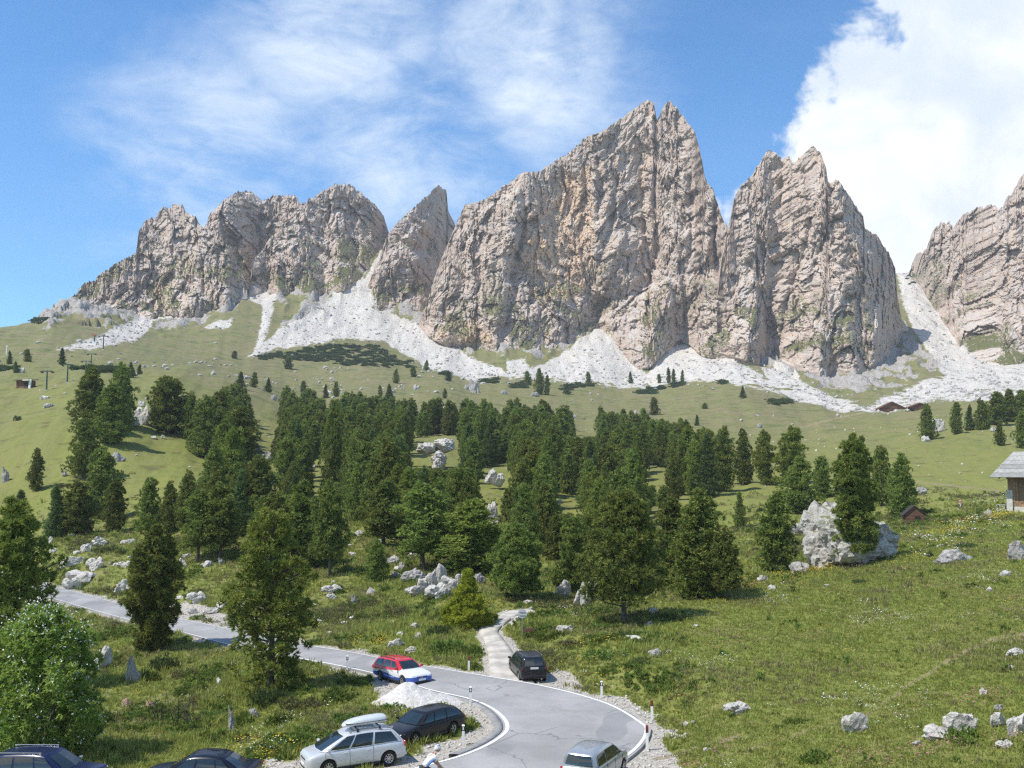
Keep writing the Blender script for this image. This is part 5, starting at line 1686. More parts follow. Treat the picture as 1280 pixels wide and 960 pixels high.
M_LIMEB = turfed()
def outcrop(px, by, w, h, label, seed, blocks, mat=M_LIME):
    """a cluster of big blocks grown together, as one outcrop; blocks: (dx, dz, dy, sx, sy, sz) in fractions of w, h"""
    g = ground(px, by); D = g.y; W = w * D / FPX; Hh = h * D / FPX
    VV = []; FF = []; o = 0
    for i, (dx, dz, dy, sx, sy, sz) in enumerate(blocks):
        V, F = ICO[4]
        rng = np.random.default_rng(seed + i)
        N = unit(rng.normal(0, 1, (18, 3))); d = rng.uniform(0.6, 0.95, 18)
        c = V @ N.T
        r = np.minimum(np.min(np.where(c > 0.05, d[None] / np.maximum(c, 0.05), 9), 1), 1.15)
        oo = Vector(rng.uniform(-50, 50, 3))
        k = np.array([mn.fractal(Vector(v) * 2.6 + oo, 0.75, 2.1, 6) for v in V])
        k2 = np.array([abs(mn.noise(Vector((v[0] * 3, v[1] * 3, v[2] * 7)) + oo)) for v in V])
        P = V * (r * (1 + 0.20 * k - 0.16 * k2))[:, None]
        P = P * np.array([sx * W, sy * W, sz * Hh]) * 0.5
        P += np.array([dx * W, dy * W, dz * Hh])
        VV.append(P); FF.append(F + o); o += len(P)
    ob = link('rock_outcrop', tri_mesh('rock_outcrop', np.concatenate(VV), np.concatenate(FF), [mat], smooth=False), None, g, label, 'rock outcrop', 'large rock outcrops')
    return ob


outcrop(1034, 710, 52, 82, 'big craggy white boulder behind the tall slim pine', 500, [(0, .45, .45, 1.0, 1.0, .95), (-.1, .25, .2, .95, .8, .7), (.25, .55, .6, .9, .9, .8), (.2, .16, .05, .9, .6, .45), (-.22, .62, .5, .6, .7, .5)], M_LIMEB)
outcrop(1088, 706, 88, 84, 'long white rock ledge with turf on top, right of the big boulder', 520, [(-.3, .42, .6, .6, .7, .85), (.02, .38, .6, .7, .7, .8), (.36, .36, .7, .5, .6, .6), (-.1, .18, .2, .8, .5, .45), (.3, .16, .35, .5, .5, .4)], M_LIMEB)
outcrop(543, 588, 50, 40, 'broad pale rock outcrop in the middle of the forest', 540, [(-.2, .72, .6, .6, .7, .5), (.2, .74, .7, .62, .7, .5), (.1, .36, .35, .45, .5, .7), (.05, .1, .1, .3, .35, .5)])
outcrop(618, 612, 24, 30, 'steep pale rock face right of the forest outcrop', 560, [(-.1, .5, .4, .8, .8, .95), (.25, .35, .3, .6, .6, .7)])
outcrop(614, 664, 20, 34, 'narrow pale rock between forest pines below the steep face', 580, [(0, .5, .4, .9, .8, 1.0), (.2, .25, .2, .7, .6, .5)])
outcrop(545, 606, 14, 30, 'slim rock rib under the forest outcrop', 590, [(0, .45, .4, .8, .8, 1.0), (-.3, .15, .1, .6, .5, .4)])


# rubble: stones nobody could count, strewn over scree, pasture and verges
def strewn(name, N, sampler, s0, s1, mat, seed, sub=1, flat=0.7):
    rng = np.random.default_rng(seed)
    X, Y, S = sampler(rng, N)
    Z = heights(X, Y)
    V, F = ICO[sub]
    n = len(X)
    jit = 1 + rng.uniform(-0.35, 0.25, (n, len(V), 1))
    P = V[None] * jit * (S[:, None, None] * rng.uniform(0.6, 1.2, (n, 1, 3)) * np.array([1, 1, flat]))
    P = P + np.stack([X, Y, Z + S * 0.22], -1)[:, None]
    FF = (F[None] + (np.arange(n) * len(V))[:, None, None]).reshape(-1, 3)
    return link(name, tri_mesh(name, P.reshape(-1, 3), FF, [mat], smooth=False), kind='stuff')


flat_idx = None


def grid_sampler(weight, smin, smax, dscale=True):
    """positions drawn from the terrain lattice with a weight per point"""
    def f(rng, N):
        w = weight.ravel(); c = np.cumsum(w); k = np.searchsorted(c, rng.uniform(0, c[-1], N))
        i, j = np.unravel_index(np.clip(k, 0, w.size - 1), weight.shape)
        i = np.clip(i, 0, len(GQ) - 2); j = np.clip(j, 0, len(GL) - 2)
        q = GQ[i] + rng.uniform(0, 1, N) * (GQ[i + 1] - GQ[i]); l = GL[j] + rng.uniform(0, 1, N) * (GL[j + 1] - GL[j])
        D = np.exp(l)
        return q * D, D, smin + (smax - smin) * rng.uniform(0, 1, N) ** 3
    return f


inview = (PX > -20) & (PX < 1300) & (PY > 250) & (PY < 985)
cellarea = np.gradient(GQ)[:, None] * DD * np.gradient(GL)[None] * DD
wrub = np.where(inview & (DD > 420), cellarea * (scree * 0.7 + (1 - scree) * np.exp(-((PY - 472) / 15.0) ** 2) * 0.9 * sstep(0.0, 0.35, fbm(GX / 35, GY / 60, 4, 64)) + 0.015) / (DD / 600) ** 1, 0)
strewn('rubble', 5600, grid_sampler(wrub, 0.28, 1.9), 0, 0, M_SCREESTONE, 61)
hum = (sstep(20, 60, PX) * (1 - sstep(560, 640, PX)) * sstep(655, 680, PY) * (1 - sstep(800, 825, PY)))
wst = np.where(inview & (DD > 60) & (DD < 420) & (RD > 1.2), cellarea * (0.02 + 0.5 * hum * sstep(0.0, 0.4, fbm(GX / 9, GY / 12, 3, 9))), 0)
strewn('field_stones', 900, grid_sampler(wst, 0.08, 0.62), 0, 0, M_LIME, 62)
wgr = np.where(inview & (DD < 130) & (RD > 0.15) & (LD > 0.1), cellarea * sstep(0.35, 0.7, gravel), 0)
strewn('gravel', 9000, grid_sampler(wgr, 0.02, 0.10), 0, 0, M_LIME, 63)
# ------------------------------------------------------------------ grass, herbs, flowers, shrubs
def scatter(name, proto_mesh, X, Y, Z, S, seed, kind='stuff', tilt=0.12):
    """one object of many small plants: instances of one tuft on points"""
    n = len(X)
    me = bpy.data.meshes.new(name)
    me.vertices.add(n)
    me.vertices.foreach_set('co', np.stack([X, Y, Z], 1).astype(np.float32).reshape(-1))
    rng = np.random.default_rng(seed)
    a = me.attributes.new('size', 'FLOAT', 'POINT'); a.data.foreach_set('value', S.astype(np.float32))
    rot = np.stack([rng.normal(0, tilt, n), rng.normal(0, tilt, n), rng.uniform(0, 6.28, n)], 1)
    a = me.attributes.new('turn', 'FLOAT_VECTOR', 'POINT'); a.data.foreach_set('vector', rot.astype(np.float32).reshape(-1))
    o = link(name, me, kind=kind)
    src = bpy.data.objects.new(name + '_tuft', proto_mesh)      # the tuft itself; only instanced
    ng = bpy.data.node_groups.new(name, 'GeometryNodeTree')
    ng.interface.new_socket('Geometry', in_out='INPUT', socket_type='NodeSocketGeometry')
    ng.interface.new_socket('Geometry', in_out='OUTPUT', socket_type='NodeSocketGeometry')
    N = ng.nodes; L = ng.links
    gi = N.new('NodeGroupInput'); go = N.new('NodeGroupOutput')
    inst = N.new('GeometryNodeInstanceOnPoints')
    oi = N.new('GeometryNodeObjectInfo'); oi.inputs['Object'].default_value = src
    oi.inputs['As Instance'].default_value = True
    sz = N.new('GeometryNodeInputNamedAttribute'); sz.data_type = 'FLOAT'; sz.inputs['Name'].default_value = 'size'
    tn = N.new('GeometryNodeInputNamedAttribute'); tn.data_type = 'FLOAT_VECTOR'; tn.inputs['Name'].default_value = 'turn'
    e2r = N.new('FunctionNodeEulerToRotation')
    L.new(gi.outputs[0], inst.inputs['Points'])
    L.new(oi.outputs['Geometry'], inst.inputs['Instance'])
    L.new([s for s in tn.outputs if s.enabled][0], e2r.inputs[0]); L.new(e2r.outputs[0], inst.inputs['Rotation'])
    L.new([s for s in sz.outputs if s.enabled][0], inst.inputs['Scale'])
    L.new(inst.outputs[0], go.inputs[0])
    md = o.modifiers.new('scatter', 'NODES'); md.node_group = ng
    return o


def tuft_mesh(name, seed, mat, nb=16, h=0.34, spread=0.20, w=0.022, lean=0.5):
    rng = np.random.default_rng(seed)
    V = []; F = []; C = []
    for i in range(nb):
        a = rng.uniform(0, 6.28); r = spread * math.sqrt(rng.uniform(0, 1))
        b = np.array([math.cos(a) * r, math.sin(a) * r, -0.03])
        d = np.array([math.cos(a), math.sin(a), 0]) * rng.uniform(0.1, lean) + rng.normal(0, 0.12, 3) * np.array([1, 1, 0])
        hh = h * rng.uniform(0.55, 1.15)
        s = np.array([-math.sin(a + 0.6), math.cos(a + 0.6), 0]) * w
        m = b + np.array([0, 0, hh * 0.6]) + d * hh * 0.3
        t = b + np.array([0, 0, hh]) + d * hh
        o = len(V)
        V += [b - s, b + s, m + s * 0.8, m - s * 0.8, t]
        F += [(o, o + 1, o + 2), (o, o + 2, o + 3), (o + 3, o + 2, o + 4)]
        k = rng.uniform(0, 1)
        C += [(k, 0, 0, 1)] * 4 + [(k, rng.uniform(.5, 1), 0, 1)]
    return tri_mesh(name, V, F, [mat], colors=C)


def herb_mesh(name, seed, mat, n=26, r=0.22, h=0.26, L=0.13, W=0.07):
    rng = np.random.default_rng(seed)
    d = unit(rng.normal(0, 1, (n, 3)) + np.array([0, 0, 0.8]))
    d[:, 2] = np.abs(d[:, 2])
    P = d * np.array([r, r, h]) * rng.uniform(0.5, 1, (n, 1))
    V, F = blades(rng, P, d, 3, L, W, spread=0.7)
    k = np.repeat(rng.uniform(0, 1, n), 9)
    tip = np.tile([0, 0, 1.0], n * 3) * rng.uniform(.4, 1)
    return tri_mesh(name, V, F, [mat], colors=np.stack([k, tip, tip * 0, tip * 0 + 1], -1))


def flower_mesh(name, seed, mat, n=9, r=0.35, h=0.34, s=0.045):
    rng = np.random.default_rng(seed)
    V = []; F = []
    for i in range(n):
        c = np.array([rng.normal(0, r * 0.6), rng.normal(0, r * 0.6), h * rng.uniform(0.7, 1.15)])
        ss = s * rng.uniform(0.7, 1.3); o = len(V)
        V.append(c + [0, 0, ss * 0.25])
        for k in range(6):
            a = k * math.pi / 3 + rng.uniform(-.2, .2)
            V.append(c + np.array([math.cos(a) * ss, math.sin(a) * ss, rng.uniform(-.2, .1) * ss]))
        F += [(o, o + 1 + k, o + 1 + (k + 1) % 6) for k in range(6)]
        F += [(o, o + 1 + (k + 1) % 6, o + 1 + k) for k in range(0)]
    return tri_mesh(name, V, F, [mat])


M_GRASS = leaf_mat('meadow_grass_blades', (0.275, 0.315, 0.070), (0.385, 0.405, 0.108), (0.52, 0.48, 0.20), 0.42)
M_GRASS2 = leaf_mat('dry_grass_blades', (0.24, 0.235, 0.085), (0.34, 0.31, 0.14), (0.42, 0.38, 0.20), 0.4)
M_YEL = plain('yellow_petals', (0.72, 0.50, 0.02), 0.7, 0.15)
M_PINK = plain('pink_petals', (0.42, 0.16, 0.20), 0.7, 0.25)
M_WHITE_P = plain('white_petals', (0.78, 0.78, 0.72), 0.7, 0.08)
open_ground = np.where((RD > 0.6) & (LD > 0.5), 1.0, 0.0) * (1 - np.clip(gravel * 1.1, 0, 1)) * (1 - np.clip(trail, 0, 1) * 0.85) * (1 - np.clip(scree + rock, 0, 1))
vis = (PX > -40) & (PX < 1320) & (PY > 560) & (PY < 1010) & (DD > 29)
patchy = 0.45 + 0.55 * sstep(-0.25, 0.35, fbm(GX / 3.5, GY / 4.5, 3, 201))
right_meadow = sstep(815, 880, PX) * sstep(690, 740, PY + (PX - 1000) * 0.25)
left_of = 1 - sstep(820, 900, PX) * sstep(690, 760, PY)          # right meadow is a shorter sward


def spread_plants(name, mesh, N, w, s0, s1, seed, dgrow=0.0):
    X, Y, S = grid_sampler(np.where(vis, w * cellarea, 0), s0, s1)(np.random.default_rng(seed), N)
    S = S * (1 + dgrow * np.clip(Y - 45, 0, 150) / 100)
    return scatter(name, mesh, X, Y, heights(X, Y) - 0.02, S, seed)


fall = np.clip(60.0 / DD, 0, 1.4) ** 1.6 * (1 - sstep(85, 165, DD))
spread_plants('grass', tuft_mesh('grass_tuft', 1, M_GRASS, nb=18, h=.27), 46000, open_ground * patchy * (1 - 0.80 * right_meadow) * fall, 0.45, 0.95, 301, 1.0)
spread_plants('grass', tuft_mesh('grass_tuft', 2, M_GRASS, nb=14, h=0.46, spread=.16, lean=.3), 8000, open_ground * fall * left_of * (1 - right_meadow) * sstep(0.0, 0.4, fbm(GX / 6, GY / 8, 3, 205)), 0.6, 1.2, 302, .8)
spread_plants('short_grass', tuft_mesh('short_grass_tuft', 12, M_GRASS, nb=20, h=0.14, spread=.30, lean=.7), 30000, open_ground * right_meadow * fall, 0.6, 1.2, 312, 1.2)
spread_plants('dry_grass', tuft_mesh('dry_grass_tuft', 3, M_GRASS2, nb=14, h=0.3), 12000, open_ground * fall * (1 - 0.6 * right_meadow) * sstep(0.0, 0.4, fbm(GX / 5, GY / 9, 3, 211)), 0.5, 1.1, 303, 1.0)
spread_plants('herbs', herb_mesh('herb_clump', 4, M_HERB), 9000, open_ground * fall * sstep(0.05, 0.4, fbm(GX / 4, GY / 6, 3, 221)) * (0.3 + 0.7 * left_of) * (1 - 0.9 * right_meadow), 0.5, 1.4, 304, .8)
spread_plants('heather', herb_mesh('heather_clump', 5, M_HEATH, n=34, r=.34, h=.22, L=.12, W=.03), 5200, open_ground * np.clip(85 / DD, 0, 1) ** 1.4 * (1 - sstep(100, 190, DD)) * left_of * (1 - right_meadow) * sstep(0.08, 0.35, fbm(GX / 9, GY / 11, 3, 231)), 0.6, 1.6, 305, .8)
spread_plants('yellow_flowers', flower_mesh('yellow_flower_sprig', 6, M_YEL, n=6, s=.032), 900, open_ground * fall * sstep(0.15, 0.5, fbm(GX / 7, GY / 9, 3, 241)), 0.6, 1.3, 306, .5)
spread_plants('yellow_flowers', flower_mesh('yellow_flower_sprig', 9, M_YEL, n=10, r=.5, s=.035), 230, open_ground * np.exp(-((PY - (752 - 0.30 * (PX - 900))) / 7.0) ** 2) * (PX > 860) * (PX < 1290) * sstep(-.05, .3, fbm(GX / 4, GY / 6, 3, 243)), 0.6, 1.2, 309, 1.2)
spread_plants('white_flowers', flower_mesh('white_flower_sprig', 7, M_WHITE_P, n=6, s=.026), 900, open_ground * fall * sstep(0.1, 0.5, fbm(GX / 6, GY / 10, 3, 251)), 0.6, 1.3, 307, .4)
spread_plants('white_flowers', flower_mesh('white_flower_sprig', 10, M_WHITE_P, n=6, r=.5, s=.04), 130, open_ground * (PX > 1140) * np.exp(-((PY - (690 - 0.42 * (PX - 1140))) / 16.0) ** 2) * sstep(0.0, .3, fbm(GX / 5, GY / 9, 2, 252)), 0.8, 1.7, 310, 1.0)
spread_plants('pink_flowers', flower_mesh('pink_flower_sprig', 8, M_PINK, n=6, s=.03), 800, open_ground * fall * (PX > 850) * sstep(0.12, 0.4, fbm(GX / 5, GY / 4, 3, 261)), 0.6, 1.3, 308, .4)


def shrub_mesh(name, seed, mat, n=170, r=1.0, h=0.7, nb=6, L=0.16, W=0.06, lobes=5):
    """a low cushion of leafy shoots with a broken outline"""
    rng = np.random.default_rng(seed)
    lc = rng.uniform(-0.6, 0.6, (lobes, 2)) * r; lr = rng.uniform(0.4, 0.75, lobes) * r
    k = rng.integers(0, lobes, n)
    d = unit(rng.normal(0, 1, (n, 3)) + np.array([0, 0, 0.5])); d[:, 2] = np.abs(d[:, 2])
    P = d * lr[k][:, None] * rng.uniform(0.6, 1.05, (n, 1)) * np.array([1, 1, h / r])
    P[:, :2] += lc[k]
    V, F = blades(rng, P, unit(d + [0, 0, .5]), nb, L, W, spread=0.7)
    c = np.repeat(np.clip(rng.uniform(0, 1, lobes)[k] + rng.normal(0, .2, n), 0, 1), nb * 3)
    tip = np.tile([0, 0, 1.0], n * nb) * np.repeat(rng.uniform(.3, 1, n * nb), 3)
    return tri_mesh(name, V, F, [mat], colors=np.stack([c, tip, tip * 0, tip * 0 + 1], -1))


SHRUBS = {'dark': [shrub_mesh('shrub', 700 + i, M_MUGO, n=260, L=.18, W=.05) for i in range(3)],
          'herb': [shrub_mesh('shrub', 710 + i, M_HERB, n=220, L=.16, W=.08) for i in range(3)],
          'heath': [shrub_mesh('shrub', 720 + i, M_HEATH, n=260, h=.5, L=.15, W=.035) for i in range(3)]}
_sh_n = [0]


def shrub_at(px, by, w, h, kind, label):
    g = ground(px, by); D = g.y
    rng = random.Random(_sh_n[0] * 5 + 1)
    o = link('shrub', SHRUBS[kind][_sh_n[0] % 3], None, g - Vector((0, -0.15 * w * D / FPX, 0.06)), label, 'shrub', 'low shrubs on the slopes'); _sh_n[0] += 1
    o.rotation_euler.z = rng.uniform(0, 6.28)
    s = w * D / FPX / 2.1
    o.scale = (s, s, h * D / FPX / 0.85)
    return o


for a in [
    (330, 884, 56, 40, 'dark', 'dark shrub thicket at the foot of the tall open pine'), (372, 888, 60, 34, 'heath', 'brownish shrub right of the dark thicket'), (415, 878, 66, 30, 'herb', 'leafy shrub bank left of the silver car'),
    (300, 906, 36, 24, 'herb', 'small shrub beside the upright grey stone'), (345, 905, 50, 24, 'herb', 'green shrub below the dark thicket'),
    (205, 838, 46, 30, 'dark', 'dark shrub in the shadow of the bushy roadside pine'), (185, 850, 30, 22, 'herb', 'green shrub right of the tall narrow stone'), (232, 846, 36, 20, 'heath', 'heathery shrub right of the dark shaded shrub'),
    (130, 690, 40, 14, 'dark', 'flat dwarf pine cushion below the crest rock'), (155, 692, 22, 10, 'dark', 'right end of the dwarf pine cushion on the crest'), (158, 668, 34, 8, 'heath', 'flat heath cushion on the rocky rim'),
    (500, 770, 60, 26, 'heath', 'round brownish heath mound above the scatter of stones'), (455, 775, 30, 14, 'herb', 'small green tussock on the bank'), (560, 815, 60, 30, 'herb', 'green shrubs above the road by the bright spruce'), (590, 820, 34, 24, 'herb', 'shrub at the left verge of the lane'),
    (545, 795, 40, 22, 'dark', 'dark shrub on the hump left of the lane'), (430, 760, 30, 12, 'heath', 'low heath patch above the road'),
    (715, 810, 70, 20, 'heath', 'broad heathery shrub on the bank right of the minivan'), (760, 822, 60, 18, 'herb', 'green low shrub bank above the outer bend'), (690, 800, 40, 20, 'herb', 'shrub right behind the wooden signboard'), (780, 800, 50, 14, 'dark', 'dark cushion above the outer bend'),
    (808, 830, 40, 12, 'dark', 'dark juniper cushion at the meadow edge above the bend'), (840, 775, 44, 12, 'dark', 'dark cushion right of the broad pine'), (735, 778, 40, 12, 'herb', 'green cushion left of the broad pine'), (675, 785, 30, 14, 'herb', 'bushy herbs beside the round sign'),
    (1215, 928, 60, 26, 'herb', 'leafy bush in front of the joined white boulders'), (1018, 952, 48, 26, 'herb', 'dark green weeds at the lower edge of the meadow'), (1000, 905, 30, 14, 'herb', 'weeds left of the blocky white boulder'),
    (975, 912, 22, 10, 'herb', 'small weeds further left of the blocky boulder'), (1163, 697, 10, 16, 'dark', 'tiny dark bush left of the ribbed outcrop'), (1215, 684, 40, 10, 'dark', 'flat dark cushion above the ribbed outcrop'),
    (1080, 728, 24, 8, 'dark', 'low cushion in the meadow under the slim pine'), (945, 690, 18, 16, 'heath', 'brownish bush right of the forest on the grass'), (950, 640, 14, 10, 'dark', 'dark bush uphill of the small lone pine'),
    (1140, 665, 30, 12, 'herb', 'bright green nettles under the small wooden hut'), (1120, 672, 30, 10, 'herb', 'bright green nettles left of the small hut'), (1165, 640, 20, 8, 'herb', 'bright weeds right of the small hut'),
    (22, 526, 10, 12, 'dark', 'little dark bush on the left meadow'), (40, 600, 36, 16, 'heath', 'brown bush on the slope at the left border'), (80, 610, 40, 14, 'heath', 'grey brown scrub under the lone left pine'),
    (430, 800, 50, 14, 'herb', 'green shrubs on the upper road verge'), (400, 775, 50, 14, 'heath', 'heath above the road behind the open pine'), (250, 740, 40, 12, 'heath', 'heath cushion above the white bank stones'), (230, 870, 30, 16, 'herb', 'leafy tuft near the bare twigs'),
    (60, 900, 60, 40, 'herb', 'leafy undergrowth beneath the white flowering bush'), (105, 905, 60, 36, 'herb', 'bright leafy shrub right under the flowering bush'), (440, 905, 60, 22, 'herb', 'tall green weeds behind the silver car'), (490, 888, 40, 14, 'herb', 'weeds between gravel heap and dark estate car')]:
    shrub_at(*a)

# fields of dwarf mountain pine under the cliffs: nobody could count the stems
def scrub_field(name, polys, seed, n_per=1, h=2.0):
    rng = np.random.default_rng(seed)
    P = []
    for poly, n in polys:
        p = np.array(poly); lo, hi = p.min(0), p.max(0); got = 0
        while got < n:
            x, y = rng.uniform(lo[0], hi[0]), rng.uniform(lo[1], hi[1])
            if not bool(in_poly(np.array(x), np.array(y), poly)):
                continue
            g = ground(x, y); got += 1
            P.append((g.x, g.y + rng.uniform(-3, 3), g.z))
    P = np.array(P); P[:, 2] = heights(P[:, 0], P[:, 1])
    return scatter(name, shrub_mesh('dwarf_pine_clump', seed, M_MUGO, n=130, r=3.2, h=1.8, nb=6, L=0.8, W=0.34, lobes=6), P[:, 0], P[:, 1], P[:, 2] - 0.2, rng.uniform(0.6, 1.25, len(P)), seed, tilt=0.1)


scrub_field('dwarf_pine_scrub', [([(345, 448), (375, 436), (430, 429), (470, 432), (492, 444), (506, 456), (485, 460), (440, 458), (418, 454), (385, 452)], 330), ([(322, 446), (352, 440), (355, 446), (330, 449)], 30),
                                 ([(505, 452), (516, 450), (520, 458), (508, 460)], 12), ([(548, 463), (560, 464), (562, 470), (552, 470)], 12), ([(602, 474), (622, 474), (624, 479), (604, 479)], 18), ([(636, 480), (655, 479), (658, 485), (640, 486)], 24),
                                 ([(700, 484), (740, 476), (742, 482), (706, 490)], 34), ([(792, 489), (818, 487), (818, 493), (796, 494)], 26), ([(812, 485), (828, 482), (830, 487), (816, 489)], 16), ([(838, 481), (852, 478), (854, 484), (840, 486)], 16),
                                 ([(962, 500), (984, 499), (988, 504), (966, 506)], 26), ([(95, 461), (145, 462), (146, 466), (96, 465)], 30), ([(0, 460), (12, 460), (12, 464), (0, 464)], 10), ([(36, 399), (62, 397), (64, 402), (40, 404)], 16), ([(1130, 345), (1142, 345), (1146, 356), (1136, 356)], 10),
                                 ([(898, 478), (906, 476), (908, 480), (900, 481)], 8)], 801)


# the flowering bush at the lower left
def flowering_bush():
    px, by = 62, 938
    q = (px - 640) / FPX; D = 43.0
    base = Vector((q * D, D, height(q * D, D)))
    e = link('flowering_bush', None, None, base, 'big leafy bush covered in white blossom at the lower left, behind the dark blue car', 'bush')
    rng = np.random.default_rng(77)
    H = 6.1; R = 2.45
    n = 320
    t = rng.uniform(0.05, 1, n); az = rng.uniform(0, 6.28, n)
    prof = np.interp(t, [0, .15, .45, .7, .9, 1], [.55, .85, 1, .85, .5, .15])
    lob = 1 + .2 * np.sin(az * 3 + t * 6) + .14 * np.sin(az * 5 - t * 11)
    rad = R * prof * lob * rng.uniform(.55, 1.02, n)
    c = np.stack([np.cos(az) * rad, np.sin(az) * rad, H * (0.04 + .94 * t)], -1)
    out = unit(c - np.array([0, 0, H * .35]))
    m = 16
    d = unit(rng.normal(0, 1, (n, m, 3)) + out[:, None] * .6)
    P = (c[:, None] + d * .36 * rng.uniform(.5, 1.1, (n, m, 1))).reshape(-1, 3)
    V, F = blades(rng, P, d.reshape(-1, 3), 7, .22, .10, spread=.9)
    k = np.repeat(np.clip(np.repeat(rng.uniform(0, 1, n), m) + rng.normal(0, .2, n * m), 0, 1), 21)
    tip = np.tile([0, 0, 1.0], n * m * 7) * np.repeat(rng.uniform(.2, 1, n * m * 7), 3)
    link('foliage', tri_mesh('foliage', V, F, [M_ROWAN], colors=np.stack([k, tip, tip * 0, tip * 0 + 1], -1)), e)
    # flat white flower heads on the outside
    sel = rng.permutation(n)[:230]
    fc = c[sel] + out[sel] * rng.uniform(.25, .42, (230, 1)) + np.array([0, 0, .12])
    fv, ff = blades(rng, np.repeat(fc, 6, 0) + rng.normal(0, .17, (1380, 3)), np.repeat(unit(out[sel] + [0, 0, .6]), 6, 0), 3, .075, .055, spread=.9)
    link('blossom', tri_mesh('blossom', fv, ff, [M_WHITE_P]), e)
    st = []
    for i in range(7):
        a = i * .9; x, y = math.cos(a), math.sin(a)
        st.append(tube([(x * .15, y * .15, -.3), (x * .45, y * .45, 1.3), (x * .9, y * .9, 3.0), (x * 1.1, y * 1.1, 4.6)], [.07, .055, .035, .012], 6))
    tv, tf = join_tubes(st)
    link('stems', tri_mesh('stems', tv, tf, [M_BARK], smooth=True), e)


flowering_bush()


def bare_twigs(px, by, h, label, seed):
    g = ground(px, by); Hh = h * g.y / FPX
    rng = np.random.default_rng(seed); st = []
    for i in range(5):
        a = rng.uniform(0, 6.28); p = np.array([math.cos(a) * .12, math.sin(a) * .12, -.1]); d = np.array([math.cos(a) * .35, math.sin(a) * .35, 1.0])
        ln = Hh * rng.uniform(.6, 1)
        pts_ = [p, p + d * ln * .5 + rng.normal(0, .05, 3), p + d * ln + rng.normal(0, .08, 3)]
        st.append(tube(pts_, [.028, .018, .006], 5))
        for j in range(4):
            s = rng.uniform(.3, .95); b = p + d * ln * s
            st.append(tube([b, b + rng.normal(0, .22, 3) + np.array([0, 0, .35])], [.011, .003], 4))
    v, f = join_tubes(st)
    link('bare_shrub', tri_mesh('bare_shrub', v, f, [M_BARK], smooth=True), None, g, label, 'shrub')


bare_twigs(222, 905, 48, 'bare leafless twigs standing in the grass behind the black saloon', 5)
bare_twigs(240, 908, 42, 'second bunch of bare twigs, nearer the upright grey stone', 8)
bare_twigs(200, 902, 36, 'sparse bare twigs left of the taller bunch', 9)
# ------------------------------------------------------------------ vehicles
def paint(name, c, metal=0.0, rough=0.28, dust_k=1.0):
    m, n, b, out = new_mat(name)
    pos = n.new('ShaderNodeTexCoord').outputs['Object']
    dust = n.noise(pos, 3.0, 5, 0.65)
    sp = n.new('ShaderNodeSeparateXYZ'); n.l.new(pos, sp.inputs[0])
    low = n.ramp(sp.outputs[2], 0.75, 0.2)
    f = n.math('MULTIPLY', n.math('ADD', n.math('MULTIPLY', low, 0.30 * dust_k), 0.06 * dust_k), n.ramp(dust, 0.35, 0.7))
    n.l.new(n.mix(f, c, (0.33, 0.30, 0.25)), b.inputs['Base Color'])
    b.inputs['Metallic'].default_value = metal
    n.l.new(n.math('ADD', rough, n.math('MULTIPLY', f, 0.8)), b.inputs['Roughness'])
    b.inputs['Coat Weight'].default_value = 0.7 if dust_k > 0.5 else 0.15
    b.inputs['Coat Roughness'].default_value = 0.06
    b.inputs['Specular IOR Level'].default_value = 0.5 if dust_k > 0.5 else 0.28
    return m


def livery():
    """red over white over blue, with a wave between"""
    m, n, b, out = new_mat('red_white_blue_paint')
    pos = n.new('ShaderNodeTexCoord').outputs['Object']
    sp = n.new('ShaderNodeSeparateXYZ'); n.l.new(pos, sp.inputs[0])
    x, z = sp.outputs[0], sp.outputs[2]
    wave = n.math('MULTIPLY', n.math('SINE', n.math('MULTIPLY', x, 1.9)), 0.07)
    red = n.ramp(n.math('ADD', z, n.math('MULTIPLY', x, -0.07)), 0.80, 0.81)
    nothood = n.ramp(x, 1.02, 1.0)
    red = n.math('MULTIPLY', red, nothood)
    blue = n.ramp(n.math('ADD', z, wave), 0.53, 0.52)
    col = n.mix(red, (0.74, 0.74, 0.74), (0.58, 0.025, 0.03))
    col = n.mix(blue, col, (0.035, 0.10, 0.42))
    # the pale flourish along the blue flank
    fl = n.math('MULTIPLY', n.ramp(n.math('ABSOLUTE', n.math('SUBTRACT', n.math('ADD', z, n.math('MULTIPLY', n.math('SINE', n.math('MULTIPLY', x, 16)), 0.012)), 0.43)), 0.028, 0.02), n.math('MULTIPLY', n.ramp(x, -0.75, -0.7), n.ramp(x, 0.45, 0.4)))
    col = n.mix(n.math('MULTIPLY', fl, n.ramp(n.noise(pos, 26, 2), 0.45, 0.5)), col, (0.7, 0.72, 0.78))
    n.l.new(col, b.inputs['Base Color'])
    b.inputs['Roughness'].default_value = 0.3
    b.inputs['Coat Weight'].default_value = 0.7
    b.inputs['Coat Roughness'].default_value = 0.06
    return m


def simple(name, c, rough=0.5, metal=0.0, spec=0.5, emit=None):
    m, n, b, out = new_mat(name)
    nz = n.noise(n.new('ShaderNodeTexCoord').outputs['Object'], 8, 3)
    n.l.new(n.mix(n.ramp(nz, 0.3, 0.7), tuple(v * .92 for v in c), tuple(min(1, v * 1.08) for v in c)), b.inputs['Base Color'])
    b.inputs['Roughness'].default_value = rough; b.inputs['Metallic'].default_value = metal; b.inputs['Specular IOR Level'].default_value = spec
    return m


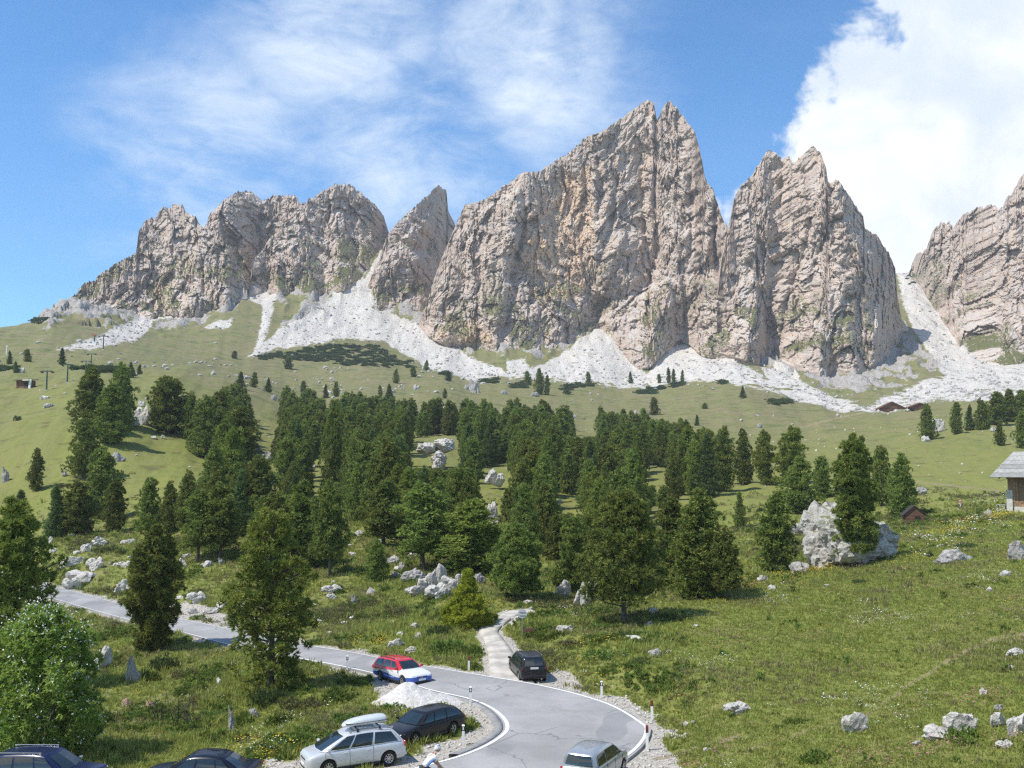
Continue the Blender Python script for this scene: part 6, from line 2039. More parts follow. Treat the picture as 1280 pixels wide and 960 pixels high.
M_GLASS = simple('dark_car_glass', (0.018, 0.026, 0.028), 0.04, 0, 0.9)
M_RUB = simple('tyre_rubber', (0.022, 0.022, 0.022), 0.9, 0, .2)
M_RIM = simple('alloy_rim', (0.52, 0.52, 0.53), 0.35, 0.8)
M_BLK = simple('black_plastic', (0.025, 0.025, 0.027), 0.6)
M_LAMP = simple('headlamp_glass', (0.62, 0.65, 0.68), 0.08, 0.2, 0.9)
M_TAIL = simple('tail_lamp_red', (0.48, 0.02, 0.018), 0.15, 0, 0.8)
M_PLATE = simple('number_plate_white', (0.72, 0.72, 0.70), 0.5)
M_CHROME = simple('bright_trim', (0.65, 0.65, 0.66), 0.2, 0.9)
P_SILVER = paint('silver_paint', (0.66, 0.67, 0.68), 0.3, 0.3)
P_GREY = paint('grey_silver_paint', (0.40, 0.42, 0.43), 0.45, 0.3)
P_BLACK = paint('black_paint', (0.014, 0.014, 0.016), dust_k=0.12)
P_BLUE = paint('dark_blue_paint', (0.012, 0.018, 0.06), dust_k=0.12)
P_NAVY = paint('blue_black_paint', (0.010, 0.012, 0.022), dust_k=0.12)
P_LIV = livery()


def wheel_meshes(r, w, spokes):
    prof = [(r * .60, -w / 2), (r * .93, -w / 2), (r, -w * .32), (r, w * .32), (r * .93, w / 2), (r * .60, w / 2), (r * .60, -w / 2)]
    n = 28; V = []; F = []
    for i in range(n):
        a = 2 * math.pi * i / n
        for (rr, y) in prof[:-1]:
            V.append((math.cos(a) * rr, y, math.sin(a) * rr))
    k = len(prof) - 1
    for i in range(n):
        for j in range(k):
            F.append((i * k + j, i * k + (j + 1) % k, ((i + 1) % n) * k + (j + 1) % k, ((i + 1) % n) * k + j))
    ty = tri_mesh('tyre', V, F, [M_RUB], smooth=True)
    bm = bmesh.new()
    # rim ring, hub and spokes on the outer side (+y)
    for (r0, r1, y0, y1) in ((r * .54, r * .62, w * .44, w * .52), (0.0, r * .15, w * .30, w * .46)):
        for i in range(n):
            a0 = 2 * math.pi * i / n; a1 = 2 * math.pi * (i + 1) / n
            vs = [bm.verts.new((math.cos(a) * rr, y, math.sin(a) * rr)) for a, rr, y in ((a0, r0, y0 if r0 else y1), (a0, r1, y1), (a1, r1, y1), (a1, r0, y0 if r0 else y1))]
            bm.faces.new(vs)
    for s in range(spokes):
        a = 2 * math.pi * s / spokes
        d = Vector((math.cos(a), 0, math.sin(a))); t = Vector((-math.sin(a), 0, math.cos(a)))
        hw0, hw1 = r * .075, r * .055
        pts_ = [d * r * .1 + t * hw0, d * r * .1 - t * hw0, d * r * .58 - t * hw1, d * r * .58 + t * hw1]
        f_ = [bm.verts.new(p + Vector((0, y, 0))) for p, y in zip(pts_, (w * .42, w * .42, w * .47, w * .47))]
        b_ = [bm.verts.new(p + Vector((0, y, 0))) for p, y in zip(pts_, (w * .25, w * .25, w * .3, w * .3))]
        bm.faces.new(f_)
        for i in range(4):
            bm.faces.new((f_[i], b_[i], b_[(i + 1) % 4], f_[(i + 1) % 4]))
    rim = bpy.data.meshes.new('rim'); bm.to_mesh(rim); bm.free(); rim.materials.append(M_RIM)
    # brake disc / dark inside
    dv = [(0, w * .2, 0)] + [(math.cos(2 * math.pi * i / n) * r * .61, w * .2, math.sin(2 * math.pi * i / n) * r * .61) for i in range(n)]
    disc = tri_mesh('brake_disc', dv, [(0, i + 1, (i + 1) % n + 1) for i in range(n)], [M_BLK])
    return ty, rim, disc


def box_mesh(name, sx, sy, sz, mat, bev=0.0, seg=2):
    bm = bmesh.new()
    bmesh.ops.create_cube(bm, size=1.0)
    bmesh.ops.scale(bm, vec=(sx, sy, sz), verts=bm.verts)
    if bev:
        bmesh.ops.bevel(bm, geom=list(bm.edges), offset=bev, segments=seg, affect='EDGES', profile=0.5)
    me = bpy.data.meshes.new(name); bm.to_mesh(me); bm.free()
    me.materials.append(mat)
    return me


def car(name, label, loc, heading, col, S):
    """S: the measures of the model"""
    L, W, H, bh = S['L'], S['W'], S['H'], S['belt']
    hw = W / 2; wb = S['wb']; fx = L / 2 - S['fo']; rx = fx - wb; wr = S.get('wr', 0.32)
    e = link(name, None, None, loc, label, 'car')
    e.rotation_euler = (0, 0, math.atan2(heading[1], heading[0]))
    # ---- lower body: sections along x (front +)
    gc = 0.20
    st = []   # x, half width, top z, bottom z
    hood0, hood1 = S['cowl_x'], L / 2
    nose = S['nose']
    deck = S.get('deck', bh)
    st += [(-L / 2, .80, deck - .17, gc + .14), (-L / 2 + .03, .88, deck - .06, gc + .06), (-L / 2 + .14, .955, deck, gc + .02), (-L / 2 + .45, .985, deck + .005, gc), (-L / 2 + .9, 1.0, (bh + deck) / 2 + .005, gc),
           (-.55, 1.0, bh + .005, gc), (0.1, 1.0, bh, gc), (hood0 - .25, 1.0, bh - .012, gc), (hood0, .995, bh - .03, gc), (hood0 + (hood1 - hood0) * .35, .985, bh - .03 - (bh - nose) * .22, gc), (hood0 + (hood1 - hood0) * .7, .965, bh - .03 - (bh - nose) * .52, gc), (hood1 - .13, .91, nose + .02, gc + .01), (hood1 - .035, .80, nose - .11, gc + .05), (hood1, .66, nose - .20, gc + .12)]
    V = []; F = []
    for (x, w_, zt, zb) in st:
        w_ *= hw; h = zt - zb
        V += [(x, 0, zb), (x, .80 * w_, zb), (x, .955 * w_, zb + .06), (x, .985 * w_, zb + .22 * h), (x, w_, zb + .52 * h), (x, .985 * w_, zb + .80 * h), (x, .945 * w_, zt - .035), (x, .86 * w_, zt), (x, .45 * w_, zt + .018), (x, 0, zt + .024)]
    k = 10; ns = len(st)
    Vm = list(V) + [(x, -y, z) for (x, y, z) in V]
    o = len(V)

    def mi(i, j):   # mirrored index, centre line shared
        return i * k + j if j in (0, k - 1) else o + i * k + j
    for i in range(ns - 1):
        for j in range(k - 1):
            F.append((i * k + j, i * k + j + 1, (i + 1) * k + j + 1, (i + 1) * k + j))
            F.append((mi(i, j + 1), mi(i, j), mi(i + 1, j), mi(i + 1, j + 1)))
    bm = bmesh.new()
    vs = [bm.verts.new(v) for v in Vm]
    for f in F:
        bm.faces.new([vs[i] for i in f])
    bm.faces.new([vs[j] for j in range(k)] [::-1] + [vs[mi(0, j)] for j in range(1, k - 1)])
    bm.faces.new([vs[(ns - 1) * k + j] for j in range(k)] + [vs[mi(ns - 1, j)] for j in range(k - 2, 0, -1)])
    bmesh.ops.delete(bm, geom=[v for v in bm.verts if not v.link_faces], context='VERTS')
    bmesh.ops.recalc_face_normals(bm, faces=bm.faces)
    bm2 = bpy.data.meshes.new('body'); bm.to_mesh(bm2); bm.free()
    tmp = bpy.data.objects.new('body', bm2); COL.objects.link(tmp)
    sub = tmp.modifiers.new('s', 'SUBSURF'); sub.levels = 2; sub.render_levels = 2
    cut = []
    for wx in (fx, rx):
        cbm = bmesh.new()
        bmesh.ops.create_cone(cbm, cap_ends=True, segments=36, radius1=wr * 1.16, radius2=wr * 1.16, depth=W * 1.3)
        bmesh.ops.rotate(cbm, verts=cbm.verts, cent=(0, 0, 0), matrix=Matrix.Rotation(math.pi / 2, 3, 'X'))
        bmesh.ops.translate(cbm, verts=cbm.verts, vec=(wx, 0, wr))
        cm = bpy.data.meshes.new('c'); cbm.to_mesh(cm); cbm.free()
        co = bpy.data.objects.new('c', cm); COL.objects.link(co); cut.append(co)
        b = tmp.modifiers.new('b', 'BOOLEAN'); b.operation = 'DIFFERENCE'; b.object = co; b.solver = 'EXACT'
    dg = bpy.context.evaluated_depsgraph_get()
    me = bpy.data.meshes.new_from_object(tmp.evaluated_get(dg))
    for ob in cut + [tmp]:
        bpy.data.objects.remove(ob)
    me.name = 'body'; me.materials.clear(); me.materials.append(col)
    for p in me.polygons:
        p.use_smooth = True
    body = link('body', me, e)
    # dark floor pan and inner wheel wells
    link('underbody', box_mesh('underbody', L * .9, W * .70, .34, M_BLK, .05), body, (0, 0, gc + .25))
    # ---- greenhouse rings
    g = S['ring']     # bottom x and top x of: windscreen, A, B, C, D(rear pillar), rear window
    zt = H - .075
    yb = hw * .93; yt = hw * S.get('tuck', .74)
    bot = [(g[0][0] + .10, 0), (g[0][0], .80 * yb), (g[1][0], yb), (g[2][0], yb), (g[3][0], yb), (g[4][0], yb * .97), (g[5][0], .80 * yb), (g[5][0] - .05, 0)]
    top = [(g[0][1] + .05, 0), (g[0][1], .80 * yt), (g[1][1], yt), (g[2][1], yt * 1.015), (g[3][1], yt), (g[4][1], yt * .95), (g[5][1], .80 * yt), (g[5][1] - .03, 0)]
    bz = bh - .02

    def pt(seg, u, v, side, off=0.0):
        """point of the cabin skin between ring points seg and seg+1"""
        b0, b1, t0, t1 = bot[seg], bot[seg + 1], top[seg], top[seg + 1]
        x = (b0[0] * (1 - u) + b1[0] * u) * (1 - v) + (t0[0] * (1 - u) + t1[0] * u) * v
        y = (b0[1] * (1 - u) + b1[1] * u) * (1 - v) + (t0[1] * (1 - u) + t1[1] * u) * v
        xm = (top[0][0] + top[-1][0]) / 2 + .15; hl = (top[0][0] - top[-1][0]) / 2
        ze = zt - S.get('arch', .055) * min(1.4, abs((x if v > .99 else (t0[0] * (1 - u) + t1[0] * u)) - xm) / hl) ** 2
        z = bz + (ze - bz) * v
        bul = math.sin(math.pi * v) * .03
        dx = (b1[0] - b0[0]); dy = (b1[1] - b0[1]); ln = math.hypot(dx, dy)
        nx, ny = dy / ln, -dx / ln
        if nx * (b0[0]) + ny * (b0[1] + .001) < 0 and seg in (2, 3, 4):
            nx, ny = -nx, -ny
        if seg in (2, 3, 4):
            nx, ny = 0.0, 1.0
        elif seg <= 1:
            nx, ny = (1.0, 0.0) if seg == 0 else (.8, .6)
        else:
            nx, ny = (-1.0, 0.0) if seg == 6 else (-.8, .6)
        return (x + nx * (bul + off), side * (y + ny * (bul + off)), z + off * .35)
    V = []; F = []
    NV = 6
    ring = []
    for side in (1, -1):
        for seg in range(7):
            for (u0, u1) in ((0, .5), (.5, 1)):
                o2 = len(V)
                for v in range(NV):
                    V.append(pt(seg, u0, v / (NV - 1), side)); V.append(pt(seg, u1, v / (NV - 1), side))
                for v in range(NV - 1):
                    a = o2 + 2 * v
                    F.append((a, a + 1, a + 3, a + 2) if side > 0 else (a, a + 2, a + 3, a + 1))
    # roof: shrink the upper ring towards the spine
    R_ = []
    for seg in range(7):
        for u in (0, .5):
            R_.append(pt(seg, u, 1, 1))
    R_.append(pt(6, 1, 1, 1))
    full = R_ + [(x, -y, z) for (x, y, z) in R_[-2:0:-1]]
    cx0, cx1 = top[-1][0], top[0][0]
    rings = [full]
    for s_, dz in ((.90, .040), (.70, .062), (.40, .074)):
        rings.append([((x - (cx0 + cx1) / 2) * (1 - (1 - s_) * .55) + (cx0 + cx1) / 2, y * s_, z + dz) for (x, y, z) in full])
    o2 = len(V); m_ = len(full)
    for r in rings:
        V += r
    for i in range(len(rings) - 1):
        for j in range(m_):
            j2 = (j + 1) % m_
            F.append((o2 + i * m_ + j, o2 + i * m_ + j2, o2 + (i + 1) * m_ + j2, o2 + (i + 1) * m_ + j))
    oo = o2 + (len(rings) - 1) * m_
    gm = bmesh.new()
    vs = [gm.verts.new(v) for v in V]
    for f in F:
        try:
            gm.faces.new([vs[i] for i in f])
        except ValueError:
            pass
    gm.faces.new([vs[oo + j] for j in range(m_)])
    bmesh.ops.remove_doubles(gm, verts=gm.verts, dist=.003)
    bmesh.ops.recalc_face_normals(gm, faces=gm.faces)
    gme = bpy.data.meshes.new('cabin'); gm.to_mesh(gme); gm.free()
    gme.materials.append(S.get('cabin_mat', col))
    for p in gme.polygons:
        p.use_smooth = True
    link('cabin', gme, e)

    def pane(nm, seg, side, u0, u1, v0, v1, off=.012, both=False, mat=M_GLASS):
        V = []; F = []; nu, nv = 5, 5
        sides = (1, -1) if both else (side,)
        for sd in sides:
            o3 = len(V)
            for i in range(nu):
                for j in range(nv):
                    V.append(pt(seg, u0 + (u1 - u0) * i / (nu - 1), v0 + (v1 - v0) * j / (nv - 1), sd, off))
            for i in range(nu - 1):
                for j in range(nv - 1):
                    q = (o3 + i * nv + j, o3 + (i + 1) * nv + j, o3 + (i + 1) * nv + j + 1, o3 + i * nv + j + 1)
                    F.append(q if sd > 0 else q[::-1])
        link(nm, tri_mesh(nm, V, F, [mat], smooth=True), e)
    pane('windscreen', 0, 1, 0, .98, .05, .95, both=True)
    pane('rear_window', 6, 1, .03, 1, S.get('rw0', .14), .93, both=True)
    for sd in (1, -1):
        pane('side_window', 2, sd, .10, .955, .06, .92)
        pane('side_window', 3, sd, .045, .955, .06, .92)
        if S.get('third', True):
            pane('side_window', 4, sd, .05, .90, .08, .90)
    # ---- wheels
    ty, rim, disc = wheel_meshes(wr, .21, S.get('spokes', 5))
    for wx in (fx, rx):
        for sd in (1, -1):
            w_ = link('wheel', ty, e, (wx, sd * (hw - .125), wr))
            w_.rotation_euler = (0, 0, 0 if sd > 0 else math.pi)
            link('rim', rim, w_); link('brake_disc', disc, w_)
    # ---- lamps, plates, trim
    for sd in (1, -1):
        hl = link('headlight', box_mesh('headlight', .34, .30, .15, M_LAMP, .06, 3), e, (L / 2 - .25, sd * hw * .70, nose - .085)); hl.rotation_euler = (0, .22, sd * -.62)
        tz = S.get('tail_z', bh - .12)
        tl = link('tail_light', box_mesh('tail_light', .10, .15, S.get('tail_h', .2), S.get('tail_mat', M_TAIL), .04, 3), e, (-L / 2 + S.get('tail_in', .075), sd * hw * S.get('tail_y', .83), tz)); tl.rotation_euler = (0, 0, sd * .5)
        mx = S['ring'][1][0] - .10
        mir = link('wing_mirror', box_mesh('wing_mirror', .13, .19, .13, S.get('mirror', col), .04, 2), e, (mx, sd * (hw + .06), bh + .06))
        link('mirror_arm', box_mesh('mirror_arm', .07, .12, .04, M_BLK, .01), mir, (0, -sd * .11, -.05))
        for dx in ((S['ring'][2][0] + .20), (S['ring'][3][0] + .22)):
            link('door_handle', box_mesh('door_handle', .16, .03, .03, S.get('handle', col), .01), e, (dx, sd * (hw * .992), bh - .16))
        for dx in (S['ring'][1][0] + .02, S['ring'][2][0], S['ring'][3][0] - .02):
            link('door_seam', box_mesh('door_seam', .012, .012, bh - gc - .22, M_BLK), e, (dx, sd * (hw * .990), gc + .08 + (bh - gc) / 2))
        link('sill', box_mesh('sill', wb - 2.4 * wr, .05, .10, M_BLK, .02), e, ((fx + rx) / 2, sd * hw * .955, gc + .04))
        if S.get('rails'):
            x0, x1 = S['rails']
            link('roof_rail', box_mesh('roof_rail', x1 - x0, .035, .035, S.get('rail_mat', M_CHROME), .012), e, ((x0 + x1) / 2, sd * yt * .90, H - .005))
            for xx in (x0 + .06, x1 - .06):
                link('rail_foot', box_mesh('rail_foot', .10, .03, .08, S.get('rail_mat', M_CHROME), .01), e, (xx, sd * yt * .90, H - .03))
    link('number_plate', box_mesh('number_plate', .02, .50, .115, M_PLATE, .004), e, (L / 2 + .005, 0, gc + .22))
    link('number_plate', box_mesh('number_plate', .02, .50, .115, M_PLATE, .004), e, (-L / 2 - .012, 0, S.get('plate_z', .62)))
    gr = link('grille', box_mesh('grille', .06, .78, .13, M_BLK, .03), e, (L / 2 - .045, 0, nose - .17)); gr.rotation_euler = (0, .2, 0)
    link('badge', box_mesh('badge', .02, .11, .085, M_CHROME, .03), gr, (.035, 0, .0))
    link('lower_intake', box_mesh('lower_intake', .08, 1.0, .10, M_BLK, .03), e, (L / 2 - .03, 0, gc + .10))
    link('rear_bumper', box_mesh('rear_bumper', .12, W * .84, .17, S.get('bumper', col), .05, 3), e, (-L / 2 + .03, 0, gc + .22))
    link('exhaust', box_mesh('exhaust', .12, .09, .06, M_CHROME, .02), e, (-L / 2 + .06, -.45, gc + .06))
    return e


MPV = dict(L=4.47, W=1.80, H=1.63, belt=1.0, wb=2.70, fo=.93, cowl_x=1.52, nose=.80, tuck=.74, wr=.325, spokes=8, tail_z=.86, tail_h=.26, tail_in=.085, tail_y=.85, arch=.085,
           ring=[(1.60, .48), (1.40, .38), (.36, .02), (-.68, -.80), (-2.02, -1.62), (-2.12, -1.72)], rails=(-1.7, .3), third=True)
ESTATE = dict(L=4.75, W=1.82, H=1.43, belt=.93, wb=2.76, fo=.94, cowl_x=1.10, nose=.70, tuck=.72, wr=.325, spokes=5, tail_z=.74, tail_h=.15,
              ring=[(1.16, .38), (.98, .28), (.05, -.10), (-.86, -.90), (-2.18, -1.74), (-2.25, -1.84)])
LIVEST = dict(L=4.57, W=1.77, H=1.46, belt=.94, wb=2.58, fo=.92, cowl_x=1.02, nose=.72, tuck=.72, wr=.315, spokes=6, tail_z=.76, tail_h=.18,
              mirror=simple('red_mirror_shell', (.5, .03, .03), .35), ring=[(1.08, .38), (.92, .28), (.02, -.10), (-.84, -.86), (-2.10, -1.82), (-2.18, -1.92)], rails=(-1.6, .1), rail_mat=M_BLK)
MINI = dict(L=4.28, W=1.74, H=1.60, belt=.97, wb=2.68, fo=.86, cowl_x=1.28, nose=.78, tuck=.76, wr=.32, spokes=6, tail_z=.86, tail_h=.22, tail_mat=simple('smoked_tail_lamp', (.10, .012, .012), .15), plate_z=.92,
            ring=[(1.36, .48), (1.18, .38), (.22, .0), (-.74, -.78), (-1.88, -1.70), (-2.00, -1.82)], rails=(-1.6, .3))
SEDAN = dict(L=4.47, W=1.74, H=1.41, belt=.91, wb=2.72, fo=.76, cowl_x=.98, nose=.70, tuck=.72, wr=.315, spokes=5, tail_z=.76, tail_h=.15, deck=.93, rw0=.08,
             ring=[(1.02, .28), (.84, .18), (-.06, -.18), (-.92, -.84), (-1.52, -1.02), (-1.70, -1.10)], third=True)
SUV = dict(L=4.66, W=1.84, H=1.70, belt=1.06, wb=2.78, fo=.85, cowl_x=1.12, nose=.92, tuck=.74, wr=.36, spokes=5, tail_z=1.02, tail_h=.3,
           ring=[(1.20, .42), (1.02, .32), (.08, -.06), (-.84, -.88), (-2.02, -1.74), (-2.10, -1.86)], rails=(-1.7, .2), handle=M_CHROME, mirror=M_CHROME)
HATCH = dict(L=4.00, W=1.70, H=1.52, belt=.95, wb=2.53, fo=.82, cowl_x=1.10, nose=.76, tuck=.75, wr=.31, spokes=7, tail_z=.80, tail_h=.2, rw0=.10,
             ring=[(1.18, .40), (1.0, .30), (.1, -.06), (-.74, -.78), (-1.68, -1.56), (-1.84, -1.70)], third=True)


def car_at(px, D, heading, col, S, name, label, z=None, k=0.88):
    x = float(pix_qe(px, 900)[0]) * D
    zz = height(x, D) if z is None else z
    h = Vector(heading).normalized()
    o = car(name, label, Vector((x, D, zz - .01)), h, col, S)
    o.scale = (k, k, k)
    # lie on the slope of the ground
    if z is None:
        f = height(x + h.x * 1.3, D + h.y * 1.3); b = height(x - h.x * 1.3, D - h.y * 1.3)
        o.rotation_euler[1] = -math.atan2(f - b, 2.6)
        o.location.z = (f + b) / 2 + .01
    return o


silver = car_at(442, 40.3, (-2.45, -1.1), P_SILVER, MPV, 'silver_minivan', 'silver people carrier carrying a roof box, parked on the gravel verge')
# roof box rests on the rack bars
def roof_box(car_o):
    bm = bmesh.new()
    secs = [(1.02, .10, .03, .06), (.92, .27, .015, .20), (.6, .36, 0, .31), (0, .39, 0, .37), (-.6, .38, 0, .385), (-.92, .34, .0, .36), (-1.0, .30, .03, .30)]
    R_ = []
    for x, w, z0, z1 in secs:
        zm = z0 + (z1 - z0) * .45
        R_.append([bm.verts.new((x, y, z)) for y, z in ((-w * .85, z0), (-w, zm - .02), (-w, zm + .02), (-w * .8, z1 - .02), (0, z1), (w * .8, z1 - .02), (w, zm + .02), (w, zm - .02), (w * .85, z0))])
    for a, b in zip(R_, R_[1:]):
        for i in range(9):
            bm.faces.new((a[i], a[(i + 1) % 9], b[(i + 1) % 9], b[i]))
    bm.faces.new(R_[0]); bm.faces.new(R_[-1][::-1])
    bmesh.ops.recalc_face_normals(bm, faces=bm.faces)
    me = bpy.data.meshes.new('shell'); bm.to_mesh(me); bm.free()
    me.materials.append(paint('pale_silver_plastic', (0.60, 0.63, 0.66), 0.1, 0.35))
    for p in me.polygons:
        p.use_smooth = True
    mw = car_o.rotation_euler.to_matrix()
    e = link('roof_box', None, None, car_o.location + mw @ (Vector((-.52, .06, 1.74)) * .88), 'streamlined pale silver roof box strapped on top of the silver people carrier', 'roof box')
    e.rotation_euler = car_o.rotation_euler; e.scale = (.88, .88, .88)
    sh = link('shell', me, e)
    m2 = sh.modifiers.new('s', 'SUBSURF'); m2.levels = 1; m2.render_levels = 2
    link('seam', box_mesh('seam', 1.9, .80, .014, M_BLK), e, (-.05, 0, .165))
    for x in (.45, -.55):
        link('rack_bar', box_mesh('rack_bar', .07, 1.24, .035, M_BLK, .01), e, (x, -.06, -.03))
        for y in (.62, -.62):
            link('rack_foot', box_mesh('rack_foot', .09, .05, .13, M_BLK, .01), e, (x, y - .06, -.085))


roof_box(silver)
car_at(529, 44.0, (-1.75, -2.1), P_BLACK, ESTATE, 'dark_estate_car', 'black estate car parked behind the silver people carrier', k=.83)
car_at(502, 56.6, (1.7, -2.1), P_LIV, LIVEST, 'striped_estate_car', 'red, white and blue estate car standing at the inner edge of the road')
car_at(659, 57.0, (-.20, 1.0), P_BLACK, MINI, 'black_minivan', 'black minivan with silver roof rails parked at the mouth of the white lane')
car_at(252, 38.0, (-1.0, .06), P_NAVY, SEDAN, 'black_saloon', 'black saloon cut off by the lower border, red tail light to the right', k=.96)
car_at(60, 38.2, (1.0, -.12), P_BLUE, SUV, 'dark_blue_suv', 'dark blue off-road estate with bright roof rails under the white flowering bush', k=.93)
car_at(744, 38.0, (.85, 1.75), P_GREY, HATCH, 'grey_hatchback', 'grey hatchback driving up into the bend at the lower border', z=-11.19)
# ------------------------------------------------------------------ huts, barn, lift, road furniture, people
def wood(name, a, b_, scale=(14, 14, 0.8)):
    m, n, b, out = new_mat(name)
    pos = n.new('ShaderNodeTexCoord').outputs['Object']
    oi = n.new('ShaderNodeObjectInfo')
    nz = n.noise(n.vmath('ADD', n.scale(pos, scale), n.math('MULTIPLY', oi.outputs['Random'], 30)), 1.0, 5, 0.65)
    c = n.mix(n.ramp(nz, 0.3, 0.72), a, b_)
    hs = n.new('ShaderNodeHueSaturation'); n.l.new(c, hs.inputs['Color'])
    n.l.new(n.math('ADD', .75, n.math('MULTIPLY', oi.outputs['Random'], .5)), hs.inputs['Value'])
    n.l.new(hs.outputs[0], b.inputs['Base Color'])
    b.inputs['Roughness'].default_value = 0.9
    n.l.new(n.bump(nz, .4, .02), b.inputs['Normal'])
    return m


M_WOOD = wood('weathered_brown_planks', (0.17, 0.10, 0.055), (0.36, 0.23, 0.135))
M_WOODR = wood('red_brown_planks', (0.10, 0.05, 0.03), (0.21, 0.105, 0.06))
M_SHING = wood('grey_wood_shingles', (0.23, 0.225, 0.205), (0.38, 0.37, 0.34), (5, 2, 5))
M_DKROOF = wood('dark_roof_boards', (0.10, 0.075, 0.06), (0.20, 0.16, 0.13))
M_PLAST = plain('whitewashed_plaster', (0.50, 0.48, 0.43), 0.9, 0.14, 2.5, bump=.3)
M_WHITEP = plain('white_painted_board', (0.74, 0.74, 0.72), 0.6, 0.06)
M_GREENM = plain('dark_green_metal', (0.055, 0.105, 0.085), 0.5, 0.12)
M_POLE = plain('grey_galvanised_steel', (0.36, 0.37, 0.38), 0.5, 0.1, metal=.6)
M_DARK = simple('dark_opening', (0.02, 0.017, 0.014), 0.9)


def frame_at(name, label, cat, pos, rz, group=None, k=1.0):
    e = link(name, None, None, pos, label, cat, group)
    e.rotation_euler = (0, 0, rz); e.scale = (k, k, k)
    return e


# --- the barn at the right border: plank front over a whitewashed corner, grey shingle roof sloping to the viewer
def barn():
    D = 126.0
    q = float(pix_qe(1260, 640)[0])
    g = Vector((q * D, D, float(pix_qe(1256, 641)[1]) * D))
    rz = math.radians(-58)     # local x runs along the front wall, local -y faces the road
    e = frame_at('barn', 'timber barn with grey shingle roof and whitewashed corner, cut by the right border', 'barn', g, rz)
    Wf, Df, hw_ = 8.4, 7.0, 5.0
    link('wall', box_mesh('wall', Wf - .1, Df, hw_ - .2, M_WOODR), e, (Wf / 2, Df / 2 + .08, hw_ / 2))
    pl = [box_mesh('plank', .30, .05, 3.55 + .25 * (i % 2), M_WOOD) for i in range(4)]
    for i in range(26):
        h = 1.45 if i < 5 else 1.25
        p = link('plank', pl[i % 4], e, (.28 + .318 * i, .02 - .012 * (i % 3), hw_ - 1.85 - (.05 * (i % 2))))
    lo = [box_mesh('plank', .30, .05, 2.0, M_WOOD) for i in range(2)]
    for i in range(22):
        link('plank', lo[i % 2], e, (1.0 + .318 * i, .045 - .012 * (i % 3), 1.62))
    link('corner_pillar', box_mesh('corner_pillar', .8, .6, 3.2, M_PLAST, .04), e, (.36, .12, 1.25))
    link('plinth', box_mesh('plinth', 1.9, .5, 1.15, M_PLAST, .04), e, (1.95, -.02, .2))
    link('cellar_opening', box_mesh('cellar_opening', 2.4, .3, .9, M_DARK), e, (4.2, -.02, .25))
    for side in (0, 1):
        bm = bmesh.new()
        ang = math.radians(33)
    # roof: courses of shingles, each course a part
    run = 4.4; pitch = math.radians(30); eave = 1.0
    for s_ in (1, -1):
        for c in range(6):
            a = -eave + c * (run + eave) / 6
            dy = a + (run + eave) / 12
            y = dy if s_ > 0 else 2 * (run - .0) - dy
            z = hw_ - .05 + dy * math.tan(pitch) + .012 * c
            m_ = box_mesh('shingle_course', Wf + 2.0, (run + eave) / 6 / math.cos(pitch) + .10, .075, M_SHING)
            o = link('shingle_course', m_, e, (Wf / 2 - .1, y - .9, z + .05))
            o.rotation_euler = (s_ * (pitch - .03), 0, 0)
    for i in range(9):
        r = link('rafter', box_mesh('rafter', .10, 1.3, .13, M_WOODR), e, (.1 + i * 1.02, -1.25, hw_ - .42)); r.rotation_euler = (pitch, 0, 0)
    link('bench', box_mesh('bench', 1.3, .4, .08, M_SHING), e, (-1.0, .3, .95))
    for x in (-1.5, -.5):
        link('bench_leg', box_mesh('bench_leg', .08, .3, 1.0, M_SHING), e, (x, .3, .5))


barn()


def hut(px, by, w, h, label, rz=0.0, deep=1.2, roof=0.35, mat=None, roofm=None, cat='hut', group=None, gable=True, over=.18, door=True):
    g = ground(px, by); D = g.y
    W = w * D / FPX; Hh = h * D / FPX
    e = frame_at('wooden_hut', label, cat, g, rz, group)
    mat = mat or M_WOODR; roofm = roofm or M_DKROOF
    hw_ = Hh * (1 - roof); Dp = W * deep
    nb = 7
    for i in range(nb):      # log courses
        for (sx, sy, x, y) in ((W, .12 * W / 2.6, 0, 0), (W, .12 * W / 2.6, 0, Dp), (.12 * W / 2.6, Dp, -W / 2, Dp / 2), (.12 * W / 2.6, Dp, W / 2, Dp / 2)):
            link('log', box_mesh('log', sx, sy, hw_ / nb * .97, mat, .012 * W), e, (x, y, hw_ / nb * (i + .5) - .05))
    link('inner_wall', box_mesh('inner_wall', W * .95, Dp * .95, hw_, M_DARK), e, (0, Dp / 2, hw_ / 2 - .06))
    # gables
    t = .05 * W
    for y in (0, Dp):
        V = [(-W / 2, y - t / 2, hw_ - .06), (W / 2, y - t / 2, hw_ - .06), (0, y - t / 2, Hh - .04), (-W / 2, y + t / 2, hw_ - .06), (W / 2, y + t / 2, hw_ - .06), (0, y + t / 2, Hh - .04)]
        gm = bpy.data.meshes.new('gable'); gm.from_pydata(V, [], [(0, 1, 2), (5, 4, 3), (0, 3, 4, 1), (1, 4, 5, 2), (2, 5, 3, 0)]); gm.materials.append(mat)
        link('gable', gm, e)
    ang = math.atan2(Hh - hw_, W / 2); ln = math.hypot(Hh - hw_, W / 2) * (1 + over)
    for s_ in (1, -1):
        o = link('roof', box_mesh('roof', ln, Dp * 1.2, .045 * W, roofm), e, (s_ * math.cos(ang) * ln / 2, Dp / 2, Hh + .02 * W - math.sin(ang) * ln / 2))
        o.rotation_euler = (0, s_ * ang, 0)
    if door:
        d = link('door', box_mesh('door', W * .26, .08, hw_ * .8, M_DARK), e, (W * .12, -.07, hw_ * .38))
        link('handle', box_mesh('handle', .05, .04, .12, M_POLE), d, (-W * .09, -.06, 0))
    return e


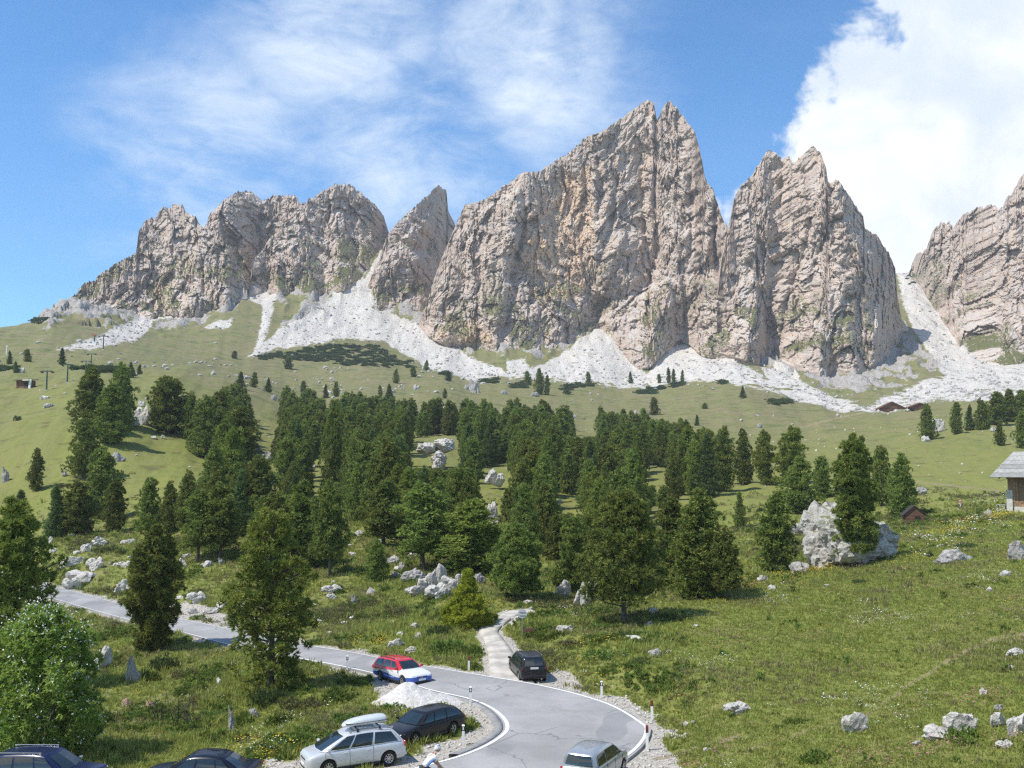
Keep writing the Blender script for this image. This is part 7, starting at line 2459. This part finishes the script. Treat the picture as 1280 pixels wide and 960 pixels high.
hut(1144, 655, 22, 22, 'small brown log hut beneath the thick pine, right of the rock ledge', rz=math.radians(-12), roof=.42, deep=.9, over=.3, roofm=simple('blackened_roof', (.035, .028, .024), .9))
hut(1115, 514, 27, 11, 'left and larger of two brown mountain chalets at the edge of the scree', rz=math.radians(-8), deep=.8, roof=.6, cat='chalet', over=.3, roofm=M_WOODR)
hut(1150, 512, 20, 8, 'right and smaller of two brown mountain chalets at the edge of the scree', rz=math.radians(-5), deep=.8, roof=.5, cat='chalet', over=.3, roofm=M_WOODR)


def ski_hut():
    g = ground(29, 485); D = g.y; u = D / FPX
    e = frame_at('ski_hut', 'red-brown lift hut with white board on the left ski slope', 'hut', g, math.radians(-14))
    link('wall', box_mesh('wall', 17 * u, 14 * u, 11 * u, M_WOODR), e, (-2 * u, 7 * u, 4.5 * u))
    for i in range(9):
        link('plank', box_mesh('plank', 1.7 * u, .25 * u, 10 * u, M_WOODR), e, (-9.6 * u + i * 1.9 * u, -.1 * u, 4.6 * u))
    rf = link('roof', box_mesh('roof', 22 * u, 18 * u, .9 * u, M_DKROOF), e, (-1 * u, 6 * u, 10.6 * u)); rf.rotation_euler = (math.radians(5), 0, 0)
    b = link('white_board', box_mesh('white_board', 3.0 * u, 1.2 * u, 11.5 * u, M_WHITEP), e, (10.5 * u, -1 * u, 4.8 * u)); b.rotation_euler = (0, .1, 0)
    link('awning', box_mesh('awning', 9 * u, 4 * u, 1.2 * u, M_WHITEP), e, (6 * u, -2 * u, 9.6 * u))
    link('window', box_mesh('window', 6 * u, .5 * u, 5 * u, M_DARK), e, (4.5 * u, -.3 * u, 4.8 * u))


ski_hut()


def pylon(px, by, ty, arm, label, col=None):
    g = ground(px, by); u = g.y / FPX
    H = (by - ty) * u; A = arm * u
    e = frame_at('lift_pylon', label, 'lift tower', g - Vector((0, 0, .2)), math.radians(random.Random(px).uniform(-15, 15)), 'T-shaped towers of the ski lift')
    m = col or M_GREENM
    v, f = tube([(0, 0, -.3), (0, 0, H)], [.045 * H, .03 * H], 10)
    link('mast', tri_mesh('mast', v, f, [m], smooth=True), e)
    link('crossarm', box_mesh('crossarm', A, .045 * H, .055 * H, m, .008 * H), e, (0, 0, H * .97))
    for s_ in (1, -1):
        sh = link('sheave_beam', box_mesh('sheave_beam', .05 * H, .34 * H, .035 * H, m), e, (s_ * A * .47, 0, H * .925))
        for k in (-1, 0, 1):
            v, f = tube([(0, k * .11 * H - .001, -.012 * H), (.02 * H, k * .11 * H, -.012 * H)], [.03 * H, .03 * H], 10)
            link('sheave', tri_mesh('sheave', v, f, [M_BLK], smooth=False), sh, (0, 0, -.01 * H))
    link('footing', box_mesh('footing', .16 * H, .16 * H, .12 * H, M_PLAST), e, (0, 0, .0))
    return e


for a in ((58, 488, 462, 14, 'nearest and lowest lift tower right of the ski hut'), (84, 478, 454, 13, 'second lift tower up the slope from the ski hut'), (107, 467, 450, 12, 'third lift tower with its foot among stones'),
          (114, 457, 441, 11, 'fourth lift tower standing just above the third'), (129, 437, 419, 12, 'highest and broadest lift tower at the scree edge')):
    pylon(*a)


def lift_station():
    g = ground(118, 430); u = g.y / FPX
    e = frame_at('lift_station', 'small white and red lift post left of the highest tower', 'lift post', g, 0)
    link('base', box_mesh('base', 5 * u, 3 * u, 3 * u, M_WHITEP), e, (0, 0, 1.2 * u))
    link('mast', box_mesh('mast', 1.3 * u, 1.3 * u, 12 * u, M_GREENM), e, (0, 0, 6 * u))
    link('head', box_mesh('head', 6 * u, 2 * u, 1.6 * u, simple('red_sheet_metal', (.42, .12, .09), .5)), e, (-1 * u, 0, 11.5 * u))
    g2 = ground(8, 443); u2 = g2.y / FPX
    e2 = frame_at('marker_pole', 'thin white pole with a short arm above the ski hut', 'pole', g2, 0)
    link('pole', box_mesh('pole', 1.1 * u2, 1.1 * u2, 11 * u2, M_WHITEP), e2, (0, 0, 5 * u2)); link('arm', box_mesh('arm', 3 * u2, 1 * u2, 1.2 * u2, M_WHITEP), e2, (.6 * u2, 0, 10.4 * u2))


lift_station()


# --- delineator posts
M_POSTW = plain('white_post_plastic', (0.76, 0.76, 0.73), 0.5, 0.05)
M_POSTB = simple('black_post_band', (0.03, 0.03, 0.03), 0.5)
M_POSTR = simple('brown_red_reflector', (0.16, 0.035, 0.025), 0.3)
M_REFL = simple('white_reflector', (0.72, 0.72, 0.70), 0.2)


def post(px, by, h, label, red=False):
    g = ground(px, by); Hh = h * g.y / FPX
    e = frame_at('delineator_post', label, 'roadside post', g - Vector((0, 0, .04)), math.atan2(g.y, g.x) - math.pi / 2, 'white posts along the road edge')
    w = .115
    v = [(-w / 2, -.03, 0), (w / 2, -.03, 0), (w / 2, .05, 0), (0, .085, 0), (-w / 2, .05, 0)]

    def prism(nm, z0, z1, mat, slant=0.0, s=1.0):
        n = len(v)
        V = [(x * s, y * s, z0) for x, y, _ in v] + [(x * s, y * s, z1 + slant * y) for x, y, _ in v]
        F = [tuple(range(n))[::-1], tuple(range(n, 2 * n))] + [(i, (i + 1) % n, n + (i + 1) % n, n + i) for i in range(n)]
        me = bpy.data.meshes.new(nm); me.from_pydata(V, [], F); me.materials.append(mat)
        return link(nm, me, e)
    prism('post_body', -.15, Hh * .74, M_POSTW)
    prism('band', Hh * .74, Hh * .97, M_POSTR if red else M_POSTB, s=1.03)
    prism('cap', Hh * .97, Hh, M_POSTW if not red else M_POSTR, slant=.35)
    link('reflector', box_mesh('reflector', .05, .012, Hh * .14, M_REFL if not red else M_POSTR, .004), e, (0, -.036, Hh * .86))
    return e


for a in ((434, 838, 18, 'white post at the inner road edge left of the striped estate', 0), (586, 838, 17, 'white post with dark top on the far verge left of the lane', 1), (588, 882, 23, 'white post with black top by the gravel heap', 0),
          (579, 931, 24, 'white post with black top behind the black estate car', 0), (752, 872, 20, 'white post on the far verge between lane and bend', 0), (815, 901, 25, 'upper of two close red-topped posts at the outer bend', 1), (809, 938, 30, 'lower of two close red-topped posts at the outer bend', 1)):
    post(*a[:4], red=bool(a[4]))


def road_sign():
    g = ground(653, 797); u = g.y / FPX
    e = frame_at('road_sign', 'round road sign seen from its grey back beside the white lane', 'road sign', g, math.radians(-4))
    v, f = tube([(0, 0, -.2), (0, 0, 38 * u)], [.035, .035], 10)
    link('pole', tri_mesh('pole', v, f, [M_POLE], smooth=True), e)
    n = 28; r = 5.6 * u
    V = [(math.cos(2 * math.pi * i / n) * r, y, math.sin(2 * math.pi * i / n) * r) for y in (-.012, .012) for i in range(n)]
    F = [tuple(range(n)), tuple(range(2 * n - 1, n - 1, -1))] + [(i, n + i, n + (i + 1) % n, (i + 1) % n) for i in range(n)]
    me = bpy.data.meshes.new('disc'); me.from_pydata(V, [], F); me.materials.append(plain('pale_sign_back', (.52, .53, .54), .45, .05, metal=.2))
    d = link('disc', me, e, (0, -.03, 29 * u))
    for z in (-2 * u, 2 * u):
        link('bracket', box_mesh('bracket', r * 1.3, .03, .04, M_POLE), d, (0, -.03, z))
    g2 = ground(662, 796)
    e2 = frame_at('wooden_signboard', 'small dark wooden arrow board beside the round sign', 'signboard', g2, math.radians(8))
    V = [(-7 * u, 0, -2 * u), (4.5 * u, 0, -2 * u), (7 * u, 0, 0), (4.5 * u, 0, 2 * u), (-7 * u, 0, 2 * u)]
    V = V + [(x, .05, z) for x, _, z in V]
    me = bpy.data.meshes.new('board'); me.from_pydata(V, [], [(0, 1, 2, 3, 4), (9, 8, 7, 6, 5)] + [(i, 5 + i, 5 + (i + 1) % 5, (i + 1) % 5) for i in range(5)]); me.materials.append(M_WOODR)
    link('board', me, e2, (0, -.05, 8.5 * u))
    link('stake', box_mesh('stake', .09, .09, 12 * u, M_WOOD), e2, (-3 * u, .03, 5 * u))
    link('stake', box_mesh('stake', .09, .09, 12 * u, M_WOOD), e2, (3 * u, .03, 5 * u))


road_sign()


def gravel_heap():
    g = ground(522, 879); u = g.y / FPX
    nu, nv = 60, 40
    A, B = np.meshgrid(np.linspace(-1, 1, nu), np.linspace(-1, 1, nv), indexing='ij')
    L_, Wd, Hh = 58 * u, 2.1, 20 * u
    X = A * L_ ; Y = B * Wd
    prof = np.clip(1 - np.sqrt((A + .25 * np.exp(-((A + .4) * 3) ** 2)) ** 2 + B ** 2 * 1.1), 0, 1)
    Z = Hh * (prof ** .9) * (0.8 + .5 * np.exp(-((A + .28) * 3) ** 2)) + .09 * fbm(X * 1.8, Y * 1.8, 4, 909) * (prof > .02) + .05 * fbm(X * 7, Y * 7, 3, 910) * (prof > .02)
    base = heights(g.x + X, g.y + Y + .3)
    P = np.stack([g.x + X, g.y + Y + .3, base + Z - .03], -1)
    m, n, b, out = new_mat('crushed_white_gravel')
    pos = n.new('ShaderNodeNewGeometry').outputs['Position']
    v = n.voronoi(pos, 11, out='Color'); s = n.new('ShaderNodeSeparateColor'); n.l.new(v, s.inputs[0])
    c = n.mix(s.outputs[0], (.50, .47, .43), (.70, .68, .64)); c = n.mix(n.ramp(n.noise(pos, 1.5, 4), .5, .7), c, (.52, .48, .41))
    n.l.new(c, b.inputs['Base Color']); b.inputs['Roughness'].default_value = .95
    n.l.new(n.bump(n.math('ADD', s.outputs[1], n.noise(pos, 20, 3)), .8, .05), b.inputs['Normal'])
    link('gravel_heap', grid_mesh('gravel_heap', P, mats=[m]), None, None, 'low heap of crushed white gravel in front of the striped estate car', 'gravel heap')


gravel_heap()


def netting():
    g = ground(835, 724); u = g.y / FPX
    nu = 26
    A, B = np.meshgrid(np.linspace(-1, 1, nu), np.linspace(0, 1, 18), indexing='ij')
    X = A * 9 * u; Z = B * 13 * u * (1 - .25 * A ** 2)
    Y = .35 * np.sin(A * 5 + B * 3) + .3 * fbm(A * 4 + 3, B * 5, 3, 61) + B * .5
    n_ = plain('teal_green_netting', (.06, .30, .24), .7, .3, 5)
    me = grid_mesh('netting', np.stack([X, Y, Z - .1], -1), mats=[n_])
    e = frame_at('teal_netting', 'crumpled teal green netting hung between the pines at the forest corner', 'netting', g, 0)
    o = link('net', me, e)
    so = o.modifiers.new('t', 'SOLIDIFY'); so.thickness = .03
    for x in (-9 * u, 9 * u):
        link('stake', box_mesh('stake', .06, .06, 15 * u, M_WOOD), e, (x, .1, 6 * u))


netting()


# --- people
def skin_body(name, joints, bones, mat, parent, subs=2):
    """joints: name -> (xyz, radius); a single skinned surface"""
    names = list(joints)
    me = bpy.data.meshes.new(name)
    me.from_pydata([joints[k][0] for k in names], [(names.index(a), names.index(b)) for a, b in bones], [])
    o = link(name, me, parent)
    me.materials.append(mat)
    o.modifiers.new('skin', 'SKIN')
    for i, k in enumerate(names):
        r = joints[k][1]
        me.skin_vertices[0].data[i].radius = (r, r) if not hasattr(r, '__len__') else r
        me.skin_vertices[0].data[i].use_root = (i == 0)
    s = o.modifiers.new('sub', 'SUBSURF'); s.levels = subs; s.render_levels = subs
    o.modifiers['skin'].use_smooth_shade = True
    return o


M_SKIN = simple('tanned_skin', (0.42, 0.25, 0.17), .6)
M_JERSEY = simple('white_jersey', (0.76, 0.77, 0.78), .7)
M_JBLUE = simple('blue_stripe_cloth', (0.05, 0.16, 0.42), .7)
M_SHORT = simple('black_shorts', (0.02, 0.02, 0.022), .7)
M_HAIR = simple('brown_hair', (0.05, 0.032, 0.02), .8)


def head_of(parent, c, look, helmet=False):
    """head with face, turned along LOOK (unit vector in the horizontal plane)"""
    bm = bmesh.new()
    bmesh.ops.create_uvsphere(bm, u_segments=24, v_segments=16, radius=1)
    for v in bm.verts:
        x, y, z = v.co
        w = .073 if z > -.2 else .073 - .028 * min(1, (-.2 - z))
        d = .097
        f = 1.0
        nose = math.exp(-((z + .12) / .22) ** 2 - (y / .20) ** 2) * max(0, x) ** 6 * .022
        eye = -math.exp(-((z - .08) / .13) ** 2 - ((abs(y) - .38) / .17) ** 2) * max(0, x) ** 3 * .010
        mouth = math.exp(-((z + .50) / .08) ** 2 - (y / .34) ** 2) * max(0, x) ** 3 * .007
        chin = max(0, -z - .5) * max(0, x) * .03
        v.co = (x * d + nose + eye + mouth + chin, y * w, z * .122)
    for s_ in (1, -1):
        for i in range(6):
            pass
    me = bpy.data.meshes.new('head'); bm.to_mesh(me); bm.free(); me.materials.append(M_SKIN)
    for p in me.polygons:
        p.use_smooth = True
    h = link('head', me, parent, c)
    h.rotation_euler = (0, 0, math.atan2(look[1], look[0]))
    for s_ in (1, -1):
        link('ear', box_mesh('ear', .03, .018, .055, M_SKIN, .008), h, (-.005, s_ * .075, -.005))
        link('eye', box_mesh('eye', .012, .02, .012, M_HAIR, .004), h, (.083, s_ * .028, .012))
    link('lips', box_mesh('lips', .01, .045, .010, simple('lips', (.36, .14, .11), .6), .004), h, (.083, 0, -.060))
    bm = bmesh.new(); bmesh.ops.create_uvsphere(bm, u_segments=20, v_segments=12, radius=1)
    bmesh.ops.delete(bm, geom=[v for v in bm.verts if v.co.z < (-.05 if helmet else -.5) or (not helmet and v.co.x > .55 and v.co.z < .45)], context='VERTS')
    for v in bm.verts:
        k = 1.22 if helmet else 1.07
        v.co = (v.co.x * .105 * k - .006, v.co.y * .078 * k, v.co.z * .125 * k + .008)
    me = bpy.data.meshes.new('helmet' if helmet else 'hair'); bm.to_mesh(me); bm.free()
    me.materials.append(simple('white_blue_helmet', (.70, .72, .76), .35) if helmet else M_HAIR)
    o = link('helmet' if helmet else 'hair', me, h)
    if helmet:
        so = o.modifiers.new('s', 'SOLIDIFY'); so.thickness = .02
        for y in (-.05, 0, .05):
            link('vent', box_mesh('vent', .15, .016, .02, M_JBLUE, .006), o, (0, y, .148 - abs(y) * .35))
    return h


def hand(parent, wrist, d, side):
    """palm and five curled fingers, grown along D"""
    d = Vector(d).normalized(); up = Vector((0, 0, 1)); sdv = d.cross(up).normalized() * side
    J = {'w': (tuple(wrist), .022), 'p': (tuple(Vector(wrist) + d * .07), (.034, .016))}
    B = [('w', 'p')]
    for i, (ln, off) in enumerate(((.060, -.027), (.070, -.009), (.066, .009), (.052, .026))):
        a = Vector(wrist) + d * .085 + sdv * off
        b = a + d * ln * .5 - up * .012; c = b + d * ln * .2 - up * ln * .5
        J['a%d' % i] = (tuple(a), .0095); J['b%d' % i] = (tuple(b), .0088); J['c%d' % i] = (tuple(c), .0075)
        B += [('p', 'a%d' % i), ('a%d' % i, 'b%d' % i), ('b%d' % i, 'c%d' % i)]
    t0 = Vector(wrist) + d * .035 - sdv * .034; t1 = t0 + d * .03 - sdv * .022 - up * .012
    J['t0'] = (tuple(t0), .011); J['t1'] = (tuple(t1), .009)
    B += [('w', 't0'), ('t0', 't1')]
    return skin_body('hand', J, B, M_SKIN, parent, 1)


def hiker():
    g = ground(1201, 637); k = 14.3 * g.y / FPX / 1.72
    e = frame_at('person', 'hiker in pink top and pale trousers walking through the tall grass by the barn', 'person', g, math.radians(200), None, k)
    J = {'pel': ((0, 0, .93), (.13, .10)), 'wst': ((0, 0, 1.06), (.12, .09)), 'chs': ((.01, 0, 1.28), (.16, .11)), 'nk0': ((0, 0, 1.43), (.075, .07)), 'nk1': ((.01, 0, 1.53), .05)}
    B = [('pel', 'wst'), ('wst', 'chs'), ('chs', 'nk0'), ('nk0', 'nk1')]
    for s_, nm, fx_ in ((1, 'l', .22), (-1, 'r', -.18)):
        J.update({nm + 'hp': ((0, s_ * .09, .88), .085), nm + 'kn': ((fx_ * .55 + .03, s_ * .09, .49), .058), nm + 'an': ((fx_ * .8 - (.08 if fx_ < 0 else 0), s_ * .09, .09), .038), nm + 'to': ((fx_ * .8 + .15, s_ * .10, .035), .036),
                  nm + 'sh': ((0, s_ * .19, 1.38), .058), nm + 'el': ((-fx_ * .4, s_ * .25, 1.11), .042), nm + 'wr': ((-fx_ * .5 + .12, s_ * .24, .90), .030)})
        B += [('pel', nm + 'hp'), (nm + 'hp', nm + 'kn'), (nm + 'kn', nm + 'an'), (nm + 'an', nm + 'to'), ('chs', nm + 'sh'), (nm + 'sh', nm + 'el'), (nm + 'el', nm + 'wr')]
    skin_body('body', J, B, M_SKIN, e)
    m_top = simple('pink_shirt', (.52, .22, .20), .8); m_tr = simple('pale_trousers', (.46, .45, .46), .8)
    T = {'a': ((0, 0, .98), (.15, .115)), 'b': ((0, 0, 1.12), (.14, .11)), 'c': ((.01, 0, 1.29), (.18, .13)), 'd': ((0, 0, 1.42), (.09, .08))}
    TB = [('a', 'b'), ('b', 'c'), ('c', 'd')]
    Tr = {'p': ((0, 0, .95), (.145, .115))}; TrB = []
    for s_, nm, fx_ in ((1, 'l', .22), (-1, 'r', -.18)):
        T[nm + 's'] = ((0, s_ * .19, 1.375), .07); T[nm + 'e'] = ((-fx_ * .3, s_ * .235, 1.18), .056); TB += [('c', nm + 's'), (nm + 's', nm + 'e')]
        Tr[nm + 'h'] = ((0, s_ * .09, .87), .10); Tr[nm + 'k'] = ((fx_ * .55 + .03, s_ * .09, .49), .073); Tr[nm + 'a'] = ((fx_ * .8 - (.08 if fx_ < 0 else 0), s_ * .09, .12), .058)
        TrB += [('p', nm + 'h'), (nm + 'h', nm + 'k'), (nm + 'k', nm + 'a')]
        hand(e, J[nm + 'wr'][0], (.3, 0, -1), s_)
    skin_body('shirt', T, TB, m_top, e); skin_body('trousers', Tr, TrB, m_tr, e)
    head_of(e, (.03, 0, 1.63), (1, 0))


hiker()


def bicycle_and_rider():
    D = 36.1; k = .96
    x = float(pix_qe(537, 940)[0]) * D
    z = -11.27 + .05
    hd = Vector((.86, .50)); rz = math.atan2(hd.y, hd.x)
    e = frame_at('bicycle', 'road bicycle ridden up the inner edge of the road at the lower border', 'bicycle', Vector((x, D, z)), rz, None, k)
    R_ = .335
    def wheel(xc):
        n = 36; V = []; F = []
        for i in range(n):
            a = 2 * math.pi * i / n
            for j in range(6):
                b = 2 * math.pi * j / 6
                V.append((math.cos(a) * (R_ - .013 + .013 * math.cos(b)), .013 * math.sin(b), math.sin(a) * (R_ - .013 + .013 * math.cos(b))))
        for i in range(n):
            for j in range(6):
                F.append((i * 6 + j, i * 6 + (j + 1) % 6, ((i + 1) % n) * 6 + (j + 1) % 6, ((i + 1) % n) * 6 + j))
        w = link('wheel', tri_mesh('tyre', V, F, [M_RUB], smooth=True), e, (xc, 0, R_))
        sp = [tube([(0, 0, 0), (math.cos(2 * math.pi * i / 18) * (R_ - .02), 0, math.sin(2 * math.pi * i / 18) * (R_ - .02))], [.002, .002], 3) for i in range(18)]
        v, f = join_tubes(sp + [tube([(0, -.04, 0), (0, .04, 0)], [.02, .02], 8)])
        link('spokes', tri_mesh('spokes', v, f, [M_CHROME]), w)
    wheel(-.5); wheel(.5)
    bb = (-.08, 0, .28); st = (-.22, 0, .80); hd_ = (.36, 0, .82); hl = (.39, 0, .70)
    fr = [tube([bb, st], [.017, .015], 8), tube([st, hd_], [.015, .015], 8), tube([bb, hl], [.02, .018], 8), tube([bb, (-.5, 0, R_)], [.010, .009], 6), tube([st, (-.5, 0, R_)], [.009, .008], 6), tube([hd_, hl, (.5, 0, R_)], [.018, .016, .010], 8)]
    v, f = join_tubes(fr); link('frame', tri_mesh('frame', v, f, [simple('white_frame_paint', (.7, .7, .72), .3)], smooth=True), e)
    link('saddle', box_mesh('saddle', .26, .13, .05, M_BLK, .02), e, (-.26, 0, .94)); v, f = tube([st, (-.25, 0, .93)], [.013, .013], 8); link('seat_post', tri_mesh('seat_post', v, f, [M_BLK], smooth=True), e)
    v, f = join_tubes([tube([hd_, (.42, 0, .90)], [.014, .014], 8), tube([(.42, -.2, .90), (.42, .2, .90)], [.013, .013], 8)] + [tube([(.42, s_ * .2, .90), (.52, s_ * .2, .89), (.54, s_ * .2, .82), (.47, s_ * .2, .77)], [.013] * 4, 8) for s_ in (1, -1)])
    link('handlebar', tri_mesh('handlebar', v, f, [M_BLK], smooth=True), e)
    ck = [tube([(bb[0], -.09, bb[2]), (bb[0], .09, bb[2])], [.012, .012], 6), tube([(bb[0], .09, bb[2]), (bb[0] + .12, .09, bb[2] - .12)], [.011, .009], 6), tube([(bb[0], -.09, bb[2]), (bb[0] - .12, -.09, bb[2] + .12)], [.011, .009], 6)]
    v, f = join_tubes(ck); link('crank', tri_mesh('crank', v, f, [M_CHROME]), e)
    for s_, dx, dz in ((1, .12, -.12), (-1, -.12, .12)):
        link('pedal', box_mesh('pedal', .09, .09, .02, M_BLK), e, (bb[0] + dx, s_ * .13, bb[2] + dz))
    p = frame_at('person', 'cyclist in white and blue jersey and pale helmet, bent over the handlebar', 'person', Vector((x, D, z)), rz, None, k)
    J = {'pel': ((-.25, 0, 1.03), (.13, .10)), 'wst': ((-.12, 0, 1.17), (.11, .09)), 'chs': ((.10, 0, 1.33), (.14, .11)), 'nk0': ((.20, 0, 1.42), (.07, .065)), 'nk1': ((.27, 0, 1.49), .052)}
    B = [('pel', 'wst'), ('wst', 'chs'), ('chs', 'nk0'), ('nk0', 'nk1')]
    Js = {'p': ((-.25, 0, 1.03), (.14, .11))}; JsB = []
    Jj = {'a': ((-.24, 0, 1.05), (.14, .105)), 'b': ((-.12, 0, 1.175), (.13, .105)), 'c': ((.10, 0, 1.335), (.16, .125)), 'd': ((.19, 0, 1.41), (.085, .08))}; JjB = [('a', 'b'), ('b', 'c'), ('c', 'd')]
    for s_, nm, fx_, fz in ((1, 'l', .04, .16), (-1, 'r', -.20, .40)):
        kx, kz = (.16, .62) if s_ > 0 else (.18, .80)
        J.update({nm + 'hp': ((-.22, s_ * .09, .98), .085), nm + 'kn': ((kx, s_ * .10, kz), .058), nm + 'an': ((fx_ - .06, s_ * .12, fz + .10), .038), nm + 'to': ((fx_ + .10, s_ * .13, fz + .03), .036),
                  nm + 'sh': ((.13, s_ * .18, 1.36), .055), nm + 'el': ((.26, s_ * .22, 1.12), .042), nm + 'wr': ((.44, s_ * .20, .95), .030)})
        B += [('pel', nm + 'hp'), (nm + 'hp', nm + 'kn'), (nm + 'kn', nm + 'an'), (nm + 'an', nm + 'to'), ('chs', nm + 'sh'), (nm + 'sh', nm + 'el'), (nm + 'el', nm + 'wr')]
        Js[nm + 'h'] = ((-.22, s_ * .09, .98), .098); Js[nm + 'k'] = ((kx * .6 - .07, s_ * .098, kz + .13), .080); JsB += [('p', nm + 'h'), (nm + 'h', nm + 'k')]
        Jj[nm + 's'] = ((.13, s_ * .18, 1.36), .068); Jj[nm + 'e'] = ((.20, s_ * .205, 1.235), .058); JjB += [('c', nm + 's'), (nm + 's', nm + 'e')]
        hand(p, J[nm + 'wr'][0], (.8, 0, -.45), s_)
        sh = link('shoe', box_mesh('shoe', .26, .09, .08, M_JERSEY, .03), p, (fx_ + .04, s_ * .13, fz + .035))
    skin_body('body', J, B, M_SKIN, p)
    skin_body('jersey', Jj, JjB, M_JERSEY, p); skin_body('shorts', Js, JsB, M_SHORT, p)
    for s_ in (1, -1):
        v, f = tube([(-.22, s_ * .115, 1.02), (-.10, s_ * .135, 1.13), (.08, s_ * .165, 1.27), (.14, s_ * .235, 1.31)], [.035, .035, .035, .03], 8)
        link('blue_side_panel', tri_mesh('blue_side_panel', v, f, [M_JBLUE], smooth=True), p)
    head_of(p, (.33, 0, 1.60), (1, 0), True)


bicycle_and_rider()
# ------------------------------------------------------------------ haze: thin mountain air round everything
hm = bpy.data.materials.new('haze_air'); hm.use_nodes = True
hn = NT(hm.node_tree); hn.n.clear()
ho = hn.new('ShaderNodeOutputMaterial'); hv = hn.new('ShaderNodeVolumePrincipled')
hv.inputs['Color'].default_value = (0.86, 0.92, 1.0, 1)
hv.inputs['Density'].default_value = 0.00013
hv.inputs['Anisotropy'].default_value = 0.0
hn.l.new(hv.outputs[0], ho.inputs['Volume'])
hb = box_mesh('haze', 5400, 5400, 700, hm)
link('haze', hb, None, (0, 0, 307), kind='stuff')
